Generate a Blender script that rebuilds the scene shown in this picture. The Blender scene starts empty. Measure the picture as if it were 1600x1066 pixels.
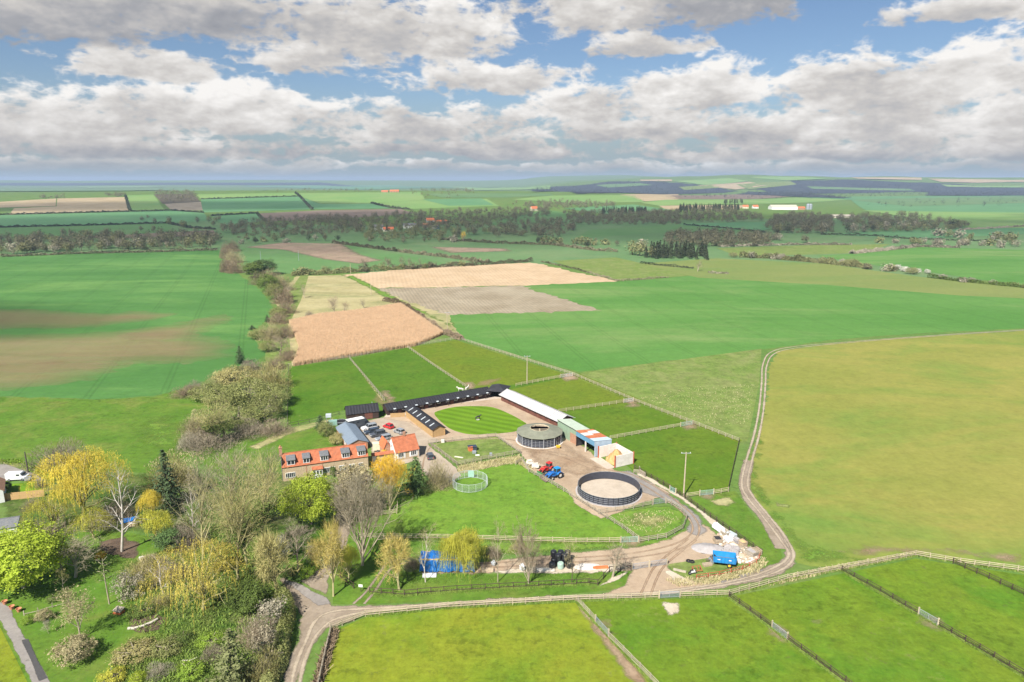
import bpy, bmesh, math, random
import numpy as np
from mathutils import Vector, Matrix
from mathutils.geometry import delaunay_2d_cdt
R = math.radians
sc = bpy.context.scene
COL = sc.collection

# ------------------------------------------------------------------ camera, sun, sky, exposure
CAM_H, PITCH, FPX = 72.0, R(13.2), 1067.0          # drone 72 m up, 24 mm lens
cam = bpy.data.cameras.new('camera'); cam.lens = 36.0 * FPX / 1600.0; cam.sensor_width = 36.0
cam.clip_start = 1.0; cam.clip_end = 60000.0
cam_ob = bpy.data.objects.new('camera', cam); COL.objects.link(cam_ob)
cam_ob.location = (0, 0, CAM_H); cam_ob.rotation_euler = (math.pi / 2 - PITCH, 0, 0)
sc.camera = cam_ob

SUN_EL, SUN_AZ = R(46), R(28)                       # sun behind the camera's left shoulder
SUN_DIR = Vector((-math.sin(SUN_AZ) * math.cos(SUN_EL), -math.cos(SUN_AZ) * math.cos(SUN_EL), math.sin(SUN_EL)))
sun = bpy.data.lights.new('sun', 'SUN'); sun.energy = 4.6; sun.angle = R(0.53); sun.color = (1.0, 0.955, 0.88)
sun_ob = bpy.data.objects.new('sun', sun); COL.objects.link(sun_ob)
sun_ob.rotation_euler = (-SUN_DIR).to_track_quat('-Z', 'Y').to_euler()
sun_ob.location = (-200, -300, 400)

# ground spots shaded by the clouds overhead: centre x, y, half sizes, cloud base
CLOUD_THICK = .32
CLOUD_SHADE = [(-250, 1120, 1500, 470, 900.0, .04), (1500, 1250, 700, 330, 900.0, -.1), (-440, 330, 290, 95, 700.0, .06), (-900, 1750, 700, 200, 900.0, 0.0)]

sc.view_settings.view_transform = 'Standard'; sc.view_settings.look = 'None'
sc.view_settings.exposure = 0.90; sc.view_settings.gamma = 1.0; sc.view_settings.use_curve_mapping = False
sc.render.engine = 'CYCLES'
cy = sc.cycles
cy.max_bounces = 6; cy.diffuse_bounces = 3; cy.glossy_bounces = 2; cy.transmission_bounces = 3
cy.volume_bounces = 0; cy.transparent_max_bounces = 12; cy.use_denoising = True
cy.caustics_reflective = False; cy.caustics_refractive = False
cy.sample_clamp_indirect = 6.0
sc.render.film_transparent = False

class NT:
    """small node-tree writer"""
    def __init__(s, tree): s.t = tree; s.n = tree.nodes; s.l = tree.links
    def add(s, kind, **kw):
        n = s.n.new(kind)
        for k, v in kw.items(): setattr(n, k, v)
        return n
    def put(s, sock, v):
        if v is None: return
        if isinstance(v, bpy.types.NodeSocket): s.l.new(v, sock)
        else: sock.default_value = v
    def m(s, op, a, b=None, c=None, clamp=False):
        n = s.n.new('ShaderNodeMath'); n.operation = op; n.use_clamp = clamp
        s.put(n.inputs[0], a); s.put(n.inputs[1], b); s.put(n.inputs[2], c)
        return n.outputs[0]
    def vm(s, op, a, b=None, sc_=None):
        n = s.n.new('ShaderNodeVectorMath'); n.operation = op
        s.put(n.inputs[0], a); s.put(n.inputs[1], b)
        if sc_ is not None: s.put(n.inputs['Scale'], sc_)
        return n.outputs['Value'] if op in ('LENGTH', 'DOT_PRODUCT', 'DISTANCE') else n.outputs[0]
    def noise(s, vec, scale, detail=4, rough=.55, lac=2.0, dist=0.0, color=False):
        n = s.n.new('ShaderNodeTexNoise')
        s.put(n.inputs['Vector'], vec); s.put(n.inputs['Scale'], scale); s.put(n.inputs['Detail'], detail)
        s.put(n.inputs['Roughness'], rough); s.put(n.inputs['Lacunarity'], lac); s.put(n.inputs['Distortion'], dist)
        return n.outputs['Color'] if color else n.outputs['Fac']
    def sep(s, v):
        n = s.n.new('ShaderNodeSeparateXYZ'); s.put(n.inputs[0], v); return n.outputs
    def comb(s, x=0, y=0, z=0):
        n = s.n.new('ShaderNodeCombineXYZ')
        for i, v in enumerate((x, y, z)): s.put(n.inputs[i], v)
        return n.outputs[0]
    def mix(s, f, a, b, blend='MIX'):
        n = s.n.new('ShaderNodeMix'); n.data_type = 'RGBA'; n.blend_type = blend
        s.put(n.inputs[0], f); s.put(n.inputs[6], a); s.put(n.inputs[7], b)
        return n.outputs[2]
    def mr(s, v, a, b, c=0.0, d=1.0, smooth=False):
        n = s.n.new('ShaderNodeMapRange'); n.clamp = True
        if smooth: n.interpolation_type = 'SMOOTHSTEP'
        for i, q in enumerate((v, a, b, c, d)): s.put(n.inputs[i], q)
        return n.outputs[0]
def c4(c): return (c[0], c[1], c[2], 1.0)
def lin(r, g, b):
    f = lambda v: (v / 12.92 if v <= .04045 else ((v + .055) / 1.055) ** 2.4)
    return (f(r / 255), f(g / 255), f(b / 255))

def px_dir(px, py):
    u = (px - 800) / FPX; v = (533 - py) / FPX
    d = Vector((u, math.cos(PITCH) + v * math.sin(PITCH), -math.sin(PITCH) + v * math.cos(PITCH)))
    return d.normalized()

# sky: Nishita sky with cumulus banks worked out in azimuth / elevation all round the horizon
world = bpy.data.worlds.new('World'); sc.world = world; world.use_nodes = True
W = NT(world.node_tree); W.n.clear()
sky = W.add('ShaderNodeTexSky', sky_type='NISHITA'); sky.sun_disc = False
sky.sun_elevation = SUN_EL; sky.sun_rotation = math.atan2(SUN_DIR.x, SUN_DIR.y)
sky.air_density = 1.0; sky.dust_density = 0.6; sky.ozone_density = 1.6; sky.altitude = 100
# cloud banks: bearing and elevation of each, half-widths in degrees, lightness
BANKS_AT = [(60, 30, 240, 62, .44), (330, 22, 230, 70, .50), (560, 60, 170, 80, .72), (690, 62, 130, 85, .86), (480, 92, 130, 34, .80), (245, 106, 120, 34, .84),
            (760, 128, 180, 40, .88), (330, 176, 170, 62, .95), (430, 190, 90, 55, 1.0), (120, 195, 190, 52, .82), (20, 205, 120, 50, .74), (640, 205, 210, 50, .76), (940, 15, 150, 62, .86),
            (1110, 10, 170, 54, .46), (1000, 70, 90, 30, .74), (905, 175, 120, 50, .86), (1090, 150, 130, 62, .90), (1165, 140, 90, 48, 1.05), (1000, 205, 210, 44, .78),
            (1320, 135, 130, 56, .84), (1470, 145, 150, 68, .92), (1570, 100, 120, 62, .95), (1300, 205, 300, 56, .80), (1530, 215, 160, 50, .76), (1545, 14, 120, 26, .88),
            (250, 238, 330, 26, .56), (720, 236, 300, 24, .58), (1200, 240, 320, 24, .62), (1560, 238, 180, 26, .64), (260, 262, 420, 15, .66), (820, 264, 420, 13, .66), (1380, 262, 420, 14, .70)]
BANKS = []
for (bx, by, hw, hh, tn) in BANKS_AT:
    d0 = px_dir(bx, by)
    BANKS.append((math.degrees(math.atan2(d0.x, d0.y)), math.degrees(math.asin(d0.z)), math.degrees(hw / FPX) * .95, math.degrees(hh / FPX) * .9, tn))
# (a) where the banks are and how light each is
cg = bpy.data.node_groups.new('cloud_banks', 'ShaderNodeTree')
for nm in ('az', 'el'): cg.interface.new_socket(nm, in_out='INPUT', socket_type='NodeSocketFloat')
for nm in ('bias', 'tone'): cg.interface.new_socket(nm, in_out='OUTPUT', socket_type='NodeSocketFloat')
K = NT(cg); gi = K.add('NodeGroupInput'); go = K.add('NodeGroupOutput')
az, el = gi.outputs[0], gi.outputs[1]
ws = K.sep(K.vm('SUBTRACT', K.noise(K.comb(K.m('MULTIPLY', az, .17), K.m('MULTIPLY', el, .34), 3.3), 1.0, 3, .55, color=True), (.5, .5, .5)))
azw = K.m('MULTIPLY_ADD', ws[0], 7.0, az); elw = K.m('MULTIPLY_ADD', ws[1], 2.2, el)
num = den = best = None
for (a, e, ra, re, tone) in BANKS:
    dx = K.m('MULTIPLY_ADD', azw, 1.0 / ra, -a / ra)
    de = K.m('MULTIPLY_ADD', elw, 1.0 / re, -e / re)
    v = K.m('MAXIMUM', de, K.m('MULTIPLY', de, -1.7))
    b = K.m('SUBTRACT', 1.0, K.m('SQRT', K.m('MULTIPLY_ADD', v, v, K.m('MULTIPLY', dx, dx))))
    w = K.m('MAXIMUM', K.m('ADD', b, .3), 0.0); wgt = K.m('MULTIPLY', w, K.m('MULTIPLY', w, w))
    tv = K.m('MULTIPLY_ADD', de, .36, tone - .10)
    num = K.m('MULTIPLY', wgt, tv) if num is None else K.m('MULTIPLY_ADD', wgt, tv, num)
    den = wgt if den is None else K.m('ADD', den, wgt)
    best = b if best is None else K.m('SMOOTH_MAX', best, b, .2)
# the sky goes on in the same way all round and overhead
lel = K.m('LOGARITHM', K.m('MAXIMUM', K.m('ADD', el, 2.2), .3), 2.718)
plane = K.noise(K.comb(K.m('DIVIDE', az, K.m('MAXIMUM', K.m('ADD', el, 3.5), 2.0)), K.m('MULTIPLY', lel, 2.4), 0.0), 1.3, 3, .5)
gen = K.m('MULTIPLY_ADD', K.m('SUBTRACT', 1.0, K.mr(K.m('ABSOLUTE', az), 38.0, 56.0)), -.75, K.mr(plane, .42, .70, -1.1, .35))
gen = K.m('MAXIMUM', gen, K.m('MULTIPLY_ADD', K.mr(el, 13.5, 19.0), 1.2, K.mr(plane, .40, .68, -2.3, -.85)))
K.l.new(K.m('MAXIMUM', best, gen), go.inputs[0])
K.l.new(K.m('DIVIDE', K.m('ADD', num, .0012), K.m('ADD', den, .002)), go.inputs[1])
# (b) the billows
bgp = bpy.data.node_groups.new('cloud_billows', 'ShaderNodeTree')
for nm in ('az', 'el'): bgp.interface.new_socket(nm, in_out='INPUT', socket_type='NodeSocketFloat')
bgp.interface.new_socket('raw', in_out='OUTPUT', socket_type='NodeSocketFloat')
K = NT(bgp); gi = K.add('NodeGroupInput'); go = K.add('NodeGroupOutput')
az, el = gi.outputs[0], gi.outputs[1]
q = K.comb(K.m('MULTIPLY', az, .30), K.m('MULTIPLY', el, .60), 1.7)
f1 = K.noise(q, 1.0, 8, .60, 2.1, .3)
f2 = K.noise(K.comb(K.m('MULTIPLY', az, .62), K.m('MULTIPLY', el, 1.15), 5.1), 1.0, 3, .5)
bil = K.m('ABSOLUTE', K.m('MULTIPLY_ADD', f2, 2.0, -1.0))       # rounded heads
K.l.new(K.m('MULTIPLY_ADD', bil, -.85, K.m('MULTIPLY_ADD', f1, 2.1, -.83)), go.inputs[0])
tc = W.add('ShaderNodeTexCoord')
sx = W.sep(W.vm('NORMALIZE', tc.outputs['Generated']))
azd = W.m('MULTIPLY', W.m('ARCTAN2', sx[0], sx[1]), 180 / math.pi)
eld = W.m('MULTIPLY', W.m('ARCSINE', sx[2]), 180 / math.pi)
def grp(tree, da=0, de=0):
    g = W.add('ShaderNodeGroup'); g.node_tree = tree
    W.put(g.inputs[0], W.m('ADD', azd, da) if da else azd); W.put(g.inputs[1], W.m('ADD', eld, de) if de else eld)
    return g.outputs
bk = grp(cg); r0 = grp(bgp)[0]; r1 = grp(bgp, -.5, .55)[0]
raw = W.m("ADD", W.m("ADD", bk[0], -.20), r0)
dens = W.mr(raw, -.12, .36, 0, 1, True)
slope = W.m('MULTIPLY', W.m('SUBTRACT', r0, r1), .36)
big = W.m('MULTIPLY_ADD', W.noise(W.comb(W.m('MULTIPLY', azd, .20), W.m('MULTIPLY', eld, .50), 9.0), 1.0, 4, .55), 2.0, -.94)
tone = W.m('ADD', W.m('ADD', bk[1], slope), W.m('MULTIPLY', big, .62))
tone = W.m('ADD', tone, W.mr(raw, .1, 1.3, .08, -.12))
tone = W.mr(tone, -.02, 1.18, 0, 1)
ccol = W.add('ShaderNodeValToRGB')
for i, (pos, c) in enumerate(((0, (146, 149, 157)), (.30, (170, 171, 175)), (.62, (208, 204, 200)), (1, (252, 249, 245)))):
    e = ccol.color_ramp.elements[i] if i < 2 else ccol.color_ramp.elements.new(pos)
    e.position = pos; e.color = c4(lin(*c))
W.l.new(tone, ccol.inputs[0])
SKY_S = .085; HAZE_D = 8.0e-5
EXP = 2 ** sc.view_settings.exposure
cc = W.vm('SCALE', ccol.outputs[0], sc_=1.0 / (EXP * SKY_S))
blue = W.mix(1.0, sky.outputs[0], c4((.50, .55, .62)), 'MULTIPLY')
band = W.mr(eld, .3, 8.0, 1.0, .0, True)                # milky air over the far hills
blue = W.mix(band, blue, c4([v / (EXP * SKY_S) for v in lin(162, 178, 184)]))
densf = W.m('MULTIPLY', dens, W.mr(eld, .0, 2.2, .25, 1.0, True))
full = W.mix(densf, blue, cc)
bg = W.add('ShaderNodeBackground'); W.put(bg.inputs[0], full); bg.inputs[1].default_value = SKY_S
wo = W.add('ShaderNodeOutputWorld'); W.l.new(bg.outputs[0], wo.inputs[0])
world.cycles.sampling_method = 'MANUAL'; world.cycles.sample_map_resolution = 256
# ------------------------------------------------------------------ terrain height and picture-to-place mapping
def sstep(a, b, v):
    t = np.clip((np.asarray(v, float) - a) / (b - a), 0, 1); return t * t * (3 - 2 * t)
def H(x, y):
    x = np.asarray(x, float); y = np.asarray(y, float)
    left = 33 * (1 - sstep(-100, 700, x)) + 22 * (1 - sstep(300, 1100, x)) * sstep(-100, 700, x)
    h = left * sstep(1350, 2500, y) * (1 - sstep(2800, 4300, y))
    amp = np.interp(x, [-200, 150, 540, 1090, 1800, 3000, 4350, 9000], [0, 12, 60, 86, 116, 104, 95, 92])
    h = h + amp * sstep(4200, 6000, y)
    h = h + (5.5 * np.sin(x / 210.0 + 1.3) * np.sin(y / 340.0) + 3.0 * np.sin(x / 95.0)) * sstep(4300, 5200, y) * (1 - sstep(8000, 9500, y)) * sstep(200, 700, x)
    far = 78 + 5 * np.sin(x / 900.0) + 3 * np.sin(x / 370.0 + 1)
    h = h + far * sstep(8800, 11200, y) * (1 - sstep(200, 3500, x))
    h = h + (2.2 * np.sin(x / 410.0 + y / 700.0) + 2.0 * np.sin(y / 330.0 - x / 900.0)) * sstep(1200, 2200, y) * sstep(500, 2000, np.hypot(x, y))
    return h
def h1(x, y): return float(H(x, y))
def G(px, py):
    """ground point seen at a pixel of the 1600 x 1066 photograph"""
    d = px_dir(px, py); dz = min(d.z, -1e-5)
    t = CAM_H / -dz
    x, y = d.x * t, d.y * t
    if math.hypot(x, y) < 1150: return (x, y)
    ts = np.geomspace(900, 16000, 4000); zz = CAM_H + d.z * ts - H(d.x * ts, d.y * ts)
    k = int(np.argmax(zz < 0)) if (zz < 0).any() else len(ts) - 1
    t = ts[k]
    return (d.x * t, d.y * t)
def GP(pts): return [G(*p) for p in pts]
def hgt(px, py, top):
    """height in metres of something that stands at (px, py) and reaches up to row top"""
    x, y = G(px, py); v = (533 - top) / FPX
    return (v * y * math.cos(PITCH) - y * math.sin(PITCH)) / (math.cos(PITCH) + v * math.sin(PITCH)) + CAM_H - h1(x, y)

# ------------------------------------------------------------------ mesh helpers
def new_ob(name, me, parent=None, kind=None):
    o = bpy.data.objects.new(name, me); COL.objects.link(o)
    if parent is not None: o.parent = parent
    if kind: o['kind'] = kind
    return o
def tag(o, label, cat, group=None, kind=None):
    o['label'] = label; o['category'] = cat
    if group: o['group'] = group
    if kind: o['kind'] = kind
    return o
def thing(name, label, cat, loc=(0, 0, 0), rz=0.0, group=None):
    o = bpy.data.objects.new(name, None); COL.objects.link(o); o.empty_display_size = .5
    o.location = loc; o.rotation_euler = (0, 0, rz)
    return tag(o, label, cat, group)
class MB:
    """collects faces; build() links them as one mesh"""
    def __init__(s): s.v = []; s.f = []; s.m = []
    def face(s, pts, m=0):
        n = len(s.v); s.v += [tuple(p) for p in pts]; s.f.append(tuple(range(n, n + len(pts)))); s.m.append(m)
    def box(s, c, d, rz=0.0, m=0, rx=0.0, ry=0.0, taper=1.0):
        M = Matrix.Rotation(rz, 3, 'Z') @ Matrix.Rotation(ry, 3, 'Y') @ Matrix.Rotation(rx, 3, 'X')
        n = len(s.v)
        for z in (-.5, .5):
            k = taper if z > 0 else 1.0
            for x, y in ((-.5, -.5), (.5, -.5), (.5, .5), (-.5, .5)):
                p = M @ Vector((x * d[0] * k, y * d[1] * k, z * d[2])); s.v.append((c[0] + p.x, c[1] + p.y, c[2] + p.z))
        for q in ((0, 3, 2, 1), (4, 5, 6, 7), (0, 1, 5, 4), (1, 2, 6, 5), (2, 3, 7, 6), (3, 0, 4, 7)):
            s.f.append(tuple(n + i for i in q)); s.m.append(m)
        return s
    def bar(s, a, b, w, h=None, m=0):
        """rectangular bar from a to b"""
        a = Vector(a); b = Vector(b); d = b - a; L = d.length
        if L < 1e-6: return s
        d /= L; h = h or w
        up = Vector((0, 0, 1)) if abs(d.z) < .95 else Vector((0, 1, 0))
        sd = d.cross(up).normalized(); up = sd.cross(d)
        n = len(s.v)
        for p in (a, b):
            for i, j in ((-1, -1), (1, -1), (1, 1), (-1, 1)): s.v.append(tuple(p + sd * (i * w / 2) + up * (j * h / 2)))
        for q in ((0, 3, 2, 1), (4, 5, 6, 7), (0, 1, 5, 4), (1, 2, 6, 5), (2, 3, 7, 6), (3, 0, 4, 7)):
            s.f.append(tuple(n + i for i in q)); s.m.append(m)
        return s
    def tube(s, pts, rad, n=6, m=0, cap=True):
        P = [Vector(p) for p in pts]; base = len(s.v); k = len(P)
        ref = Vector((0, 0, 1))
        for i, p in enumerate(P):
            d = (P[min(i + 1, k - 1)] - P[max(i - 1, 0)]).normalized()
            r0 = ref if abs(d.dot(ref)) < .95 else Vector((1, 0, 0))
            a = d.cross(r0).normalized(); b = d.cross(a); r = rad[i] if hasattr(rad, '__len__') else rad
            for j in range(n):
                t = 2 * math.pi * j / n; s.v.append(tuple(p + a * (r * math.cos(t)) + b * (r * math.sin(t))))
        for i in range(k - 1):
            for j in range(n):
                q = base + i * n; s.f.append((q + j, q + (j + 1) % n, q + n + (j + 1) % n, q + n + j)); s.m.append(m)
        if cap:
            s.f.append(tuple(base + j for j in reversed(range(n)))); s.m.append(m)
            s.f.append(tuple(base + (k - 1) * n + j for j in range(n))); s.m.append(m)
        return s
    def ring(s, c, r0, r1, z0, z1, n=32, m=0, a0=0.0, a1=2 * math.pi):
        """wall of rectangular section bent round a centre"""
        full = abs(a1 - a0) > 6.28; k = n if full else n + 1; b = len(s.v)
        for i in range(k):
            t = a0 + (a1 - a0) * i / n
            for r, z in ((r0, z0), (r1, z0), (r1, z1), (r0, z1)): s.v.append((c[0] + r * math.cos(t), c[1] + r * math.sin(t), z))
        for i in range(n):
            p, q = b + 4 * i, b + 4 * ((i + 1) % k)
            for j in range(4): s.f.append((p + j, q + j, q + (j + 1) % 4, p + (j + 1) % 4)); s.m.append(m)
        return s
    def lathe(s, c, prof, n=16, m=0, axis='Z', cap=True):
        b = len(s.v)
        for r, z in prof:
            for j in range(n):
                t = 2 * math.pi * j / n; u, w = r * math.cos(t), r * math.sin(t)
                s.v.append((c[0] + u, c[1] + w, c[2] + z) if axis == 'Z' else (c[0] + u, c[1] + z, c[2] + w) if axis == 'Y' else (c[0] + z, c[1] + u, c[2] + w))
        for i in range(len(prof) - 1):
            for j in range(n):
                q = b + i * n; s.f.append((q + j, q + (j + 1) % n, q + n + (j + 1) % n, q + n + j)); s.m.append(m)
        if cap:
            s.f.append(tuple(b + j for j in reversed(range(n)))); s.m.append(m)
            s.f.append(tuple(b + (len(prof) - 1) * n + j for j in range(n))); s.m.append(m)
        return s
    def prism(s, outline, y0, y1, m=0):
        """outline in x,z pushed along y"""
        n = len(s.v); k = len(outline)
        for y in (y0, y1):
            for x, z in outline: s.v.append((x, y, z))
        s.f.append(tuple(n + i for i in range(k))); s.m.append(m)
        s.f.append(tuple(n + k + i for i in reversed(range(k)))); s.m.append(m)
        for i in range(k):
            j = (i + 1) % k; s.f.append((n + j, n + i, n + k + i, n + k + j)); s.m.append(m)
        return s
    def mesh(s, name, mats):
        me = bpy.data.meshes.new(name)
        me.from_pydata(s.v, [], s.f)
        for mt in (mats if isinstance(mats, (list, tuple)) else [mats]): me.materials.append(mt)
        if any(s.m): me.polygons.foreach_set('material_index', s.m)
        me.update(); return me
    def build(s, name, mats, parent=None, kind=None):
        return new_ob(name, s.mesh(name, mats), parent, kind)
def np_mesh(name, V, F, mats, mi=None):
    """V (n,3), F (m,k) arrays"""
    me = bpy.data.meshes.new(name); V = np.asarray(V, np.float32); F = np.asarray(F, np.int32); k = F.shape[1]
    me.vertices.add(len(V)); me.vertices.foreach_set('co', V.ravel())
    me.loops.add(F.size); me.loops.foreach_set('vertex_index', F.ravel())
    me.polygons.add(len(F)); me.polygons.foreach_set('loop_start', np.arange(0, F.size, k, dtype=np.int32))
    for mt in (mats if isinstance(mats, (list, tuple)) else [mats]): me.materials.append(mt)
    if mi is not None: me.polygons.foreach_set('material_index', np.asarray(mi, np.int32))
    me.update(calc_edges=True); me.validate(); return me
def smooth(o):
    o.data.polygons.foreach_set('use_smooth', [True] * len(o.data.polygons)); return o

# ------------------------------------------------------------------ materials
def nmat(name):
    m = bpy.data.materials.new(name); m.use_nodes = True; T = NT(m.node_tree); T.n.clear()
    return m, T
def finish(T, col, rough=.9, bump=None, bdist=.05, bstr=.5, metal=0.0, spec=.3, alpha=None, trans=0.0):
    p = T.add('ShaderNodeBsdfPrincipled'); T.put(p.inputs['Base Color'], col); T.put(p.inputs['Roughness'], rough)
    p.inputs['Metallic'].default_value = metal; p.inputs['Specular IOR Level'].default_value = spec
    if bump is not None:
        b = T.add('ShaderNodeBump'); b.inputs['Strength'].default_value = bstr; b.inputs['Distance'].default_value = bdist
        T.put(b.inputs['Height'], bump); T.put(p.inputs['Normal'], b.outputs[0])
    sh = p.outputs[0]
    if trans:
        t = T.add('ShaderNodeBsdfTranslucent'); T.put(t.inputs[0], col)
        mx = T.add('ShaderNodeMixShader'); mx.inputs[0].default_value = trans
        T.l.new(sh, mx.inputs[1]); T.l.new(t.outputs[0], mx.inputs[2]); sh = mx.outputs[0]
    if alpha is not None:
        t = T.add('ShaderNodeBsdfTransparent'); mx = T.add('ShaderNodeMixShader')
        T.put(mx.inputs[0], alpha); T.l.new(t.outputs[0], mx.inputs[1]); T.l.new(sh, mx.inputs[2]); sh = mx.outputs[0]
    o = T.add('ShaderNodeOutputMaterial'); T.l.new(sh, o.inputs[0])
def simple(name, c, rough=.7, var=.18, scale=1.2, metal=0.0, spec=.35, bump=0.0, dirt=None, rnd=0.0, stretch=None):
    """paint, timber, metal ... with uneven tone, worn patches and (rnd) a change of tone from piece to piece"""
    m, T = nmat(name)
    tc = T.add('ShaderNodeTexCoord'); v = tc.outputs['Object']
    if stretch: v = T.vm('MULTIPLY', v, stretch)
    n = T.noise(v, scale, 5, .62)
    f = T.mr(n, .28, .72, 1 - var, 1 + var)
    col = T.vm('SCALE', T.comb(*c), sc_=f)
    if rnd:
        oi = T.add('ShaderNodeObjectInfo'); col = T.vm('SCALE', col, sc_=T.mr(oi.outputs['Random'], 0, 1, 1 - rnd, 1 + rnd))
    if dirt:
        n2 = T.noise(v, scale * .45, 6, .7); col = T.mix(T.mr(n2, .5, .72, 0, .75), col, c4(dirt))
    finish(T, col, rough, n if bump else None, .03, bump, metal, spec)
    return m
ALB = .86
def ground_mat(name, a, b, s1=18.0, s2=1.1, fine=.30, third=None, third_amt=.45, s3=40.0, stripe=None, feather=False, bump=.45, rough=.95, aniso=None, soft=.5, gap=None, tuft=0.0, amax=1.0):
    """turf, crop, soil or gravel: two tones in drifts, a third in patches, close-range grain, optional drilled rows"""
    m, T = nmat(name)
    a, b = [tuple(v * ALB for v in q) for q in (a, b)]; third = tuple(v * ALB for v in third) if third else None
    geo = T.add('ShaderNodeNewGeometry'); P = geo.outputs['Position']
    Q = P
    if aniso: Q = T.vm('MULTIPLY', P, aniso)
    big = T.noise(Q, 1.0 / s1, 5, .6, dist=.4)
    col = T.mix(T.mr(big, .36, .64), c4(a), c4(b))
    if third is not None:
        t3 = T.noise(T.vm('ADD', Q, (37.0, 11.0, 0)), 1.0 / s3, 6, .66, dist=.6)
        col = T.mix(T.m('MULTIPLY', T.mr(t3, .5 - .0, .5 + .18), third_amt), col, c4(third))
    g = T.noise(P, 1.0 / s2, 4, .7)
    g2 = T.noise(P, .33 / s2, 3, .6)
    g3 = T.noise(P, .09 / s2, 4, .65)
    gg = T.m('MULTIPLY_ADD', T.m('SUBTRACT', g, .5), 2.6 * fine, T.m('MULTIPLY_ADD', T.m('SUBTRACT', g2, .5), 2.2 * fine, T.m('MULTIPLY_ADD', T.m('SUBTRACT', g3, .5), 1.1 * fine, 1.0)))
    if tuft:
        t1 = T.noise(T.vm('ADD', P, (5.0, 9.0, 0)), 1.0 / 1.7, 3, .7); t2 = T.noise(P, 1.0 / 14.0, 3, .6)
        gg = T.m('MULTIPLY', gg, T.mr(T.m('MULTIPLY_ADD', t2, .5, t1), .80, .95, 1.0, 1 - tuft)); col = T.mix(T.mr(T.m('MULTIPLY_ADD', t2, -.45, t1), .40, .52, 0, .5), col, c4((.19, .205, .06)))
    if stripe:
        ang, per, amt = stripe; sp = T.sep(P)
        c = T.m('ADD', T.m('MULTIPLY', sp[0], math.cos(ang)), T.m('MULTIPLY', sp[1], math.sin(ang)))
        w = T.m('SINE', T.m('MULTIPLY_ADD', c, 2 * math.pi / per, T.m('MULTIPLY', big, 1.5)))
        gg = T.m('MULTIPLY', gg, T.m('MULTIPLY_ADD', w, amt, 1.0))
    if gap:                                               # tramlines: pairs of wheel marks at a wide spacing
        ang, per, tone = gap; sp = T.sep(P)
        c = T.m('ADD', T.m('MULTIPLY', sp[0], math.cos(ang)), T.m('MULTIPLY', sp[1], math.sin(ang)))
        d = T.m('ABSOLUTE', T.m('SUBTRACT', T.m('ABSOLUTE', T.m('SUBTRACT', T.m('FRACT', T.m('DIVIDE', c, per)), .5)), .9 / per))
        gg = T.m('MULTIPLY', gg, T.mr(d, .25 / per, .55 / per, tone, 1.0))
    col = T.vm('SCALE', col, sc_=gg)
    al = None
    if feather:
        at = T.add('ShaderNodeAttribute', attribute_name='edge')
        n = T.noise(Q, 1.0 / max(s2, .5), 6, .72); nn = T.noise(Q, .16 / max(s2, .5), 4, .6)
        q = T.m('ADD', T.m('MULTIPLY_ADD', T.m('SUBTRACT', n, .5), 1.1, at.outputs['Fac']), T.m('MULTIPLY', T.m('SUBTRACT', nn, .5), 1.3))
        al = T.m('MULTIPLY', T.mr(q, .5 - soft * .5, .5 + soft * .5), amax)
    finish(T, col, rough, T.m('ADD', g, g2), .12, bump, 0, .12, al)
    return m

# ------------------------------------------------------------------ sheets of ground
def pip(poly, X, Y):
    ins = np.zeros(X.shape, bool); n = len(poly)
    for i in range(n):
        x1, y1 = poly[i]; x2, y2 = poly[(i + 1) % n]
        c = ((y1 > Y) != (y2 > Y)); 
        if y1 != y2: ins ^= c & (X < (x2 - x1) * (Y - y1) / (y2 - y1) + x1)
    return ins
def edge_dist(poly, X, Y):
    D = np.full(X.shape, 1e9); n = len(poly)
    for i in range(n):
        x1, y1 = poly[i]; x2, y2 = poly[(i + 1) % n]; dx, dy = x2 - x1, y2 - y1; L = dx * dx + dy * dy + 1e-9
        t = np.clip(((X - x1) * dx + (Y - y1) * dy) / L, 0, 1)
        D = np.minimum(D, np.hypot(X - x1 - t * dx, Y - y1 - t * dy))
    return D
def catmull(pts, k=6, closed=True):
    n = len(pts); out = []
    for i in range(n if closed else n - 1):
        g = lambda j: np.array(pts[j % n] if closed else pts[min(max(j, 0), n - 1)], float)
        p0, p1, p2, p3 = g(i - 1), g(i), g(i + 1), g(i + 2)
        for t in np.arange(k) / k:
            out.append(tuple(.5 * (2 * p1 + (p2 - p0) * t + (2 * p0 - 5 * p1 + 4 * p2 - p3) * t * t + (3 * p1 - p0 - 3 * p2 + p3) * t ** 3)))
    if not closed: out.append(tuple(pts[-1]))
    return out
N_SHEET = [0]
def layer_z(L, x, y):
    N_SHEET[0] += 1; L = L + .006 * N_SHEET[0]
    d = np.hypot(x, y); return H(x, y) + L * (.012 + .35 * sstep(420, 1500, d) + .5 * sstep(1500, 4000, d))
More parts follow.
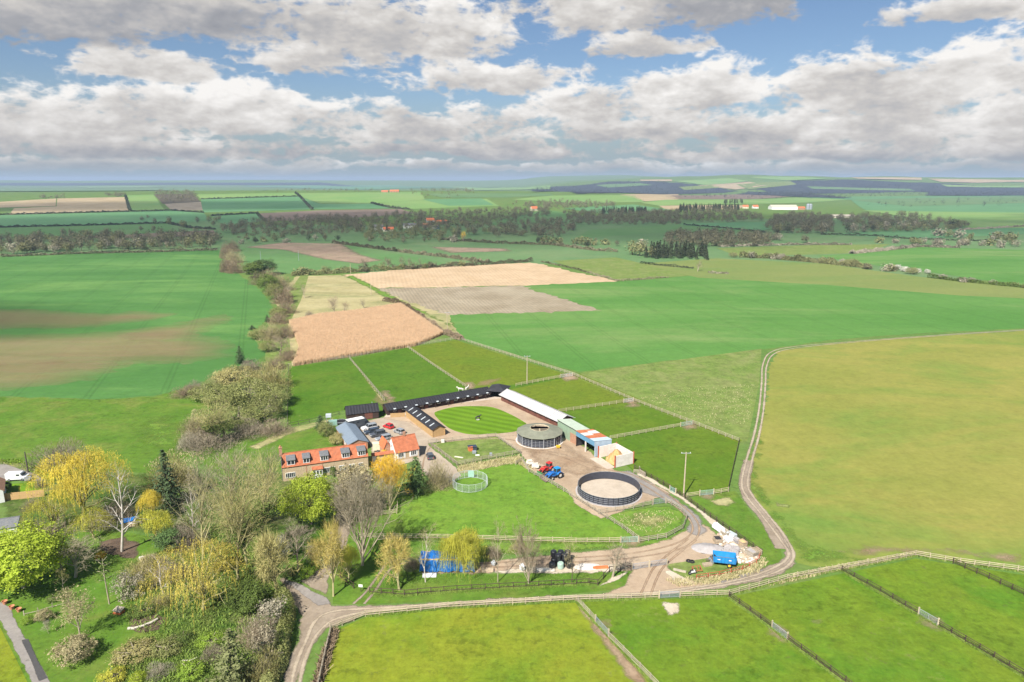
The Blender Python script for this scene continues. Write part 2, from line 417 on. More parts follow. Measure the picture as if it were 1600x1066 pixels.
def sheet(name, poly, mt, layer, feather=0.0, wob=0.0, seed=0, step=None, kind='structure'):
    """a draped sheet of ground inside a polygon (metres); edges wander by wob; feather = width of the soft edge"""
    rg = np.random.default_rng(seed + int(abs(poly[0][0] * 13 + poly[0][1] * 7)))
    P = [np.array(p, float) for p in poly]; out = []
    dmean = float(np.mean([np.hypot(*p) for p in P]))
    seg = max(.9, dmean / 130.0) if wob else max(4.0, dmean / 25.0)
    for i in range(len(P)):
        a, b = P[i], P[(i + 1) % len(P)]; L = float(np.hypot(*(b - a))); k = max(1, min(400, int(L / seg)))
        nrm = np.array([-(b - a)[1], (b - a)[0]]) / max(L, 1e-6)
        for j in range(k): out.append(a + (b - a) * j / k + nrm * (rg.normal(0, wob) if wob else 0))
    ring = [tuple(p) for p in out]
    xs = np.array([p[0] for p in ring]); ys = np.array([p[1] for p in ring])
    g = step or (feather * .6 if feather else (45.0 if dmean > 900 else 0))
    if feather and g: g = max(g, math.sqrt((xs.max() - xs.min()) * (ys.max() - ys.min()) / 22000.0))
    inner = []
    if g:
        gx, gy = np.meshgrid(np.arange(xs.min() + g * .37, xs.max(), g), np.arange(ys.min() + g * .37, ys.max(), g))
        gx = gx.ravel() + rg.uniform(-.2, .2, gx.size) * g; gy = gy.ravel() + rg.uniform(-.2, .2, gy.size) * g
        ok = pip(ring, gx, gy); gx, gy = gx[ok], gy[ok]
        if len(gx):
            D = edge_dist(ring, gx, gy); ok = D > g * .3; inner = list(zip(gx[ok], gy[ok]))
    pts = [Vector(p) for p in ring] + [Vector(p) for p in inner]
    n = len(ring)
    vs, es, fs, *_ = delaunay_2d_cdt(pts, [(i, (i + 1) % n) for i in range(n)], [], 1, 1e-4)
    X = np.array([v.x for v in vs]); Y = np.array([v.y for v in vs])
    Z = layer_z(layer, X, Y)
    V = np.stack([X, Y, Z], 1)
    F = np.array([f if len(f) == 3 else f[:3] for f in fs], np.int32)
    a = V[F[:, 1]] - V[F[:, 0]]; b = V[F[:, 2]] - V[F[:, 0]]
    fl = (a[:, 0] * b[:, 1] - a[:, 1] * b[:, 0]) < 0; F[fl] = F[fl][:, ::-1]
    me = np_mesh(name, V, F, mt)
    if feather:
        at = me.attributes.new('edge', 'FLOAT', 'POINT'); 
        e = np.clip(edge_dist(ring, X, Y) / feather, 0, 1); 
        if len(at.data) == len(e): at.data.foreach_set('value', e.astype(np.float32))
        else: at.data.foreach_set('value', np.clip(edge_dist(ring, np.array([v.co.x for v in me.vertices]), np.array([v.co.y for v in me.vertices])) / feather, 0, 1).astype(np.float32))
    o = new_ob(name, me, kind=kind); 
    return o
def band(name, pts, width, mt, layer, f=.4, kind='structure'):
    """a track laid as a ribbon: soft edges, full in the middle"""
    P = [np.array(p, float) for p in pts]; n = len(P); V = []; E = []
    for i in range(n):
        d = P[min(i + 1, n - 1)] - P[max(i - 1, 0)]; d /= np.hypot(*d) + 1e-9; nn = np.array([-d[1], d[0]])
        for o, e in ((-.5, 0.0), (-.5 + f / width, 1.0), (.5 - f / width, 1.0), (.5, 0.0)): q = P[i] + nn * (o * width); V.append((q[0], q[1])); E.append(e)
    V = np.array(V); Z = layer_z(layer, V[:, 0], V[:, 1]); F = [(4 * i + j, 4 * i + j + 1, 4 * i + j + 5, 4 * i + j + 4) for i in range(n - 1) for j in range(3)]
    F = [q[::-1] for q in F]
    me = np_mesh(name, np.column_stack([V, Z]), F, mt); at = me.attributes.new('edge', 'FLOAT', 'POINT'); at.data.foreach_set('value', np.array(E, np.float32)); return new_ob(name, me, kind=kind)
def strip(pts, width):
    """polygon of a band along a polyline; width number or per point"""
    P = [np.array(p, float) for p in pts]; n = len(P); A = []; B = []
    for i in range(n):
        d = P[min(i + 1, n - 1)] - P[max(i - 1, 0)]; d /= np.hypot(*d) + 1e-9; nn = np.array([-d[1], d[0]])
        w = (width[i] if hasattr(width, '__len__') else width) / 2
        A.append(tuple(P[i] + nn * w)); B.append(tuple(P[i] - nn * w))
    return A + B[::-1]

# ------------------------------------------------------------------ the ground sheet to the horizon
rad = np.concatenate([[0, 30, 60, 90, 130, 180, 250, 330, 420, 520, 640, 780, 940], np.geomspace(1080, 15500, 112)])
azs = np.radians(np.concatenate([np.linspace(-62, 62, 300), np.linspace(62, 298, 60)[1:-1]]))
RR, AA = np.meshgrid(rad[1:], azs, indexing='ij')
X = RR * np.sin(AA); Y = RR * np.cos(AA); n_a = len(azs)
V = np.vstack([[[0, 0, 0]], np.stack([X.ravel(), Y.ravel(), H(X, Y).ravel()], 1)])
j = np.arange(n_a); jn = (j + 1) % n_a; Fs = [np.stack([np.zeros(n_a, int), 1 + jn, 1 + j], 1)]
for i in range(len(rad) - 2):
    a = 1 + i * n_a; b = a + n_a
    Fs.append(np.stack([a + j, a + jn, b + jn], 1)); Fs.append(np.stack([a + j, b + jn, b + j], 1))
pasture = ground_mat('pasture_turf', (.105, .200, .040), (.145, .225, .050), 30, .9, .30, third=(.20, .225, .075), third_amt=.5, s3=26, tuft=.30)
ground = new_ob('ground', np_mesh('ground', V, np.vstack(Fs), pasture), kind='structure'); smooth(ground)

# ---- turf and soil
g_crop = ground_mat('young_crop', (0.068, 0.180, 0.040), (0.092, 0.220, 0.053), 60, 1.4, .16, third=(0.150, 0.285, 0.072), third_amt=0.85, s3=80, stripe=(1.45, .9, .05), gap=(.35, 24, .86), aniso=(.5, 1.6, 1))  # pale third tone paints sunlit streaks between cloud shadows into the crop
g_soil = ground_mat('bare_soil_showing', (0.375, 0.245, 0.140), (0.430, 0.295, 0.175), 14, 5.0, .12, feather=True, soft=1.5, aniso=(.22, 1.6, 1), amax=.55)
g_pad = ground_mat('paddock_turf', (0.068, 0.158, 0.011), (0.092, 0.182, 0.015), 16, .8, .26, third=(0.135, 0.190, 0.023), third_amt=0.6, s3=26, tuft=.30)
g_pad2 = ground_mat('grazed_turf', (0.128, 0.190, 0.015), (0.154, 0.200, 0.019), 14, .8, .26, third=(0.098, 0.180, 0.013), third_amt=0.6, s3=24, tuft=.30)
g_pad3 = ground_mat('grazed_turf_dark', (0.096, 0.174, 0.013), (0.124, 0.190, 0.017), 14, .8, .26, third=(0.072, 0.160, 0.011), third_amt=0.7, s3=24, tuft=.30)
g_olive = ground_mat('olive_ley', (0.235, 0.250, 0.052), (0.290, 0.275, 0.066), 46, 1.2, .20, third=(0.150, 0.245, 0.042), third_amt=0.95, s3=60, aniso=(.7, 1.4, 1))
g_bright = ground_mat('bright_turf', (0.124, 0.245, 0.026), (0.162, 0.280, 0.034), 13, .8, .32, third=(0.235, 0.295, 0.045), third_amt=0.6, s3=22, tuft=.30)
g_front = ground_mat('front_turf', (0.175, 0.240, 0.018), (0.225, 0.255, 0.022), 15, .8, .32, third=(0.115, 0.225, 0.018), third_amt=0.8, s3=20, tuft=.30)
g_front2 = ground_mat('darker_front_turf', (0.122, 0.208, 0.016), (0.152, 0.220, 0.018), 13, .8, .34, third=(0.080, 0.195, 0.014), third_amt=0.8, s3=18, tuft=.30)
g_ochre = ground_mat('dull_ley', (.185, .235, .065), (.215, .25, .075), 60, 1.2, .15, third=(.13, .23, .055), third_amt=.7, s3=70, aniso=(.5, 1.6, 1))
g_rough = ground_mat('rough_meadow', (0.150, 0.225, 0.045), (0.195, 0.240, 0.068), 9, .9, .42, third=(0.270, 0.275, 0.110), third_amt=0.6, s3=12)
g_light = ground_mat('light_crop', (0.088, 0.220, 0.042), (0.118, 0.255, 0.056), 80, 1.3, .15, third=(0.195, 0.285, 0.090), third_amt=0.9, s3=95, gap=(.2, 24, .88), aniso=(.5, 1.7, 1))
g_garden = ground_mat('garden_turf', (0.092, 0.190, 0.020), (0.125, 0.210, 0.027), 9, .7, .30, third=(0.195, 0.215, 0.048), third_amt=0.65, s3=13, tuft=.30)
g_lawn = ground_mat('mown_lawn', (0.122, 0.235, 0.013), (0.138, 0.250, 0.015), 10, .5, .12, stripe=(R(62), 3.4, .16), bump=.2)
g_straw = ground_mat('dead_grass', (0.330, 0.300, 0.130), (0.420, 0.380, 0.190), 10, 1.0, .30, third=(0.160, 0.230, 0.050), third_amt=0.9, s3=9, feather=True, soft=.6)
g_strawf = ground_mat('bleached_meadow', (.36, .315, .150), (.46, .40, .21), 26, 1.2, .24, third=(.20, .235, .085), third_amt=.7, s3=36, aniso=(.6, 1.5, 1))
g_reedf = ground_mat('reed_stubble', (0.515, 0.370, 0.225), (0.585, 0.430, 0.275), 24, 1.3, .2, third=(0.450, 0.335, 0.210), third_amt=0.4, s3=60, stripe=(.2, 3.0, .05))
g_stub = ground_mat('grey_stubble', (.30, .245, .165), (.37, .31, .22), 22, 1.0, .26, third=(.44, .38, .27), third_amt=.5, s3=40, stripe=(.25, 2.2, .10))
g_grit = ground_mat('yard_gravel', (0.420, 0.310, 0.215), (0.490, 0.380, 0.270), 7, .5, .16, third=(0.360, 0.260, 0.170), third_amt=0.6, s3=9, feather=True, soft=.6, bump=.2)
g_park = ground_mat('car_park_gravel', (0.400, 0.325, 0.250), (0.470, 0.390, 0.300), 5, .4, .12, third=(0.350, 0.280, 0.205), third_amt=0.5, s3=8, feather=True, soft=.5, bump=.2)
g_mud = ground_mat('muddy_hardcore', (0.330, 0.225, 0.145), (0.410, 0.300, 0.200), 6, .6, .22, third=(0.480, 0.375, 0.270), third_amt=0.6, s3=7, feather=True, soft=1.1, bump=.3)
g_lane = ground_mat('dirt_lane', (0.265, 0.210, 0.155), (0.340, 0.275, 0.210), 6, .6, .20, third=(0.430, 0.360, 0.275), third_amt=0.6, s3=8, feather=True, soft=.6, bump=.3)
g_rut = ground_mat('wheel_rut', (0.400, 0.325, 0.240), (0.480, 0.400, 0.300), 5, .6, .18, feather=True, soft=.8, third=(0.320, 0.250, 0.180), third_amt=0.5, s3=6)
g_tar = ground_mat('worn_tarmac', (0.260, 0.235, 0.215), (0.320, 0.290, 0.265), 6, .5, .18, third=(0.380, 0.340, 0.300), third_amt=0.5, s3=7, feather=True, soft=.6, bump=.2)
g_tard = ground_mat('dark_tarmac', (.080, .078, .078), (.105, .10, .10), 5, .4, .12, feather=True, soft=.4, bump=.15)
g_chalk = ground_mat('pale_stone_chippings', (0.540, 0.460, 0.345), (0.620, 0.540, 0.420), 3, .5, .16, third=(0.460, 0.380, 0.270), third_amt=0.6, s3=4, feather=True, soft=.5, bump=.3)
g_conc = ground_mat('concrete_slab', (0.560, 0.470, 0.380), (0.620, 0.530, 0.440), 4, .5, .08, third=(0.480, 0.390, 0.310), third_amt=0.4, s3=5, bump=.1)
g_sand = ground_mat('arena_sand', (.52, .435, .345), (.58, .49, .39), 3, .5, .12, third=(.42, .345, .265), third_amt=.5, s3=4, bump=.2)
g_bed = ground_mat('garden_soil', (.120, .085, .062), (.17, .12, .085), 3, .5, .3, feather=True, soft=.6)
g_ivy = ground_mat('rank_undergrowth', (.060, .125, .018), (.115, .150, .035), 5, .7, .5, third=(.20, .175, .085), third_amt=.7, s3=6, feather=True, soft=.7)
g_verge = ground_mat('lush_verge', (0.120, 0.235, 0.030), (0.155, 0.255, 0.036), 6, .7, .35, third=(0.220, 0.255, 0.060), third_amt=0.6, s3=6, feather=True, soft=.6)
g_shade = ground_mat('dark_pasture', (0.100, 0.215, 0.065), (0.125, 0.240, 0.078), 90, 2.5, .12, third=(0.170, 0.255, 0.100), third_amt=0.6, s3=120)
g_shade2 = ground_mat('mid_pasture', (0.115, 0.215, 0.080), (0.145, 0.240, 0.095), 90, 2.5, .14, third=(0.200, 0.255, 0.115), third_amt=0.6, s3=120)
g_plough = ground_mat('ploughed_earth', (0.190, 0.140, 0.105), (0.230, 0.175, 0.130), 60, 2.5, .16, third=(0.270, 0.210, 0.150), third_amt=0.5, s3=90)
g_tanf = ground_mat('tilled_tan_field', (.40, .31, .18), (.48, .38, .23), 60, 3, .14, third=(.34, .28, .16), third_amt=.5, s3=120, stripe=(.05, 15, .10))
g_rust = ground_mat('rushy_pasture', (0.300, 0.215, 0.150), (0.360, 0.265, 0.185), 30, 1.6, .25, third=(0.200, 0.220, 0.100), third_amt=0.5, s3=45, feather=True, soft=1.0)
g_lime = ground_mat('far_bright_pasture', (0.170, 0.310, 0.085), (0.220, 0.335, 0.100), 160, 4, .10, third=(0.280, 0.350, 0.130), third_amt=0.5, s3=220)
g_teal = ground_mat('far_blue_green_crop', (0.105, 0.245, 0.100), (0.130, 0.275, 0.115), 120, 4, .10, third=(0.170, 0.310, 0.130), third_amt=0.4, s3=160)
g_wood = ground_mat('wood_floor', (.10, .088, .055), (.13, .11, .07), 20, 2, .3)
g_farwood = ground_mat('far_hillside_wood', (0.036, 0.046, 0.050), (0.052, 0.062, 0.064), 60, 9, .55, third=(0.085, 0.092, 0.075), third_amt=0.4, s3=150, bump=1.0)

def field(pts, mt, layer, name='field', **k): return sheet(name, GP(pts), mt, layer, **k)
# ------------------------------------------------------------------ fields
def far(pts, mt, L=1, name='field', **k): return field(pts, mt, L, name, **k)
# valley floor and the hill beyond (all worked back to the place they lie at)
far([(-400, 368), (0, 344), (270, 329), (324, 339), (400, 352), (560, 352), (800, 350), (900, 340), (1100, 345), (1700, 330), (1900, 420), (1500, 440), (1100, 410), (860, 412), (600, 430), (340, 402), (-400, 420)], g_shade2, .5)
far([(0, 315.7), (88, 310.6), (87, 322.4), (0, 324.8), (-160, 330), (-160, 320)], g_tanf)
far([(89.5, 310.6), (196, 308.3), (202, 329), (13.5, 336), (22, 325.8), (88.5, 323)], g_tanf)
far([(196.6, 305.6), (239.6, 304.5), (256.5, 327.5), (203, 329)], g_lime)
far([(240, 304), (300, 303), (314, 315.7), (254, 319)], g_wood)
far([(257, 319), (314, 316), (317, 329), (268, 329)], g_stub)
far([(305, 304.2), (462, 301.6), (469, 307), (314, 311.5)], g_lime)
far([(314, 312), (469, 307.3), (486, 327.5), (317, 332.6)], g_teal)
far([(463, 302.3), (657, 300.5), (664, 312.5), (580, 318), (500, 318.5), (474, 309)], g_lime)
far([(474, 309.6), (500, 319), (580, 318.6), (612, 326), (490, 327.5)], g_teal)
far([(582, 318), (664, 312.8), (760, 311), (780, 322), (640, 327), (612, 325.6)], g_lime)
far([(660, 312), (752, 310.5), (772, 321), (700, 322)], g_teal, 1.5)
far([(0, 336.6), (268, 329.6), (318, 333), (330, 345), (262, 349), (0, 356)], g_teal)
far([(-200, 348), (0, 356.5), (262, 349.5), (276, 362), (140, 369), (-200, 376)], g_shade)
far([(330, 338), (402, 334), (414, 346), (350, 352)], g_teal)
far([(128, 370.5), (334, 360), (338, 368), (169, 373)], g_plough)
far([(402, 334), (500, 329), (626, 326.8), (647, 333.5), (500, 344), (414, 346)], g_plough)
far([(760, 352), (780, 343), (850, 328), (900, 334), (885, 344), (800, 352)], g_shade, 1.2)
far([(881, 326), (990, 320), (1050, 328), (955, 335.5)], g_teal)
far([(864, 306), (990, 305.6), (1007, 316), (900, 318), (800, 312)], g_lime)
far([(664, 303), (860, 303), (866, 306), (790, 309), (690, 309)], g_shade2)
far([(968, 305), (1060, 303), (1060, 312), (1008, 315)], g_tanf)
far([(1040, 305), (1194, 302.5), (1243, 307), (1187, 311), (1040, 312.2)], g_plough)
far([(1000, 317), (1040, 312.6), (1187, 311.6), (1250, 309), (1327, 312.5), (1180, 319), (1030, 322)], g_lime)
far([(1250, 308.6), (1700, 304), (1800, 335), (1355, 330), (1330, 313)], g_teal)
far([(1030, 322), (1165, 321), (1155, 327), (1040, 328)], g_tanf)
far([(1345, 329), (1700, 334), (1800, 356), (1520, 357), (1400, 337)], g_lime, 1.4)
far([(1330, 313), (1600, 307), (1700, 316), (1420, 323)], g_shade2, 1.6)
far([(900, 372), (920, 359.5), (1050, 351), (1195, 346), (1208, 347), (1194, 364), (1060, 363)], g_shade)
far([(1060, 350), (1208, 347.4), (1196, 363.6), (1072, 353)], g_teal, 1.5)
far([(1280, 366), (1490, 358), (1700, 352), (1800, 366), (1600, 366), (1430, 374)], g_teal)
far([(1200, 367), (1280, 366.5), (1400, 373), (1290, 381), (1200, 383)], g_shade2, 1.3)
far([(1120, 388), (1280, 383), (1390, 382), (1356, 395), (1270, 398), (1150, 400)], g_rough, 1.2)
far([(760, 364), (900, 372), (1030, 368), (1010, 385), (900, 382), (770, 376)], g_shade2, .8)
far([(545, 381), (690, 372), (815, 381), (960, 392), (972, 402), (850, 409.5), (780, 414), (690, 402), (588, 389)], g_shade2, 1)
far([(668, 385.5), (790, 388), (806, 393), (700, 396)], g_rust, 2, feather=9)
far([(376, 388), (470, 382), (545, 384), (640, 400), (700, 412), (650, 420), (540, 424), (455, 428), (382, 424)], g_shade, 1)
far([(378, 387), (440, 379), (536, 381), (566, 398), (600, 407), (560, 413), (500, 405), (440, 391)], g_rust, 2, feather=7)
far([(-300, 404), (0, 400), (130, 396), (250, 393), (345, 391.5), (350, 405), (375, 430), (402, 450), (421, 470), (427, 481), (416, 503), (391, 520), (402, 540), (419, 553), (385, 577), (330, 590), (290, 606), (240, 619), (150, 624), (0, 619), (-300, 610)], g_crop, 1, wob=.5)
for pts in ([(-200, 478), (60, 484), (150, 490), (215, 486), (280, 490), (240, 500), (150, 512), (-200, 518)], [(-300, 528), (40, 522), (170, 518), (260, 508), (370, 536), (366, 556), (300, 568), (200, 570), (95, 582), (-300, 600)],
            [(-200, 585), (60, 566), (210, 568), (150, 592), (0, 612), (-200, 616)], [(180, 526), (260, 508), (350, 490), (366, 500), (310, 524), (235, 538)]):
    far(pts, g_soil, 2, 'soil_patch', feather=17, wob=1.2)
far([(862, 408), (962, 402.5), (1086, 430), (966, 438.5)], g_rough.copy(), 1)
far([(700, 492), (940, 485), (812, 447), (966, 440), (1087, 431), (1000, 412), (1120, 404), (1290, 412.5), (1430, 432), (1590, 449), (1900, 487), (1900, 500), (1600, 513), (1430, 521), (1300, 531), (1200, 545), (905, 581), (722, 531)], g_light, 1, wob=.4)
far([(1000, 412), (1120, 404), (1290, 412.5), (1430, 432), (1590, 449), (1900, 487), (1900, 480), (1500, 462), (1300, 446), (1090, 434)], g_ochre, 1.5)
far([(1275, 400), (1330, 397), (1434, 386), (1700, 394), (1900, 470), (1600, 447), (1470, 428), (1370, 415)], g_light, 1.2)
# reed beds and rough ground between the strip of scrub and the big field
far([(462, 432), (532, 430), (590, 452), (700, 492), (722, 532), (690, 520), (625, 477), (470, 500), (446, 510), (430, 470)], g_strawf, 1.5, wob=.5)
far([(535, 430), (690, 416), (832, 410.5), (966, 440), (812, 446.5), (590, 450.5)], g_reedf, 2, wob=1.6)
far([(590, 451), (812, 447), (940, 485), (700, 492), (640, 472)], g_stub, 2, wob=1.4)
far([(538, 431), (553, 430), (630, 470), (705, 505), (722, 530), (690, 505), (600, 466)], g_verge, 2.5, feather=3, wob=.6)
far([(450, 506), (626, 477), (694, 523), (650, 541), (456, 572)], g_strawf, 2.6)
far([(420, 500), (470, 430), (482, 432), (470, 470), (452, 505), (456, 575), (430, 600), (414, 560)], g_rough, 2)
# pastures on the left
far([(-300, 612), (0, 620), (150, 625), (240, 620), (290, 607), (345, 640), (330, 690), (250, 740), (60, 735), (-300, 720)], g_garden.copy(), 1, wob=.4)
far([(200, 660), (260, 640), (300, 650), (320, 700), (290, 740), (235, 770), (220, 720), (180, 690)], g_verge, 2, 'rough_grass', feather=12, wob=.8)
far([(-200, 706), (0, 716), (40, 722), (95, 728), (40, 738), (0, 730), (-200, 722)], g_straw, 2, 'dead_grass', feather=2.5, wob=.4)
far([(300, 690), (450, 672), (530, 650), (525, 700), (440, 735), (330, 745)], g_garden, 1.5)
far([(380, 700), (450, 668), (520, 652), (530, 657), (455, 680), (400, 704)], g_straw, 2, 'dead_grass', feather=1.8, wob=.3)
# paddocks round the yard
pad = [(451, 574), (546, 560.5), (637, 543.5), (712, 531.5), (895, 588), (990, 628), (1082, 664), (1153, 692), (1137, 768), (1072, 776), (990, 736), (930, 690), (782, 612), (730, 609), (598, 650), (535, 641), (449, 668)]
far(pad, g_pad, 1, 'paddock')
far([(637, 543.5), (712, 531.5), (895, 588), (762, 607), (728, 606)], g_pad2, 2, 'paddock')
far([(782, 612), (895, 588), (990, 628), (880, 644), (860, 648)], g_pad2, 2, 'paddock')
far([(880, 644), (990, 628), (1082, 664), (955, 686)], g_pad3, 2, 'paddock'); far([(955, 686), (1082, 664), (1153, 692), (1137, 768), (1072, 776), (990, 736)], g_pad3, 2, 'paddock')
far([(590, 612), (600, 626), (628, 634), (606, 640), (580, 625)], g_soil, 3, 'soil_patch', feather=1.6, wob=.4)
far([(748, 596), (786, 590), (768, 602), (740, 603)], g_soil, 3, 'soil_patch', feather=1.6, wob=.4)
far([(546, 561.5), (549, 560.5), (601, 626), (596, 628)], g_straw, 2.5, 'dead_grass', feather=.8)
far([(897, 590), (912, 582), (1190, 545), (1186, 600), (1168, 690), (1155, 692)], g_rough, 1, 'meadow')
far([(897, 588), (905, 584), (1000, 624), (1160, 688), (1153, 692), (1084, 664), (992, 628)], g_pad2, 2, 'headland')
# olive ley on the right
far([(1203, 572), (1216, 549), (1300, 537), (1430, 526.5), (1600, 517.5), (1900, 500), (2100, 700), (1900, 960), (1600, 896), (1435, 868), (1310, 888), (1246, 880), (1217, 838), (1172, 775), (1166, 752), (1182, 690), (1200, 610)], g_olive, 1, wob=.4)
far([(1150, 770), (1172, 775), (1217, 838), (1246, 884), (1310, 886), (1435, 866), (1450, 860), (1330, 862), (1270, 850), (1215, 795), (1190, 740), (1205, 660), (1200, 610), (1190, 640), (1166, 720)], g_verge, 2, 'verge', feather=4, wob=.5)
far([(1300, 860), (1370, 853), (1480, 857), (1600, 868), (1600, 882), (1500, 868), (1420, 864), (1340, 868)], g_mud, 2.5, 'track', feather=2.2, wob=.4)
# front paddocks
far([(492, 1066), (520, 986), (572, 964), (700, 951), (903, 941), (1140, 933), (1430, 873), (1640, 905), (1900, 960), (1900, 1300), (440, 1300)], g_front2, 1, 'paddock')
far([(470, 1200), (495, 1060), (522, 988), (573, 965), (700, 952), (903, 942), (1020, 1066), (1060, 1110), (1150, 1300)], g_front, 2, 'paddock')
far([(905, 942), (1139, 934), (1320, 1066), (1480, 1190), (1150, 1190), (1024, 1066)], g_front2, 2, 'paddock')
far([(900, 946), (912, 944), (985, 1030), (1070, 1130), (1040, 1130), (960, 1035)], g_mud, 3, 'trodden_strip', feather=1.0, wob=.2)
far([(1030, 940), (1060, 939), (1070, 958), (1048, 966), (1038, 958)], g_chalk, 3, 'gateway_stone', feather=1.0, wob=.2)
far([(1255, 966), (1290, 962), (1312, 978), (1270, 978)], g_straw, 3, 'dead_grass', feather=2, wob=.3)
far([(600, 780), (622, 770), (650, 768), (700, 735), (805, 722), (832, 738), (900, 779), (962, 816), (996, 838), (960, 847), (600, 842)], g_bright, 1, 'paddock')
far([(668, 694), (775, 682.5), (813, 708.5), (714, 727)], g_rough.copy(), 3, 'paddock')
far([(938, 804), (1020, 790), (1050, 790), (1071, 806), (1070, 822), (1040, 838), (1000, 842)], g_verge, 3, 'paddock', feather=1, wob=.2)
far([(960, 806), (1045, 795), (1062, 812), (1030, 830), (985, 828)], g_straw, 3.5, 'dead_grass', feather=4, wob=.4)
far([(600, 842), (960, 847), (1042, 838), (1076, 820), (1078, 808), (1085, 815), (1080, 832), (1040, 852), (900, 862), (700, 872), (600, 880)], g_verge, 2, 'verge', feather=1.2, wob=.3)
far([(560, 915), (600, 890), (660, 897), (760, 898), (900, 896), (990, 892), (1000, 903), (960, 922), (800, 936), (580, 944), (520, 944)], g_garden, 2, 'verge')
far([(1075, 782), (1098, 770), (1150, 768), (1172, 800), (1217, 850), (1225, 880), (1160, 912), (1060, 922), (1100, 905), (1190, 884), (1195, 872), (1130, 820)], g_garden.copy(), 2, 'verge')
far([(1040, 905), (1120, 898), (1180, 880), (1195, 872), (1200, 880), (1185, 895), (1120, 912), (1060, 918)], g_straw, 3.5, 'dead_grass', feather=1.3, wob=.4)
far([(1240, 898), (1300, 885), (1430, 864), (1434, 869), (1310, 893), (1200, 918)], g_straw, 3.5, 'dead_grass', feather=1.4, wob=.4)
far([(486, 1080), (500, 1030), (520, 985), (528, 985), (516, 1030), (500, 1080)], g_straw, 3.5, 'dead_grass', feather=1.0, wob=.2)
# garden
far([(-60, 860), (100, 830), (190, 830), (290, 850), (420, 880), (440, 930), (462, 965), (462, 1000), (436, 1062), (300, 1120), (-80, 1120), (-80, 960)], g_garden, 1, 'garden_lawn')
far([(180, 890), (280, 830), (420, 790), (470, 860), (430, 900), (440, 935), (400, 1000), (330, 990), (250, 1000), (190, 985), (230, 940)], g_ivy, 2, 'undergrowth', feather=3, wob=.6)
far([(190, 1010), (330, 985), (430, 990), (440, 1066), (330, 1110), (150, 1110)], g_ivy, 2, 'undergrowth', feather=2.5, wob=.6)
far([(0, 780), (60, 740), (130, 735), (330, 745), (440, 735), (520, 760), (470, 830), (300, 840), (190, 832), (100, 835), (0, 850)], g_ivy, 1.5, 'undergrowth', feather=3, wob=.6)
far([(155, 870), (150, 845), (195, 838), (220, 850), (215, 876), (180, 870)], g_bed, 3, 'flower_bed', feather=.9, wob=.2)
far([(196, 976), (200, 965), (245, 955), (262, 965), (250, 985), (212, 992)], g_bed, 3, 'flower_bed', feather=.6, wob=.15)
far([(440, 830), (600, 800), (640, 830), (600, 900), (560, 940), (520, 944), (520, 900), (450, 895)], g_garden, 2, 'verge', )

# ------------------------------------------------------------------ lanes, drive, yard
lane = [(436, 1110), (440, 1054), (463, 1003), (467, 965), (446, 923), (425, 895), (405, 880), (420, 872), (440, 900), (468, 912), (510, 934), (520, 945), (620, 944), (720, 938), (830, 931), (960, 926), (1030, 918), (1130, 906), (1190, 888), (1222, 874), (1226, 860), (1205, 836), (1192, 822), (1212, 815), (1232, 840), (1243, 868), (1243, 884), (1222, 899), (1160, 916), (1050, 929), (900, 938), (720, 948), (620, 955), (571, 963), (517, 984), (490, 1010), (466, 1066), (462, 1110)]
far(lane, g_lane, 3, 'lane', feather=.7, wob=.18)
def rut(pts, w, mt=g_rut, L=5, name='wheel_track', f=.5): return band(name, catmull(GP(pts), 10, False), w, mt, L, min(f, w * .42))
rut([(449, 1100), (462, 1040), (478, 1002), (492, 972), (520, 956), (600, 950), (760, 941), (900, 933), (1040, 924), (1150, 907), (1208, 888), (1232, 868), (1218, 842), (1190, 805), (1166, 775), (1159, 755), (1166, 720), (1178, 680), (1186, 640), (1190, 600), (1192, 570), (1204, 551), (1240, 542), (1330, 534), (1450, 525), (1600, 515.5), (1900, 499)], .95)
rut([(462, 1100), (474, 1040), (488, 1004), (504, 982), (530, 966), (600, 953.5), (760, 944.5), (900, 936), (1040, 927.5), (1150, 911.5), (1216, 893), (1240, 870), (1226, 838), (1200, 805), (1176, 775), (1168, 755), (1175, 720), (1186, 680), (1193, 640), (1196, 600), (1198, 572), (1210, 553), (1245, 544), (1330, 535.5), (1450, 526.3), (1600, 516.6), (1900, 500)], .95)
rut([(1222, 858), (1196, 812), (1172, 782), (1163, 755), (1170, 720)], 3.3, g_lane, 4, 'lane', .7)
for pts in ([(1150, 900), (1180, 892), (1206, 886), (1192, 893), (1160, 903)], [(1100, 912), (1130, 906), (1160, 902), (1130, 911)], [(1160, 898), (1178, 890), (1190, 888), (1175, 896)]):
    far(pts, g_tar, 6, 'worn_patch', feather=.5, wob=.1)
far([(438, 906), (467, 911), (510, 934), (519, 944), (497, 948), (470, 928), (444, 912)], g_tar, 5, 'drive_apron', feather=.35, wob=.1)
far([(467, 908), (500, 888), (510, 850), (522, 810), (530, 775), (520, 757), (575, 740), (583, 745), (556, 775), (549, 820), (545, 850), (535, 876), (514, 904), (511, 933)], g_lane, 4, 'driveway', feather=.5, wob=.1)
rut([(552, 944), (572, 925), (592, 898), (606, 880), (640, 872)], .8, g_lane, 4, 'farm_track'); rut([(569, 944), (586, 924), (602, 900), (618, 884), (650, 877)], .8, g_lane, 4, 'farm_track')
far([(545, 663), (600, 652), (640, 640), (664, 654), (694, 690), (670, 694.5), (690, 711), (713, 729.5), (722, 744), (690, 768), (658, 735), (652, 720), (600, 735), (580, 730), (579, 698), (572, 690)], g_park, 3, 'car_park', feather=.5, wob=.1)
far([(596, 655), (690, 632), (785, 620), (890, 672), (885, 682), (806, 688), (776, 683), (690, 692), (640, 660)], g_grit, 3, 'courtyard', feather=.5, wob=.1)
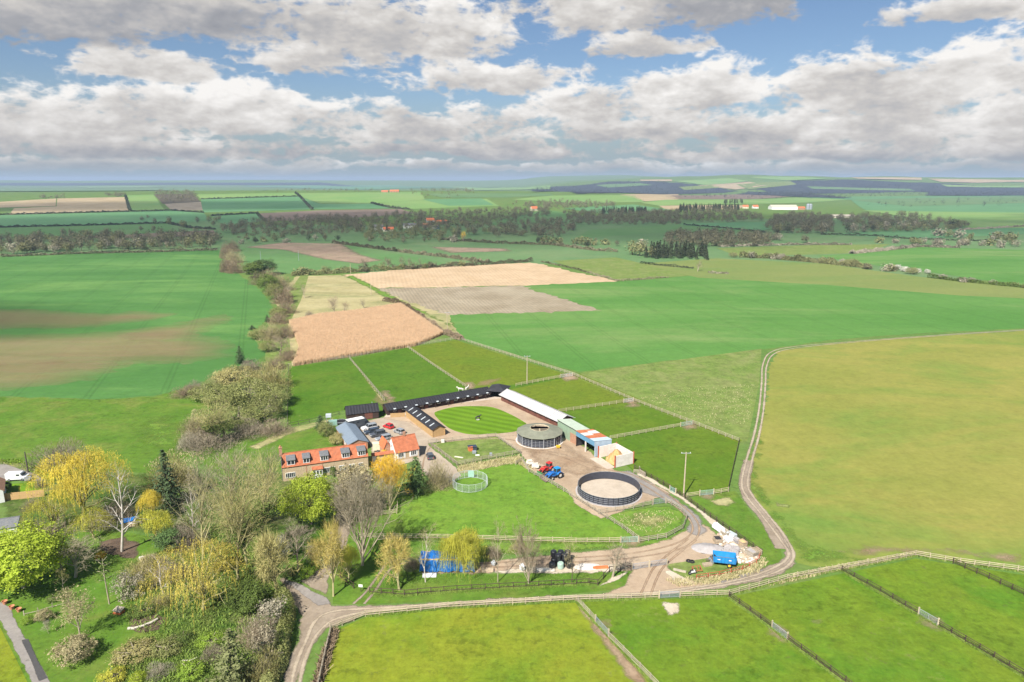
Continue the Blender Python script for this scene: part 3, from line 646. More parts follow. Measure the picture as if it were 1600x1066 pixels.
far([(640, 652), (600, 652), (606, 646), (690, 630), (760, 617), (790, 622), (700, 632), (655, 642)], g_conc, 4, 'stable_apron')
far([(783, 624), (790, 622), (888, 668), (880, 674), (860, 664)], g_grit, 4, 'stable_apron', feather=.3)
far([(776, 683), (806, 680), (886, 676), (930, 712), (962, 735), (990, 738), (1050, 772), (1010, 785), (940, 812), (900, 790), (880, 762), (832, 738), (814, 710)], g_grit, 3.5, 'yard', feather=.6, wob=.15)
far([(810, 690), (880, 690), (925, 718), (950, 735), (905, 745), (870, 738), (835, 722), (820, 706)], g_mud, 4, 'muddy_yard', feather=2.5, wob=.4)
far([(714, 728), (800, 713), (812, 710), (834, 736), (826, 738), (806, 724), (716, 742)], g_straw, 4, 'dead_grass', feather=.7, wob=.2)
far([(930, 740), (985, 735), (1015, 752), (1060, 780), (1094, 806), (1108, 832), (1092, 842), (1070, 832), (1076, 812), (1050, 788), (1000, 770)], g_tar, 4, 'yard_road', feather=1.0, wob=.2)
far([(990, 740), (1002, 738), (1072, 778), (1132, 823), (1192, 871), (1176, 884), (1150, 878), (1124, 838), (1096, 806), (1056, 776)], g_chalk, 4.5, 'stone_chippings', feather=.8, wob=.15)
far([(655, 898), (660, 885), (760, 876), (900, 862), (1000, 853), (1046, 842), (1080, 822), (1100, 818), (1132, 842), (1162, 880), (1090, 890), (1058, 884), (995, 894), (900, 896)], g_grit, 3.5, 'yard', feather=.8, wob=.2)
far([(760, 893), (820, 886), (985, 880), (985, 893), (900, 897), (760, 898)], g_chalk, 4.5, 'stone_chippings', feather=.8, wob=.2)
far([(985, 893), (1002, 882), (1042, 880), (1054, 896), (1090, 910), (1128, 912), (1050, 930), (925, 934), (975, 914)], g_grit, 4, 'gateway', feather=.7, wob=.15)
far([(935, 915), (955, 902), (985, 892), (968, 907), (938, 917)], g_chalk, 5, 'stone_chippings', feather=.4, wob=.1)
far([(1036, 893), (1046, 890), (1072, 904), (1085, 914), (1076, 916), (1052, 907)], g_chalk, 5, 'stone_chippings', feather=.4, wob=.1)
far([(1044, 882), (1110, 872), (1150, 882), (1120, 896), (1060, 906)], g_rough, 4.2, 'weedy_ground')
far([(1205, 782), (1240, 790), (1236, 796), (1212, 792)], g_straw, 4, 'dead_grass', feather=1, wob=.2)
far([(1104, 782), (1140, 776), (1152, 786), (1138, 794), (1115, 790)], g_straw, 4, 'dead_grass', feather=1.2, wob=.2)
far([(1087, 858), (1098, 849), (1130, 850), (1138, 862), (1120, 868), (1096, 866)], g_tard, 6, 'stone_dust', feather=.4)
lawn_px = [(679, 648), (687.6, 641.6), (713, 636), (745, 635), (770.5, 637), (796, 647), (817, 658.6), (822, 664), (808.7, 673.5), (779, 677.7), (740.7, 679.4), (717, 675.6), (698, 667)]
sheet('lawn', catmull(GP(lawn_px), 5), g_lawn, 5)
far([(921.4, 717), (937, 714), (962, 731), (948.7, 733.4)], g_conc, 5, 'concrete_slab')
pen_c = G(951, 769)
sheet('pen_floor', [(pen_c[0] + 7.2 * math.cos(t), pen_c[1] + 7.2 * math.sin(t)) for t in np.linspace(0, 2 * math.pi, 49)[:-1]], g_sand, 6)
# tarmac drive at the bottom left
far([(-10, 960), (-8, 935), (18, 950), (24, 968), (80, 1066), (110, 1120), (70, 1120), (48, 1066), (2, 975)], g_tar, 3, 'tarmac_drive', feather=.25, wob=.06)
far([(32, 1000), (45, 998), (76, 1060), (60, 1066)], g_tard, 4, 'tarmac_patch', feather=.3)
far([(-40, 1010), (0, 980), (42, 1064), (60, 1120), (-60, 1120)], g_front.copy(), 2, 'front_lawn')
far([(-60, 735), (0, 722), (60, 742), (70, 752), (0, 752)], g_tar, 3, 'patio', feather=.4)
far([(14, 757), (58, 753), (66, 766), (10, 773)], g_lawn, 4, 'back_lawn')

# worn ground at gates and along the hooves' paths
for pts in ([(876, 584), (900, 582), (904, 594), (880, 598)], [(972, 624), (996, 622), (1000, 636), (976, 638)], [(1062, 660), (1086, 658), (1094, 672), (1066, 674)], [(1092, 770), (1116, 768), (1120, 780), (1094, 782)], [(922, 968), (950, 968), (962, 996), (940, 1004), (926, 990)], [(1196, 978), (1232, 980), (1246, 1008), (1214, 1010)], [(1426, 956), (1470, 960), (1482, 984), (1440, 984)], [(966, 838), (1004, 838), (1006, 856), (968, 856)], [(592, 606), (612, 612), (620, 632), (598, 630)], [(722, 598), (742, 596), (748, 608), (728, 610)]):
    far(pts, g_mud, 3.2, 'worn_gateway', feather=2.4, wob=.5)
for pts, w in (([(822, 706), (870, 712), (930, 735), (985, 748), (1050, 788), (1082, 822), (1060, 848), (980, 866), (860, 874), (740, 882)], .6), ([(826, 702), (876, 709), (936, 731), (992, 744), (1058, 784), (1092, 822), (1072, 854), (990, 872), (880, 880), (760, 888)], .6), ([(1000, 932), (1012, 905), (1024, 885), (1050, 862), (1076, 842)], .6), ([(1016, 932), (1026, 905), (1038, 885), (1062, 864), (1088, 844)], .6), ([(660, 745), (662, 720), (672, 700), (690, 692)], .5), ([(700, 690), (760, 686), (806, 689), (836, 706)], .6)): rut(pts, w, g_mud, 5, 'tyre_track', .25)
# ------------------------------------------------------------------ materials for built things
M = {}
def S(k, c, **kw): M[k] = simple(k, c, **kw); return M[k]
S('dark_timber', (.060, .038, .030), rough=.8, var=.35, scale=2.2, stretch=(.4, .4, 3), bump=.3, dirt=(.11, .07, .05))
S('red_timber', (.150, .060, .042), rough=.8, var=.3, scale=2.0, stretch=(.4, .4, 3), bump=.3, dirt=(.10, .055, .045))
S('black_felt', (.030, .030, .036), rough=.85, var=.3, scale=.8, dirt=(.055, .055, .06))
S('new_timber', (.52, .335, .150), rough=.75, var=.18, scale=2.0, stretch=(.5, .5, 4), bump=.3, dirt=(.44, .29, .14))
S('pantile', (.55, .155, .062), rough=.8, var=.2, scale=1.4, bump=.4, dirt=(.42, .135, .065))
S('house_stone', (.45, .345, .225), rough=.9, var=.28, scale=3.5, bump=.5, dirt=(.30, .235, .16))
S('house_brick', (.40, .22, .14), rough=.9, var=.3, scale=4, bump=.4)
S('white_paint', (.78, .77, .74), rough=.5, var=.06)
S('cream_paint', (.68, .61, .45), rough=.5, var=.10, scale=.8)
S('dark_glass', (.030, .036, .042), rough=.08, var=.1, spec=.6)
S('slate', (.15, .155, .165), rough=.6, var=.3, scale=3, dirt=(.22, .21, .19))
S('zinc_roof', (.21, .26, .32), rough=.45, var=.12, scale=.6, spec=.5)
S('grey_sheet_roof', (.50, .48, .48), rough=.6, var=.14, scale=.7, dirt=(.40, .37, .35))
S('green_sheet', (.30, .41, .285), rough=.6, var=.15, scale=.9, dirt=(.25, .29, .20))
S('green_sheet_roof', (.47, .54, .43), rough=.6, var=.12, scale=.9, dirt=(.38, .42, .33))
S('blue_sheet', (.47, .57, .66), rough=.55, var=.10, scale=.8, dirt=(.40, .45, .48))
S('blue_fascia', (.12, .27, .40), rough=.55, var=.18, scale=.8)
S('rust_sheet', (.48, .155, .065), rough=.75, var=.25, scale=1.5)
S('white_sheet', (.68, .65, .63), rough=.6, var=.12, scale=1.2, dirt=(.58, .50, .45))
S('concrete', (.68, .62, .56), rough=.9, var=.12, scale=1.1, dirt=(.58, .51, .44), bump=.2)
S('rust_post', (.42, .105, .055), rough=.75, var=.2)
S('walker_roof', (.205, .21, .155), rough=.85, var=.16, scale=.6, dirt=(.16, .15, .115))
S('galvanised', (.44, .47, .51), rough=.45, metal=.5, var=.15, scale=2)
S('pale_galvanised', (.56, .60, .62), rough=.5, metal=.2, var=.12, scale=2)
S('blue_black_board', (.040, .044, .060), rough=.5, var=.25, scale=1.5, spec=.5)
S('mesh_green', (.32, .50, .43), rough=.6, var=.12)
S('rail_timber', (.46, .385, .265), rough=.85, var=.25, scale=2.5, rnd=.16, bump=.3)
S('grey_timber', (.36, .31, .235), rough=.85, var=.28, scale=2.5, rnd=.2, bump=.3)
S('creosote', (.075, .050, .038), rough=.85, var=.3, scale=2.5, rnd=.2)
S('pole_wood', (.44, .36, .26), rough=.85, var=.2, scale=2)
S('pole_dark', (.10, .085, .07), rough=.85, var=.2, scale=2)
S('black_rubber', (.022, .022, .024), rough=.8, var=.2)
S('black_wrap', (.020, .020, .024), rough=.28, var=.2, scale=3, spec=.6, bump=.5)
S('green_wrap', (.36, .48, .40), rough=.35, var=.15, scale=3, bump=.4)
S('blue_tarp', (.012, .125, .40), rough=.5, var=.3, scale=1.0, bump=.9, spec=.3, dirt=(.06, .22, .48))
S('straw', (.58, .42, .20), rough=.95, var=.3, scale=4, bump=.9, dirt=(.42, .27, .12))
S('white_bag', (.72, .71, .70), rough=.7, var=.12, scale=2, bump=.6)
S('pale_bag', (.66, .60, .50), rough=.7, var=.14, scale=2, bump=.6)
S('pallet_wood', (.42, .33, .23), rough=.9, var=.25, scale=2, rnd=.15)
S('grey_block', (.38, .35, .34), rough=.85, var=.15, scale=1.5, rnd=.12)
S('steel_grey', (.30, .31, .33), rough=.5, metal=.3, var=.2)
S('dung', (.50, .31, .13), rough=1, var=.35, scale=1.6, bump=1.0, dirt=(.34, .20, .085))
S('dark_inside', (.035, .033, .035), rough=.9, var=.3)  # near-black that paints the shade inside buildings; a few dark parts share it
S('yellow_paint', (.72, .46, .04), rough=.5, var=.1)
S('orange_paint', (.60, .17, .06), rough=.6, var=.15)
S('red_paint', (.50, .035, .030), rough=.45, var=.2, spec=.4, scale=2, dirt=(.30, .08, .06))
S('blue_paint', (.024, .16, .50), rough=.45, var=.2, spec=.4, scale=2, dirt=(.10, .14, .25))
S('sky_blue_paint', (.022, .25, .55), rough=.45, var=.16, spec=.4, dirt=(.08, .20, .32))
S('green_paint', (.04, .17, .06), rough=.5, var=.15)
S('mud_steel', (.16, .125, .10), rough=.7, var=.3, dirt=(.22, .16, .11))
S('wheel_cream', (.66, .62, .55), rough=.6, var=.12)
S('car_white', (.72, .72, .72), rough=.25, var=.03, spec=.6)
S('car_navy', (.045, .060, .085), rough=.22, var=.05, spec=.7)
S('car_grey', (.085, .092, .105), rough=.25, var=.05, spec=.7)
S('car_silver', (.40, .42, .44), rough=.28, var=.04, metal=.4, spec=.6)
S('car_red', (.58, .020, .024), rough=.22, var=.04, spec=.7)
S('lorry_body', (.060, .068, .078), rough=.4, var=.06, spec=.5)
S('hide_dun', (.55, .42, .28), rough=.8, var=.15, scale=3)
S('hide_white', (.62, .57, .50), rough=.8, var=.12, scale=3)
S('bronze', (.055, .050, .048), rough=.5, var=.2, metal=.4)
S('terracotta', (.52, .22, .12), rough=.85, var=.2)
S('bark_pale', (.50, .45, .38), rough=.9, var=.3, scale=3)
S('net_green', (.22, .36, .31), rough=.8, var=.2, scale=2)
def ridged(name, c, per, axis, rough=.6, var=.12, amp=.6, dirt=None, spec=.3):
    """sheeting or tiles: real-scale corrugation in the normals"""
    m, T = nmat(name); tc = T.add('ShaderNodeTexCoord'); v = tc.outputs['Object']; sp = T.sep(v)
    w = T.m('SINE', T.m('MULTIPLY', sp[axis], 2 * math.pi / per)); n = T.noise(v, 1.1, 5, .65)
    col = T.vm('SCALE', T.comb(*c), sc_=T.m('MULTIPLY', T.mr(n, .3, .7, 1 - var, 1 + var), T.m('MULTIPLY_ADD', w, .07, .97)))
    if dirt: col = T.mix(T.mr(T.noise(v, .5, 6, .7), .5, .7, 0, .7), col, c4(dirt))
    finish(T, col, rough, w, per * .25, amp, 0, spec); M[name] = m
ridged('pantile_x', (.50, .165, .080), .30, 0, .8, .22, .8, (.36, .15, .09))
ridged('sheet_x', (.50, .48, .48), .9, 0, .6, .12, .5, (.40, .37, .35))
ridged('zinc_y', (.21, .26, .32), .45, 1, .42, .08, .6, None, .5)
ridged('felt_x', (.028, .028, .033), .9, 0, .8, .2, .3)
ridged('boards_z', (.50, .325, .148), .15, 2, .75, .12, .7, (.44, .29, .14))
ridged('darkboards_z', (.060, .038, .030), .15, 2, .8, .25, .7)
ridged('redboards_z', (.150, .060, .042), .15, 2, .8, .2, .7)
ridged('green_x', (.30, .41, .285), .4, 0, .6, .12, .6, (.25, .29, .20))
ridged('blue_y', (.47, .57, .66), .4, 1, .55, .08, .6)

# ------------------------------------------------------------------ building helpers (x along the front, y into the building)
def frame(pl, pr):
    a, b = G(*pl), G(*pr); w = math.hypot(b[0] - a[0], b[1] - a[1]); return a, math.atan2(b[1] - a[1], b[0] - a[0]), w
GZ = .06
def slab(mb, quad, t, m=0):
    """sheet of thickness t below a quad"""
    P = [Vector(p) for p in quad]; n = (P[1] - P[0]).cross(P[3] - P[0]).normalized()
    if n.z < 0: n = -n
    Q = [p - n * t for p in P]; mb.face(P, m); mb.face(Q[::-1], m)
    for i in range(4): j = (i + 1) % 4; mb.face([P[j], P[i], Q[i], Q[j]], m)
def gable_wall(mb, x0, x1, y0, y1, e, r, axis, m=0):
    if axis == 'x':
        ym = (y0 + y1) / 2
        a = [(x0, y0, 0), (x1, y0, 0), (x1, y0, e), (x0, y0, e)]; b = [(x1, y1, 0), (x0, y1, 0), (x0, y1, e), (x1, y1, e)]
        mb.face(a, m); mb.face(b, m)
        mb.face([(x0, y1, 0), (x0, y0, 0), (x0, y0, e), (x0, ym, r), (x0, y1, e)], m); mb.face([(x1, y0, 0), (x1, y1, 0), (x1, y1, e), (x1, ym, r), (x1, y0, e)], m)
    else:
        xm = (x0 + x1) / 2
        mb.face([(x0, y1, 0), (x0, y0, 0), (x0, y0, e), (x0, y1, e)], m); mb.face([(x1, y0, 0), (x1, y1, 0), (x1, y1, e), (x1, y0, e)], m)
        mb.face([(x0, y0, 0), (x1, y0, 0), (x1, y0, e), (xm, y0, r), (x0, y0, e)], m); mb.face([(x1, y1, 0), (x0, y1, 0), (x0, y1, e), (xm, y1, r), (x1, y1, e)], m)
def gable_roof(mb, x0, x1, y0, y1, e, r, axis, ov=.35, og=.25, t=.12, m=0):
    if axis == 'x':
        ym = (y0 + y1) / 2; k = (r - e) / (ym - y0); d = .10
        slab(mb, [(x0 - og, y0 - ov, e - k * ov + d), (x1 + og, y0 - ov, e - k * ov + d), (x1 + og, ym, r + d), (x0 - og, ym, r + d)], t, m)
        slab(mb, [(x1 + og, y1 + ov, e - k * ov + d), (x0 - og, y1 + ov, e - k * ov + d), (x0 - og, ym, r + d), (x1 + og, ym, r + d)], t, m)
        mb.bar((x0 - og, ym, r + d), (x1 + og, ym, r + d), .26, .10, m)
    else:
        xm = (x0 + x1) / 2; k = (r - e) / (xm - x0); d = .10
        slab(mb, [(x0 - ov, y1 + og, e - k * ov + d), (x0 - ov, y0 - og, e - k * ov + d), (xm, y0 - og, r + d), (xm, y1 + og, r + d)], t, m)
        slab(mb, [(x1 + ov, y0 - og, e - k * ov + d), (x1 + ov, y1 + og, e - k * ov + d), (xm, y1 + og, r + d), (xm, y0 - og, r + d)], t, m)
        mb.bar((xm, y0 - og, r + d), (xm, y1 + og, r + d), .26, .10, m)
def window(parent, x, y, z, w, h, n=2, face='y', fm='white_paint', bars=True, ft=.09):
    """frame part with glass sub-part; face y: on a front wall looking to -y; x: on an end wall"""
    f = MB(); g = MB(); s = -1
    def bx(mb, cx, cz, dx, dz, dy, off):
        if face == 'y': mb.box((x + cx, y + s * off, z + cz), (dx, dy, dz))
        elif face == '-x': mb.box((x - off, y + cx, z + cz), (dy, dx, dz))
        else: mb.box((x + off, y + cx, z + cz), (dy, dx, dz))
    for cx in (-w / 2, w / 2): bx(f, cx, h / 2, ft, h + ft, .10, .05)
    for cz in (0, h): bx(f, 0, cz, w - ft - .004, ft, .10, .05)
    for i in range(1, n): bx(f, -w / 2 + w * i / n, h / 2, .07, h - ft - .004, .08, .045)
    bx(g, 0, h / 2, w - ft, h - ft, .03, .02)
    fo = f.build('window', M[fm], parent); g.build('pane', M['dark_glass'], fo); return fo
def shed(name, label, cat, pl, pr, D, e, r, axis, wm, rm, ov=.35, og=.25, group=None, turn=0):
    o, a, W = frame(pl, pr); a += R(turn)
    t = thing(name, label, cat, (o[0], o[1], GZ), a, group)
    b = MB(); gable_wall(b, 0, W, 0, D, e, r, axis); b.build('wall', M[wm], t)
    q = MB(); gable_roof(q, 0, W, 0, D, e, r, axis, ov, og); ro = q.build('roof', M[rm], t)
    return t, W, ro
def part(parent, name, mt, boxes, **k):
    b = MB()
    for c, d in boxes: b.box(c, d)
    return b.build(name, M[mt], parent, **k)

# ------------------------------------------------------------------ the long house with dormers
t, W, roof = shed('farmhouse', 'long stone farmhouse with orange pantile roof and five slate dormers', 'house', (442.7, 753), (576, 734), 6.2, 3.75, 6.0, 'x', 'house_stone', 'pantile_x', .25, .12)
part(t, 'quoin_strip', 'house_brick', [((W * .27, -.02, 1.85), (.22, .07, 3.7))]); part(t, 'quoin_strip', 'house_brick', [((W * .455, -.02, 1.85), (.18, .07, 3.7))])
c = MB(); c.box((-.05, 3.1, 6.6), (.75, .8, 2.2)); c.box((-.05, 3.1, 7.75), (.9, .95, .14)); ch = c.build('chimney', M['house_brick'], roof)
MB().lathe((-.05, 3.1, 7.8), [(.17, 0), (.14, .5)], 8).build('chimney_pot', M['terracotta'], t)
MB().box((-.10, 3.1, 3.0), (.10, 5.9, 5.6)).build('end_wall', M['slate'], t)
for i, fx in enumerate((.107, .283, .49, .741, .932)):
    x = fx * W - .1; w = 1.9 if i != 1 else 1.6
    d = MB(); d.box((x, 1.15, 4.55), (w, 1.9, 1.35)); do = d.build('dormer', M['white_paint'] if i > 1 else M['slate'], t)
    q = MB(); slab(q, [(x - w / 2 - .15, -.05, 5.28), (x + w / 2 + .15, -.05, 5.28), (x + w / 2 + .15, 2.3, 5.85), (x - w / 2 - .15, 2.3, 5.85)], .09); q.build('dormer_roof', M['slate'], do)
    f = MB(); g = MB()
    for cx in np.linspace(-w / 2 + .1, w / 2 - .1, 4 if i > 1 else 3): f.box((x + cx, .17, 4.6), (.10, .08, 1.06))
    for cz in (4.06, 5.12): f.box((x, .165, cz), (w - .06, .085, .10))
    f.build('window_frame', M['white_paint'], do); g.box((x, .185, 4.6), (w - .2, .03, 1.0)); g.build('pane', M['dark_glass'], do)
for fx, w, n in ((.085, 2.2, 5), (.53, 2.9, 6), (.68, 1.3, 3), (.80, 1.3, 3), (.91, 1.0, 2)): window(t, fx * W, 0, .85, w, 1.25, n)
p = MB(); slab(p, [(W * .33, -1.1, 2.35), (W * .46, -1.1, 2.35), (W * .46, 0.02, 2.85), (W * .33, 0.02, 2.85)], .1); po = p.build('porch', M['pantile_x'], t)
part(po, 'porch_window', 'white_paint', [((W * .395, -.85, 1.15), (W * .11, .1, 2.2)), ((W * .345, -.45, 1.15), (.1, .8, 2.2)), ((W * .447, -.45, 1.15), (.1, .8, 2.2))])
part(po, 'pane', 'dark_glass', [((W * .395 + k, -.905, 1.5), (.5, .03, .9)) for k in (-.75, 0, .75)])
o_h, a_h = (t.location.x, t.location.y), t.rotation_euler.z
# the cottage
t, W, roof = shed('cottage', 'small cottage with white gable and steep orange pantile roof', 'house', (619, 721), (655, 714), 6.4, 2.45, 5.4, 'x', 'house_stone', 'pantile_x', .3, .12)
MB().face([(-.03, 6.4, .0), (-.03, 0, 0), (-.03, 0, 2.45), (-.03, 3.2, 5.4), (-.03, 6.4, 2.45)]); 
g = MB(); g.prism([(0, 0), (6.4, 0), (6.4, 2.4), (3.2, 5.3), (0, 2.4)], 0, .06)
g.v = [(-.005 - v[1], v[0], v[2]) for v in g.v]; g.build('gable_end', M['white_paint'], t)
for x in (1.35, 4.85):
    part(t, 'white_panel', 'white_paint', [((x, -.02, 1.45), (2.5 if x < 2 else 2.3, .05, 1.9))]); window(t, x, -.045, .85, 1.5, 1.2, 3)
window(t, -.065, 3.2, 2.7, 1.0, 1.0, 2, '-x')
MB().box((W * .55, 3.2, 5.95), (.6, .6, 1.1)).build('chimney', M['house_brick'], roof)
q = MB(); gable_wall(q, -1.9, .0, 4.4, 8.6, 2.4, 4.2, 'y'); q.build('rear_wing', M['house_brick'], t)
q = MB(); gable_roof(q, -1.9, 0, 4.4, 8.6, 2.4, 4.2, 'y', .2, .15); q.build('rear_wing_roof', M['pantile'], t)
MB().lathe((W - .2, -.4, 0), [(.04, 0), (.04, 2.3)], 6).build('downpipe', M['white_paint'], t)
# link wall between them
o, a, W = frame((581.5, 724), (617, 719))
t = thing('garden_wall', 'low stone wall with orange tiled coping and white gate joining house to cottage', 'wall', (o[0], o[1], GZ), a)
MB().box((W / 2, .3, 1.0), (W, .4, 2.0)).build('wall', M['house_stone'], t)
q = MB(); slab(q, [(-.1, -.25, 1.98), (W + .1, -.25, 1.98), (W + .1, .8, 2.5), (-.1, .8, 2.5)], .1); q.build('coping', M['pantile_x'], t)
part(t, 'gate', 'white_paint', [((.55, .06, .95), (.95, .06, 1.75))])

# ------------------------------------------------------------------ sheds round the yard
t, W, _ = shed('workshop', 'red brick workshop with shallow blue grey metal roof beside the parked cars', 'shed', (545, 707), (576, 704), 15.0, 2.2, 3.2, 'y', 'house_brick', 'zinc_y', .3, .25, turn=11.5)
part(t, 'door', 'dark_timber', [((W / 2, -.03, 1.0), (2.2, .06, 2.0))]); window(t, -.01, 4, 1.0, 1.2, .8, 2, '-x')
t, W, _ = shed('timber_barn', 'dark brown timber barn with black felt roof behind the horse lorry', 'barn', (543, 659), (592, 653.5), 5.2, 2.25, 4.0, 'x', 'darkboards_z', 'felt_x', .25, .3)
part(t, 'door', 'red_timber', [((W * .68, -.03, 1.05), (2.4, .06, 2.05))]); part(t, 'door', 'dark_timber', [((W * .3, -.03, 1.0), (1.1, .06, 1.95))])
window(t, -.01, 2.6, 1.2, .9, .8, 2, '-x', 'dark_timber')
t, W, _ = shed('tool_shed', 'new pale timber shed with black felt roof and six strip rooflights', 'shed', (634, 651.5), (676, 684), 3.9, 2.35, 3.25, 'x', 'boards_z', 'felt_x', .30, .3)
for i in range(6):
    x = W * (.10 + .155 * i); q = MB(); y0, y1 = .25, 1.75; z = lambda y: 2.35 + .9 * y / 1.95 + .135
    slab(q, [(x - .22, y0, z(y0)), (x + .22, y0, z(y0)), (x + .22, y1, z(y1)), (x - .22, y1, z(y1))], .04); q.build('rooflight', M['pale_galvanised'], t)
part(t, 'corner_post', 'new_timber', [((W + .03, .03, 1.2), (.12, .12, 2.35))]); part(t, 'corner_post', 'new_timber', [((W + .03, 3.87, 1.2), (.12, .12, 2.35))])
o, a, W2 = frame((610, 652.5), (633, 651.5))
t = thing('timber_screen', 'low pale timber boundary screen running to the new shed', 'fence', (o[0], o[1], GZ), a)
for i in range(9): MB().box((W2 * (i + .5) / 9, 0, .65), (W2 / 9 - .02, .05, 1.3 + .02 * (i % 3))).build('panel', M['boards_z'], t)
# stable range along the top of the court
t, W, ro = shed('stable_range', 'long low dark brown stable range with black roof and open overhang', 'stable', (605.6, 649.4), (766, 621.2), 4.4, 2.2, 3.05, 'x', 'darkboards_z', 'felt_x', 1.1, .3)
n = 12
for i in range(n):
    x = W * (i + .5) / n
    d = MB(); d.box((x - .55, -.03, .62), (1.15, .06, 1.22)); do = d.build('stable_door', M['red_timber'] if i % 3 == 1 else M['dark_timber'], t)
    MB().box((x - .55, -.02, 1.72), (1.1, .05, .85)).build('upper_opening_shade', M['dark_inside'], do)  # dark panel on a closed wall, painting the shade behind the half door
    window(t, x + .85, 0, 1.05, 1.0, .75, 2)
for i in range(8): MB().bar((W * (i + .5) / 8, -1.0, 0), (W * (i + .5) / 8, -1.0, 1.85), .11).build('post', M['dark_timber'], t)
for i in range(10):
    x = W * (i + .6) / 10; q = MB(); slab(q, [(x - .4, -.95, 1.95), (x + .4, -.95, 1.95), (x + .4, -.45, 2.14), (x - .4, -.45, 2.14)], .03); q.build('rooflight', M['pale_galvanised'], t)
# corner block, hipped, open in front
o, a, W = frame((762, 622), (784, 624.5)); a = R(-15)
t = thing('corner_barn', 'open fronted corner barn with hipped black roof between two stable ranges', 'barn', (o[0], o[1], GZ), a)
b = MB(); b.box((.15, 3.3, 1.3), (.2, 6.6, 2.6)); b.box((5.6, 3.3, 1.3), (.2, 6.6, 2.6)); b.box((2.85, 6.5, 1.3), (5.2, .2, 2.6)); b.build('wall', M['dark_timber'], t)
part(t, 'back_wall_shade', 'dark_inside', [((2.85, 6.3, 1.3), (5.2, .1, 2.4))])  # dark sheet before the back wall paints the shade of the open barn
part(t, 'post', 'dark_timber', [((.15, .1, 1.3), (.24, .24, 2.6))]); part(t, 'post', 'dark_timber', [((5.6, .1, 1.3), (.24, .24, 2.6))])
b = MB(); x0, x1, y0, y1 = -.5, 6.3, -.6, 7.2; ap = (2.9, 3.3, 4.3)
for p, q in (((x0, y0), (x1, y0)), ((x1, y0), (x1, y1)), ((x1, y1), (x0, y1)), ((x0, y1), (x0, y0))): b.face([(p[0], p[1], 2.6), (q[0], q[1], 2.6), ap])
b.face([(x0, y1, 2.58), (x1, y1, 2.58), (x1, y0, 2.58), (x0, y0, 2.58)]); b.build('roof', M['black_felt'], t)
# right-hand stable range
t, W, ro = shed('stable_block', 'long red brown stable block with pale grey sheet roof facing the lawn', 'stable', (783, 626), (873.5, 668.5), 5.2, 2.25, 3.4, 'x', 'redboards_z', 'sheet_x', .75, .45)
n = 11
for i in range(n):
    x = W * (i + .5) / n
    d = MB(); d.box((x - .5, -.03, .62), (1.2, .06, 1.22)); do = d.build('stable_door', M['red_timber'], t)
    MB().box((x - .5, -.02, 1.68), (1.1, .05, .8)).build('upper_opening_shade', M['dark_inside'], do)  # again a dark panel for the shaded inside, no real hole
    MB().box((x + .8, -.03, 1.4), (.8, .05, .7)).build('shutter', M['dark_timber'], t)
# shared axis of the tall sheds
o_y = G(783, 626); a_y = R(-62.06)
def yard(name, label, cat, x): 
    return thing(name, label, cat, (o_y[0] + x * math.cos(a_y), o_y[1] + x * math.sin(a_y), GZ), a_y)
t = yard('green_shed', 'tall green sheet metal shed with pale green sloping roof', 'shed', 35.3); W = 10.4; D = 4.9
b = MB(); b.face([(0, .5, 0), (W, .5, 0), (W, .5, 4.3), (0, .5, 4.3)]); b.face([(0, D, 0), (0, .5, 0), (0, .5, 4.3), (0, D, 3.7)]); b.face([(W, .5, 0), (W, D, 0), (W, D, 3.7), (W, .5, 4.3)]); b.face([(W, D, 0), (0, D, 0), (0, D, 3.7), (W, D, 3.7)]); b.build('wall', M['green_x'], t)
q = MB(); slab(q, [(-.1, .3, 4.42), (W, .3, 4.42), (W, D + .2, 3.78), (-.1, D + .2, 3.78)], .08)
q.build('roof', M['green_sheet_roof'], t)
part(t, 'brick_panel', 'house_brick', [((W - 1.9, .44, 1.35), (3.2, .14, 2.7))]); part(t, 'fascia', 'dark_inside', [((W / 2, .27, 4.28), (W, .05, .12))])
t = yard('implement_shed', 'pale blue open fronted implement shed with patched rusty roof sheets', 'shed', 45.9); W = 9.0; D = 5.4
part(t, 'back_wall', 'blue_sheet', [((W / 2, D, 1.95), (W, .12, 3.9))]); part(t, 'side_wall', 'dark_inside', [((.12, D / 2, 1.9), (.1, D - .3, 3.8))])  # side wall coloured near-black for the deep shade under the roof
b = MB(); b.face([(W, 0, 0), (W, D, 0), (W, D, 4.0), (W, 0, 4.5)]); b.face([(W - .1, D, 0), (W - .1, 0, 0), (W - .1, 0, 4.5), (W - .1, D, 4.0)]); b.face([(W, 0, 0), (W, 0, 4.5), (W - .1, 0, 4.5), (W - .1, 0, 0)]); b.build('end_wall', M['blue_y'], t)
part(t, 'fascia', 'blue_fascia', [((W / 2 - .06, -.04, 3.75), (W - .2, .07, 1.45))])
part(t, 'post', 'concrete', [((W * .52, .02, 1.5), (.32, .3, 3.0))]); part(t, 'post', 'dark_timber', [((.2, .02, 1.5), (.25, .25, 3.0))])
part(t, 'lining_and_shade', 'dark_inside', [((W * .27, D - .2, 1.6), (W * .48, .08, 3.2))]); part(t, 'lining_and_shade', 'concrete', [((W * .76, D - .25, 1.1), (W * .42, .1, 2.2))])  # left sheet is painted shade of the open bay, right one is concrete
z = lambda y: 4.55 - .5 * y / D
xs = np.linspace(0, W + .1, 9)
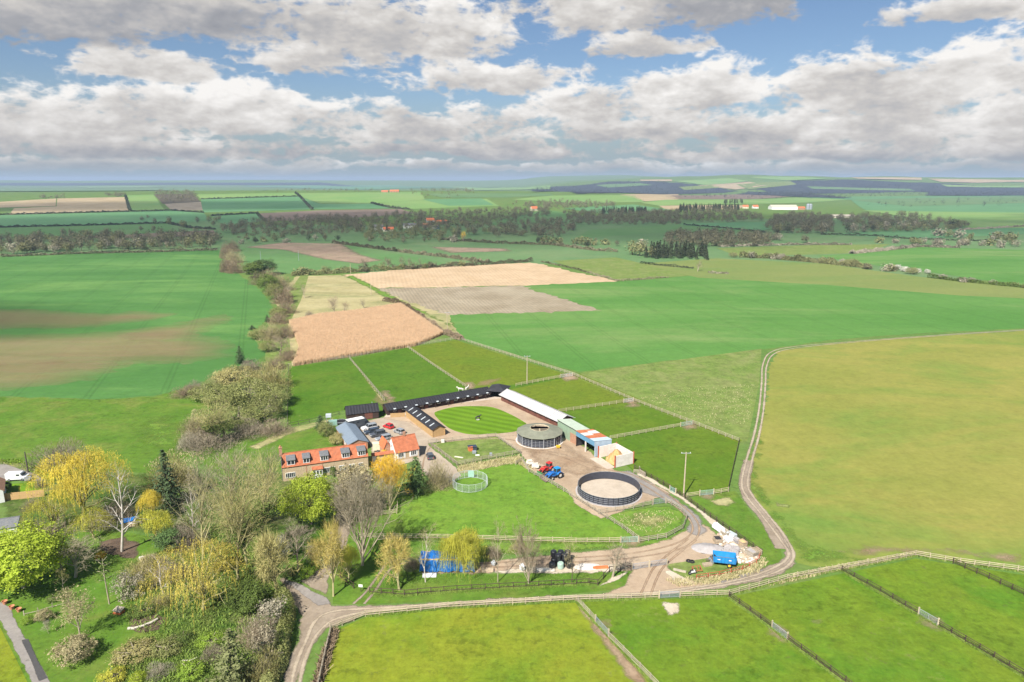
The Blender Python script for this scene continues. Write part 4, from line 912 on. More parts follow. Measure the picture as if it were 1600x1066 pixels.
for i in range(8):
    for j in range(2):
        k = ('rust_sheet', 'rust_sheet', 'white_sheet', 'white_sheet', 'rust_sheet', 'rust_sheet', 'blue_sheet', 'blue_sheet')[(i + (1 if j and i in (1, 3, 4) else 0)) % 8] if not (j and i == 1) else 'white_sheet'
        y0, y1 = (-.25, D * .5) if j == 0 else (D * .5 - .1, D + .2); dz = .02 if j == 0 else .0
        q = MB(); slab(q, [(xs[i], y0, z(y0) + dz), (xs[i + 1] - .02, y0, z(y0) + dz), (xs[i + 1] - .02, y1, z(y1) + dz), (xs[i], y1, z(y1) + dz)], .05); q.build('roof_sheet', M[k], t)
# muck bay
t = yard('muck_bay', 'three sided white concrete bay with rust red posts', 'bay', 55.6); W = 7.6
for k in range(3): MB().box((.15, 3.6, .52 + 1.04 * k), (.22, 5.6, 1.02)).build('wall_panel', M['concrete'], t)
for k in range(3): MB().box((W / 2, 6.5, .5 + 1.0 * k), (W - .5, .2, .98)).build('wall_panel', M['concrete'], t)
for k in range(3): MB().box((W - .15, 3.6, .52 + 1.04 * k), (.22, 5.6, 1.02)).build('wall_panel', M['concrete'], t)
for x, y in ((.1, .65), (.1, 6.55), (W - .1, .65), (W - .1, 6.55)): MB().box((x, y, 1.65), (.28, .26, 3.3)).build('post', M['rust_post'], t)
def heap(name, label, cat, c, rx, ry, h, mt, rz=0, seed=1, n=26):
    """uneven pile: lumpy grid cap"""
    rg = np.random.default_rng(seed); u = np.linspace(-1, 1, n); X, Y = np.meshgrid(u, u); r = np.hypot(X, Y); r = np.minimum(r, 1.0)
    ph = rg.uniform(0, 6, 8); Z = h * (1 - r ** 1.5) * (1 + .22 * np.sin(4 * X + ph[0]) * np.cos(3.3 * Y + ph[1])) + .10 * h * rg.normal(0, .55, X.shape) * (r < .95)
    Z = np.where(np.hypot(X, Y) >= .98, -.05, Z)
    sc_ = np.where(np.hypot(X, Y) > 1, 1 / np.maximum(np.hypot(X, Y), 1e-6), 1)
    V = np.stack([X.ravel() * sc_.ravel() * rx, Y.ravel() * sc_.ravel() * ry, Z.ravel()], 1)
    F = [(j * n + i, j * n + i + 1, (j + 1) * n + i + 1, (j + 1) * n + i) for j in range(n - 1) for i in range(n - 1)]
    o = new_ob(name, np_mesh(name, V, F, M[mt])); o.location = (c[0], c[1], GZ); o.rotation_euler = (0, 0, rz); return tag(o, label, cat)
def ylocal(x, y): return (o_y[0] + x * math.cos(a_y) - y * math.sin(a_y), o_y[1] + x * math.sin(a_y) + y * math.cos(a_y))
heap('muck_heap', 'heap of brown straw muck inside the white concrete bay', 'heap', ylocal(59.6, 3.9), 3.4, 2.7, 3.1, 'dung', a_y, 3)

# ------------------------------------------------------------------ horse walker, round pen, wire ring
c = G(843, 688); n = 12; Ro, Ri = 6.7, 2.75; He, Hi = 2.75, 3.75
t = thing('horse_walker', 'twelve sided horse walker with drab olive roof and blue grey panels', 'horse walker', (c[0], c[1], GZ), R(8))
P = lambda r, i, z: (r * math.cos(2 * math.pi * i / n), r * math.sin(2 * math.pi * i / n), z)
for i in range(n):
    q = MB(); slab(q, [P(Ro, i, He), P(Ro, i + 1, He), P(Ri, i + 1, Hi), P(Ri, i, Hi)], .08); q.build('roof_panel', M['walker_roof'], t)
    a, b = P(Ro - .35, i, 0), P(Ro - .35, i + 1, 0); e = MB(); L = Vector(b) - Vector(a)
    fr = MB(); fr.bar(P(Ro - .35, i, 0), P(Ro - .35, i, He - .03), .20); fr.build('post', M['galvanised'], t)
    w = MB()
    for k in (.33, .67):
        m_ = Vector(a) + L * k; w.bar(m_, m_ + Vector((0, 0, 2.15)), .07)
    for z_ in (.25, .7, 1.15, 1.6, 2.1): w.bar(Vector(a) + Vector((0, 0, z_)), Vector(b) + Vector((0, 0, z_)), .045)
    wo = w.build('rail_panel', M['galvanised'], t)
    q = MB(); q.bar(Vector(P(Ro - .47, i, 1.0)), Vector(P(Ro - .47, i + 1, 1.0)), .04, 1.75); q.build('board', M['blue_black_board'], wo)
    q = MB(); q.bar(Vector(P(Ri + 1.2, i, 1.0)), Vector(P(Ri + 1.2, i + 1, 1.0)), .05, 1.9); q.build('inner_board', M['dark_inside'], t)
q = MB(); q.ring((0, 0), Ri - .12, Ri, Hi - .25, Hi + .06, 24); q.build('roof_kerb', M['rail_timber'], t)
q = MB(); q.bar((0, 0, 0), (0, 0, 3.4), .35); q.bar((-Ri, .2, 3.3), (Ri, -.2, 3.3), .12); q.build('centre_post', M['rail_timber'], t)
q = MB(); q.ring((0, 0), Ro - .25, Ro + .1, -.05, .05, 36); q.build('kerb', M['concrete'], t)
cd = G(872, 701); d = thing('salt_hopper', 'small yellow hopper standing against the horse walker', 'hopper', (cd[0], cd[1], GZ))
MB().box((0, 0, .55), (.9, .6, .5), taper=1.35).build('bin', M['yellow_paint'], d); part(d, 'leg', 'yellow_paint', [((-.3, 0, .15), (.08, .4, .3))]); part(d, 'leg', 'yellow_paint', [((.3, 0, .15), (.08, .4, .3))])
Rp, Hp, n = 7.35, 1.95, 40
t = thing('round_pen', 'round schooling pen of dark panels in blue grey steel frames', 'pen', (pen_c[0], pen_c[1], GZ))
for i in range(n):
    a0, a1 = 2 * math.pi * i / n, 2 * math.pi * (i + 1) / n; A = lambda z, a=a0, r=Rp: Vector((r * math.cos(a), r * math.sin(a), z)); B = lambda z, a=a1, r=Rp: Vector((r * math.cos(a), r * math.sin(a), z))
    w = MB()
    w.bar(A(0), A(Hp), .07); w.bar(B(0), B(Hp), .07)
    for z_ in (.12, .55, 1.0, 1.45, 1.92): w.bar(A(z_), B(z_), .06)
    wo = w.build('panel', M['galvanised'], t)
    q = MB(); q.bar(A(1.0, a0, Rp - .09), B(1.0, a1, Rp - .09), .03, 1.8); q.build('board', M['blue_black_board'], wo)
q = MB(); q.ring((0, 0), Rp + .1, Rp + .5, -.04, .08, 60); q.build('kerb', M['grey_block'], t)
c = G(734.5, 758); Rl, Hl, n = 4.25, 1.9, 16
t = thing('wire_ring', 'small round enclosure of pale green wire mesh panels on the grass', 'enclosure', (c[0], c[1], GZ))
for i in range(n):
    a0, a1 = 2 * math.pi * i / n, 2 * math.pi * (i + 1) / n; A = lambda z: Vector((Rl * math.cos(a0), Rl * math.sin(a0), z)); B = lambda z: Vector((Rl * math.cos(a1), Rl * math.sin(a1), z))
    w = MB(); w.bar(A(0), A(Hl), .07)
    for z_ in (.06, Hl): w.bar(A(z_), B(z_), .06)
    for z_ in np.linspace(.3, 1.65, 6): w.bar(A(z_), B(z_), .018)
    for k in np.linspace(.12, .88, 6): w.bar(A(0).lerp(B(0), k), A(Hl).lerp(B(Hl), k), .018)
    w.build('mesh_panel', M['pale_galvanised'], t)
q = MB(); q.bar((-.75, Rl - .1, 1.0), (.75, Rl - .1, 1.0), .05, 1.7); q.build('gate', M['mesh_green'], t)

# ------------------------------------------------------------------ poles
def utility_pole(px, py, top, label, mt='pole_wood', arms=1, group=None):
    x, y = G(px, py); h = hgt(px, py, top); t = thing('utility_pole', label, 'pole', (x, y, 0), 0, group)
    MB().lathe((0, 0, 0), [(.19, 0), (.16, h * .5), (.12, h)], 8).build('shaft', M[mt], t)
    for k in range(arms):
        z_ = h - .25 - .9 * k; b = MB().box((0, .14, z_), (2.3 if k == 0 else 1.2, .12, .14)); ao = b.build('crossarm', M['galvanised' if mt != 'pole_dark' else mt], t)
        q = MB()
        for xx in (-1.0, 0, 1.0): q.lathe((xx * (1 if k == 0 else .5), .14, z_ + .07), [(.05, 0), (.07, .1), (.04, .22)], 6)
        q.build('insulator', M['white_paint'], ao, kind='stuff')
    return t
utility_pole(1068, 776, 707, 'tall wooden pole with crossarm beside the stone chippings strip', arms=1)
utility_pole(823.5, 600, 556, 'wooden pole with pale crossarm standing by the fence of the top paddocks', arms=1)
utility_pole(699, 514, 488, 'wooden pole on the bank beside the cut reed bed', arms=1)
utility_pole(44, 738, 706, 'dark plain pole behind the house garden at far left', 'pole_dark', 0)
utility_pole(582, 644, 628, 'thin short pole in the paddock behind the timber barn', 'galvanised', 0)
utility_pole(580, 461, 441, 'bare wooden pole in bleached meadow above the reed bed', arms=0)
utility_pole(408, 411, 392, 'thin pole in the pasture right of the hedgerow end', 'galvanised', 0)
utility_pole(467, 408, 391, 'thin pole in pasture above the bleached meadow', 'galvanised', 0)
utility_pole(548, 428, 412, 'thin pole at the corner of the far tan reed field', arms=0)
# ------------------------------------------------------------------ fences and gates
POST = {}; RAIL = {}
def fence_meshes(st, h):
    k = (st, h)
    if k not in POST:
        b = MB(); b.box((0, 0, h / 2), (.14, .12, h), taper=.92); POST[k] = b.mesh('post', M[st])
        b = MB(); b.box((.5, 0, 0), (1, .045, .11)); RAIL[k] = b.mesh('rail', M[st])
    return POST[k], RAIL[k]
def fence(label, pts, st='rail_timber', near=True, h=1.25, nr=3, sp=2.3, group=None, wire=False, seed=0, name='post_and_rail_fence'):
    W_ = GP(pts); x0, y0 = W_[0]; t = thing(name, label, 'fence', (x0, y0, 0), 0, group)
    pm, rm = fence_meshes(st, h); rg = random.Random(seed + int(x0 * 7)); P = []
    for (a, b) in zip(W_[:-1], W_[1:]):
        L = math.hypot(b[0] - a[0], b[1] - a[1]); k = max(1, round(L / sp))
        for i in range(k): P.append((a[0] + (b[0] - a[0]) * i / k, a[1] + (b[1] - a[1]) * i / k))
    P.append(W_[-1]); zs = [h * (.36 + .58 * i / max(1, nr - 1)) for i in range(nr)]
    pmb = MB(); rmb = MB()
    for i, (x, y) in enumerate(P):
        lean = (rg.gauss(0, .02), rg.gauss(0, .02))
        if near:
            o = new_ob('post', pm, t); o.location = (x - x0, y - y0, 0); o.rotation_euler = (lean[0], lean[1], math.atan2(y - P[i - 1][1], x - P[i - 1][0]) if i else 0); o.scale = (1, 1, rg.uniform(.96, 1.05))
        else: pmb.box((x - x0, y - y0, h / 2), (.13, .13, h * rg.uniform(.95, 1.05)), math.atan2(y - P[i - 1][1], x - P[i - 1][0]) if i else 0)
        if i + 1 < len(P):
            x2, y2 = P[i + 1]; L = math.hypot(x2 - x, y2 - y); a = math.atan2(y2 - y, x2 - x)
            for z in zs:
                dz = rg.gauss(0, .018)
                if near:
                    o = new_ob('rail', rm, t); o.location = (x - x0 + .07 * math.sin(a), y - y0 - .07 * math.cos(a), z + dz); o.rotation_euler = (0, -rg.gauss(0, .006), a); o.scale = (L + .06, 1, 1)
                else: rmb.bar((x - x0, y - y0, z + dz), (x2 - x0, y2 - y0, z + dz), .045, .10)
    if not near:
        pmb.build('post', M[st], t, kind='stuff'); rmb.build('rail', M[st], t, kind='stuff')
    return t
GATES = {}
def gate(p0, p1, label, mt='galvanised', h=1.2, bars=5):
    a, b = G(*p0), G(*p1); L = math.hypot(b[0] - a[0], b[1] - a[1]); t = thing('field_gate', label, 'gate', (a[0], a[1], .1), math.atan2(b[1] - a[1], b[0] - a[0]))
    f = MB(); f.tube([(0, 0, 0), (0, 0, h)], .035, 6); f.tube([(L, 0, 0), (L, 0, h)], .035, 6); f.tube([(0, 0, h), (L, 0, h)], .032, 6); f.tube([(0, 0, .12), (L, 0, .12)], .032, 6)
    f.tube([(L / 2, 0, 0.1), (L / 2, 0, h)], .025, 6); f.build('frame', M[mt], t)
    for i in range(bars): MB().tube([(0, 0, .28 + (h - .4) * i / (bars - 1)), (L, 0, .28 + (h - .4) * i / (bars - 1))], .024, 5).build('bar', M[mt], t)
    for x in (-.14, L + .14): MB().box((x, 0, .7), (.18, .18, 1.5)).build('gate_post', M['rail_timber'], t)
    return t
fence('pale timber rail fence along the near side of the lane, junction to stoned gateway', [(516, 985), (571, 963.5), (700, 950.5), (900, 939), (1029, 935.5)])
fence('pale timber rail fence from stoned gateway round lane bend to far right corner', [(1063, 934), (1139, 931), (1230, 906), (1430, 869), (1500, 881), (1660, 902), (1760, 915)])
gate((1031, 935.4), (1061, 934), 'galvanised field gate above the patch of pale stone in lane fence')
fence('short brown fence dropping from the lane corner to the photo edge', [(518, 987), (510, 1020), (500, 1066), (492, 1100)], 'grey_timber', nr=4)
fence('dark creosoted fence on the verge below the row of trees', [(578, 927), (632, 931), (714, 924), (802, 919.5), (920, 913), (934, 915), (952, 894), (986, 892)], 'creosote', nr=2)
fence('short dark fence stub between the drive and farm track', [(532, 903), (553, 920)], 'creosote', nr=2)
fence('pale rail fence along the foot of the main grass paddock', [(560, 841), (600, 842), (700, 843), (900, 849), (969, 848.5)])
gate((971, 848.5), (996, 847.5), 'green grey gate at right end of main paddock foot fence', 'mesh_green')
fence('curved timber fence round the little rough paddock by round pen', [(999, 848), (1041, 841), (1067, 827), (1073, 811), (1064, 799), (1049, 790), (1041, 787)], 'grey_timber')
gate((1021, 789), (1039, 786.5), 'grey gate into the little rough paddock')
fence('timber fence running close below the round pen', [(935, 804), (975, 798), (1019, 789.5)], 'grey_timber')
fence('brown rail fence along the diagonal side of main grass paddock', [(826, 738), (862, 757), (900, 780), (937, 804), (972, 826), (998, 846)], 'grey_timber')
fence('weathered fence round the rough junk paddock below the lawn', [(669, 694), (720, 688), (775, 683), (813, 709), (764, 718), (714, 728), (669, 694)], 'grey_timber')
fence('short rails between junk paddock and tractor yard', [(806, 727), (816, 721), (826, 737)], 'grey_timber', nr=4)
fence('dark fence along the pale stone chippings strip', [(991, 733), (1046, 764), (1070, 780), (1100, 802), (1150, 838), (1190, 867)], 'creosote')
fence('rusty low rails curving round the trailer corner', [(1190, 867), (1182, 880), (1160, 891), (1124, 900), (1088, 905)], 'rust_post', h=.9, nr=2)
fence('pale fence across the paddocks below the top pole', [(806, 604), (874, 591)], near=False, sp=2.6); gate((876, 590.5), (894, 588), 'pale gate at end of the topmost cross fence', 'pale_galvanised')
fence('pale fence dividing the paddocks behind the stable block', [(873, 645), (974, 630)], near=False, sp=2.6); gate((975, 629.7), (989, 627.7), 'pale gate ending the middle cross fence', 'pale_galvanised')
fence('pale fence dividing the paddocks behind the blue shed', [(953, 687), (1063, 667)], sp=2.6); gate((1064, 667), (1081, 664), 'pale green gate ending the lowest cross fence', 'mesh_green')
fence('long weathered boundary fence between paddocks and rough meadow', [(722, 532), (810, 560), (897, 587), (990, 627), (1083, 663), (1155, 691)], 'grey_timber', near=False, sp=2.6)
fence('dark fence dropping down the right end of the paddocks', [(1155, 691), (1148, 722), (1138, 766)], 'creosote', near=False, sp=2.4)
fence('short pale fence by the tall crossarm pole', [(1073, 778), (1093, 775)], 'rail_timber', nr=3); fence('short pale fence right of the low green gate', [(1115, 773), (1138, 769)], nr=3)
gate((1094, 775), (1114, 773), 'green grey gate right of the tall crossarm pole', 'mesh_green')
fence('weathered fence splitting the two left paddocks', [(546, 561), (572, 592), (601, 627)], 'grey_timber', near=False, sp=2.8)
fence('weathered fence splitting the two middle paddocks', [(637, 544), (680, 574), (728, 606)], 'grey_timber', near=False, sp=2.8)
fence('post and wire fence down the left edge of paddocks', [(451, 574), (449, 668)], 'pole_dark', near=False, sp=3, nr=2)
fence('weathered fence below the cut reed bed', [(451, 573), (546, 559), (637, 542.5), (712, 530.5)], 'grey_timber', near=False, sp=2.8)
fence('post and wire fence behind the house garden', [(449, 668), (500, 657), (530, 648)], 'pole_dark', near=False, sp=3, nr=2)
fence('weathered diagonal fence beside trodden strip, lane to gate', [(903, 942), (931, 973)], 'grey_timber'); gate((931, 974), (950, 995), 'pale gate in weathered diagonal fence by trodden strip', 'galvanised')
fence('weathered diagonal fence beside trodden strip, gate to photo edge', [(950, 996), (1000, 1046), (1050, 1098)], 'grey_timber')
fence('dark diagonal fence from the lane corner to its grey gate', [(1139, 934), (1206, 982)], 'creosote'); gate((1207, 983), (1229, 1000), 'grey gate in the middle dark diagonal fence')
fence('dark diagonal fence below its grey gate to the photo edge', [(1230, 1001), (1275, 1034), (1345, 1086)], 'creosote')
fence('dark diagonal fence from lane fence down to silver gate', [(1315, 893), (1375, 926), (1435, 961)], 'creosote'); gate((1436, 962), (1464, 978), 'silver gate in the right dark diagonal fence', 'galvanised')
fence('dark diagonal fence from silver gate to right photo edge', [(1465, 978.5), (1530, 1016), (1600, 1058), (1640, 1082)], 'creosote')
fence('dark short diagonal fence at the far right corner paddock', [(1489, 881), (1545, 905), (1600, 931), (1660, 960)], 'creosote')
fence('pale garden rails beside the dark conifer', [(622, 778), (640, 773), (672, 767)], nr=3)
fence('pale rails under the orange willow', [(596, 806), (620, 803), (621, 790)], nr=3)
fence('low grey rail with leaning posts by the garden drive', [(38, 962), (60, 957), (82, 950), (108, 943)], 'grey_timber', h=.9, nr=1)
# close-boarded fence at the left edge
a, b = G(3, 783), G(70, 776); L = math.hypot(b[0] - a[0], b[1] - a[1])
t = thing('board_fence', 'new orange timber board fence between neighbour lawns at the left edge', 'fence', (a[0], a[1], 0), math.atan2(b[1] - a[1], b[0] - a[0]))
bm_ = MB().box((0, 0, .9), (.17, .03, 1.8)).mesh('board', M['new_timber'])
for i in range(int(L / .18)): o = new_ob('board', bm_, t); o.location = (i * .18 + .09, .012 * (i % 2), .02 * math.sin(i * 1.7))
part(t, 'rail', 'new_timber', [((L / 2, .05, .5), (L, .05, .09))]); part(t, 'rail', 'new_timber', [((L / 2, .05, 1.4), (L, .05, .09))])
# notice board and posts at the track mouth
c = G(564, 925); t = thing('notice_board', 'small white notice board on a post at the track mouth', 'sign', (c[0], c[1], 0), R(-8))
part(t, 'post', 'creosote', [((0, .05, .6), (.1, .1, 1.2))]); part(t, 'board', 'white_paint', [((0, -.03, 1.25), (.75, .05, .5))])
c = G(549, 889); t = thing('notice_board', 'small white notice board in the bushes right of the drive', 'sign', (c[0], c[1], 0), R(-10))
part(t, 'post', 'creosote', [((0, .05, .8), (.1, .1, 1.6))]); part(t, 'board', 'white_paint', [((0, -.03, 1.75), (.6, .05, .55))])

# ------------------------------------------------------------------ cars and farm vehicles
def wheel(parent, x, y, r, w, rim='steel_grey', name='wheel'):
    b = MB(); b.lathe((x, y - w / 2, r), [(r * .55, 0), (r * .96, 0), (r, w * .2), (r, w * .8), (r * .96, w), (r * .55, w)], 14, 0, 'Y', cap=False); wo = b.build(name, M['black_rubber'], parent)
    b = MB(); s = -1 if y < 0 else 1
    b.lathe((x, y - w * .42, r), [(.02, 0), (r * .56, .02), (r * .56, w * .80), (.02, w * .84)], 12, 0, 'Y'); b.build('rim', M[rim], wo)
def car(pt, ang, paint, kind, label, roof=None):
    """kind: hatch, estate, suv, coupe; x forward"""
    c = G(*pt); t = thing('parked_car', label, 'car', (c[0], c[1], .07), ang, 'cars parked in the gravel yard')
    L, Wd, Ht = {'hatch': (3.7, 1.66, 1.48), 'estate': (4.65, 1.8, 1.48), 'suv': (4.7, 1.92, 1.72), 'small': (3.55, 1.63, 1.49)}[kind]
    h = L / 2; b0 = .24; wl = Ht * .56                       # waist line
    roofx = {'hatch': (-.42, .12), 'estate': (-.44, .10), 'suv': (-.44, .10), 'small': (-.34, .10)}[kind]
    side = [(-h, b0 + .10), (-h * .98, wl * .92), (-h * .93, wl), (h * .36, wl), (h * .80, wl * .88), (h * .97, wl * .72), (h, b0 + .16), (h * .95, b0), (-h * .96, b0)]
    body = MB(); k = len(side); n0 = 0
    for y, s in ((-Wd / 2, .94), (-Wd / 2 * 1.0, 1.0), (Wd / 2, 1.0), (Wd / 2, .94)):
        pass
    ys = [-Wd / 2, -Wd / 2 + .10, Wd / 2 - .10, Wd / 2]
    for yi, y in enumerate(ys):
        f = .965 if yi in (0, 3) else 1.0
        for x, z in side: body.v.append((x * (f if abs(x) > h * .9 else 1), y, z if z < wl * .9 else z - (.05 if yi in (0, 3) else 0)))
    for yi in range(3):
        for i in range(k): j = (i + 1) % k; body.f.append((yi * k + i, yi * k + j, (yi + 1) * k + j, (yi + 1) * k + i)); body.m.append(0)
    body.f.append(tuple(reversed(range(k)))); body.f.append(tuple(3 * k + i for i in range(k))); body.m += [0, 0]
    body.build('body', M[paint], t)
    x0, x1 = -h * .93, h * .34; r0, r1 = L * roofx[0], L * roofx[1]; ti = .17
    lo = [(x0, -Wd / 2 + .05), (x1, -Wd / 2 + .05), (x1, Wd / 2 - .05), (x0, Wd / 2 - .05)]; up = [(r0, -Wd / 2 + ti), (r1 - .05, -Wd / 2 + ti), (r1 - .05, Wd / 2 - ti), (r0, Wd / 2 - ti)]
    g = MB(); g.v = [(x, y, wl - .02) for x, y in lo] + [(x, y, Ht - .06) for x, y in up]
    for q in ((0, 1, 5, 4), (1, 2, 6, 5), (2, 3, 7, 6), (3, 0, 4, 7), (4, 5, 6, 7)): g.f.append(q); g.m.append(0)
    g.build('windows', M['dark_glass'], t)
    rf = MB(); rf.v = [(x * 1.0, y * 1.03, Ht - .075) for x, y in up] + [(x * .93, y * .88, Ht) for x, y in up]
    for q in ((0, 1, 5, 4), (1, 2, 6, 5), (2, 3, 7, 6), (3, 0, 4, 7), (4, 5, 6, 7)): rf.f.append(q); rf.m.append(0)
    for sy in (-1, 1):                                       # pillars
        for a_, b_ in ((0, 0), (1, 1)): rf.bar((lo[a_][0], sy * (Wd / 2 - .05), wl - .02), (up[b_][0], sy * (Wd / 2 - ti), Ht - .07), .09)
        xm = (x0 + x1) / 2 - .1; rf.bar((xm, sy * (Wd / 2 - .05), wl - .02), (xm - .05, sy * (Wd / 2 - ti), Ht - .07), .08)
    rf.build('roof', M[roof or paint], t)
    r = .34 if kind != 'suv' else .38
    for x in (-L * .30, L * .31):
        for y in (-Wd / 2 + .10, Wd / 2 - .10): wheel(t, x, y, r, .22, 'car_silver')
    for sy in (-1, 1):
        part(t, 'headlight', 'white_paint', [((h * .945, sy * Wd * .36, wl * .74), (.16, .34, .15))]); part(t, 'tail_light', 'red_paint', [((-h * .97, sy * Wd * .40, wl * .82), (.08, .20, .22))])
        part(t, 'mirror', paint, [((L * .13, sy * (Wd / 2 + .06), wl + .05), (.14, .18, .12))])
    part(t, 'number_plate', 'white_paint', [((h + .004, 0, b0 + .22), (.02, .5, .11))])
    return t
def dirang(p, q): a, b = G(*p), G(*q); return math.atan2(b[1] - a[1], b[0] - a[0])
rowa = dirang((612, 672), (566, 681))
car((577, 671), rowa, 'car_white', 'suv', 'white off roader with a silver roof, first car beside the horse lorry', 'car_silver')
car((580.5, 677), rowa, 'car_navy', 'estate', 'dark navy car parked between the white off roader and grey estate')
car((590, 681.5), rowa, 'car_grey', 'suv', 'dark grey estate parked between the navy and silver cars')
car((599, 687.5), rowa, 'car_silver', 'estate', 'silver estate parked nearest the cottage roof')
car((607, 669), dirang((601, 667), (613, 671)) + math.pi, 'car_red', 'small', 'small red car standing alone in the gravel yard')
car((624, 677), dirang((616, 673), (632, 679)) + math.pi, 'car_silver', 'hatch', 'silver hatchback parked just right of the red car')
car((672, 716), dirang((672, 716), (668, 705)), 'car_grey', 'hatch', 'dark car half hidden by bushes right of the cottage')
# horse lorry
c = G(560, 669); t = thing('horse_lorry', 'dark grey horse lorry with a white roof parked by the timber barn', 'lorry', (c[0], c[1], .07), dirang((545, 670), (578, 663)))
b = MB(); b.box((-.9, 0, 1.75), (5.2, 2.3, 2.4)); b.build('box_body', M['lorry_body'], t)
part(t, 'roof', 'white_paint', [((-.9, 0, 3.0), (5.1, 2.2, .10))]); part(t, 'luton', 'lorry_body', [((1.95, 0, 2.45), (.5, 2.2, .95))])
b = MB(); b.prism([(1.72, .45), (3.55, .45), (3.6, 1.15), (2.75, 1.35), (2.25, 2.15), (1.72, 2.2)], -1.05, 1.05); cb = b.build('cab', M['lorry_body'], t)
part(cb, 'windscreen', 'dark_glass', [((2.62, 0, 1.72), (.5, 1.8, .55))]); part(cb, 'side_window', 'dark_glass', [((2.15, 0, 1.65), (.6, 2.14, .5))])
part(t, 'window', 'dark_glass', [((-.4, -1.16, 2.2), (.7, .03, .4))]); part(t, 'window', 'dark_glass', [((-2.0, -1.16, 2.2), (.7, .03, .4))]); part(t, 'ramp', 'steel_grey', [((-3.53, 0, 1.6), (.06, 2.0, 1.9))])
for x in (-2.2, 2.75):
    for y in (-1.0, 1.0): wheel(t, x, y, .40, .25)
# cream horse trailer in the little court
c = G(592, 705); t = thing('horse_trailer', 'cream horse trailer behind the link wall between house and cottage', 'trailer', (c[0], c[1], .07), R(12))
b = MB(); b.prism([(-1.6, .5), (1.5, .5), (1.75, 1.4), (1.5, 2.3), (-1.6, 2.35)], -.85, .85); b.build('body', M['cream_paint'], t); part(t, 'roof', 'cream_paint', [((-.1, 0, 2.38), (3.1, 1.72, .08))])
part(t, 'window', 'dark_glass', [((.9, -.86, 1.75), (.6, .03, .3))]); b = MB(); b.bar((1.6, 0, .5), (2.8, 0, .45), .1); b.build('drawbar', M['steel_grey'], t)
for y in (-.9, .9): wheel(t, -.3, y, .33, .18); wheel(t, .4, y, .33, .18)
# tractors
def tractor(px, py, ang, paint, cabp, label, loader=True, bucket='mud_steel', s=1.0, roofm=None):
    c = G(px, py); t = thing('tractor', label, 'tractor', (c[0], c[1], .08), ang); t.scale = (s, s, s)
    b = MB(); b.prism([(.2, .75), (2.35, .75), (2.45, 1.15), (2.3, 1.52), (.2, 1.62)], -.42, .42); bo = b.build('bonnet', M[paint], t)
    part(bo, 'grille', 'black_rubber', [((2.42, 0, 1.1), (.05, .6, .5))]); part(bo, 'exhaust', 'black_rubber', [((.9, .5, 1.9), (.09, .09, 1.0))])
    part(t, 'chassis', 'mud_steel', [((.55, 0, .68), (3.2, .55, .36))])
    b = MB(); b.box((-.45, 0, 1.25), (1.25, 1.2, .75)); cb = b.build('cab_base', M[cabp], t)
    g = MB(); g.v = [(-1.1, -.62, 1.62), (.18, -.62, 1.62), (.18, .62, 1.62), (-1.1, .62, 1.62), (-1.0, -.58, 2.5), (.05, -.58, 2.5), (.05, .58, 2.5), (-1.0, .58, 2.5)]
    for q in ((0, 1, 5, 4), (1, 2, 6, 5), (2, 3, 7, 6), (3, 0, 4, 7)): g.f.append(q); g.m.append(0)
    g.build('glass', M['dark_glass'], t)
    p_ = MB()
    for i in range(4): p_.bar(g.v[i], g.v[i + 4], .09)
    p_.build('cab_frame', M[cabp], t)
    b = MB(); b.box((-.48, 0, 2.58), (1.35, 1.34, .18), taper=.9); b.build('cab_roof', M[roofm or cabp], t)
    for y in (-.82, .82):
        wheel(t, -.75, y, .80, .48, 'wheel_cream'); wheel(t, 1.65, y * .93, .54, .36, 'wheel_cream')
        q = MB()
        for k in range(5):
            a0, a1 = R(25 + 28 * k), R(25 + 28 * (k + 1)); q.bar((-.75 + .9 * math.cos(a0), y, .8 + .9 * math.sin(a0)), (-.75 + .9 * math.cos(a1), y, .8 + .9 * math.sin(a1)), .5, .05)
        q.build('mudguard', M[paint], t)
    if loader:
        for y in (-.55, .55):
            q = MB(); q.bar((.1, y, 1.55), (1.6, y, 1.75), .13, .2); q.bar((1.55, y, 1.78), (3.0, y, .75), .13, .2); q.bar((.55, y, .8), (.55, y, 1.75), .16); q.build('loader_arm', M[paint], t)
        q = MB(); q.prism([(2.95, .15), (3.75, .12), (3.75, .2), (3.2, .3), (3.05, .95), (2.95, .95)], -1.0, 1.0); q.build('bucket', M[bucket], t)
    return t
tractor(868, 747, dirang((878, 744), (858, 750)), 'blue_paint', 'sky_blue_paint', 'bright blue loader tractor with cream wheels at the paddock fence')
tractor(856, 738, dirang((866, 733), (848, 740)), 'red_paint', 'steel_grey', 'red and grey tractor with cream wheels behind the blue one', True, 'green_paint', .95, 'red_paint')
c = G(849, 747); t = thing('loader_bucket', 'brown muddy spare bucket on the ground before the tractors', 'bucket', (c[0], c[1], .08), R(-35))
MB().prism([(-.4, .0), (.5, 0), (.5, .1), (0, .2), (-.2, .8), (-.4, .8)], -.9, .9).build('shell', M['mud_steel'], t); part(t, 'cutting_edge', 'steel_grey', [((.52, 0, .04), (.08, 1.84, .06))])
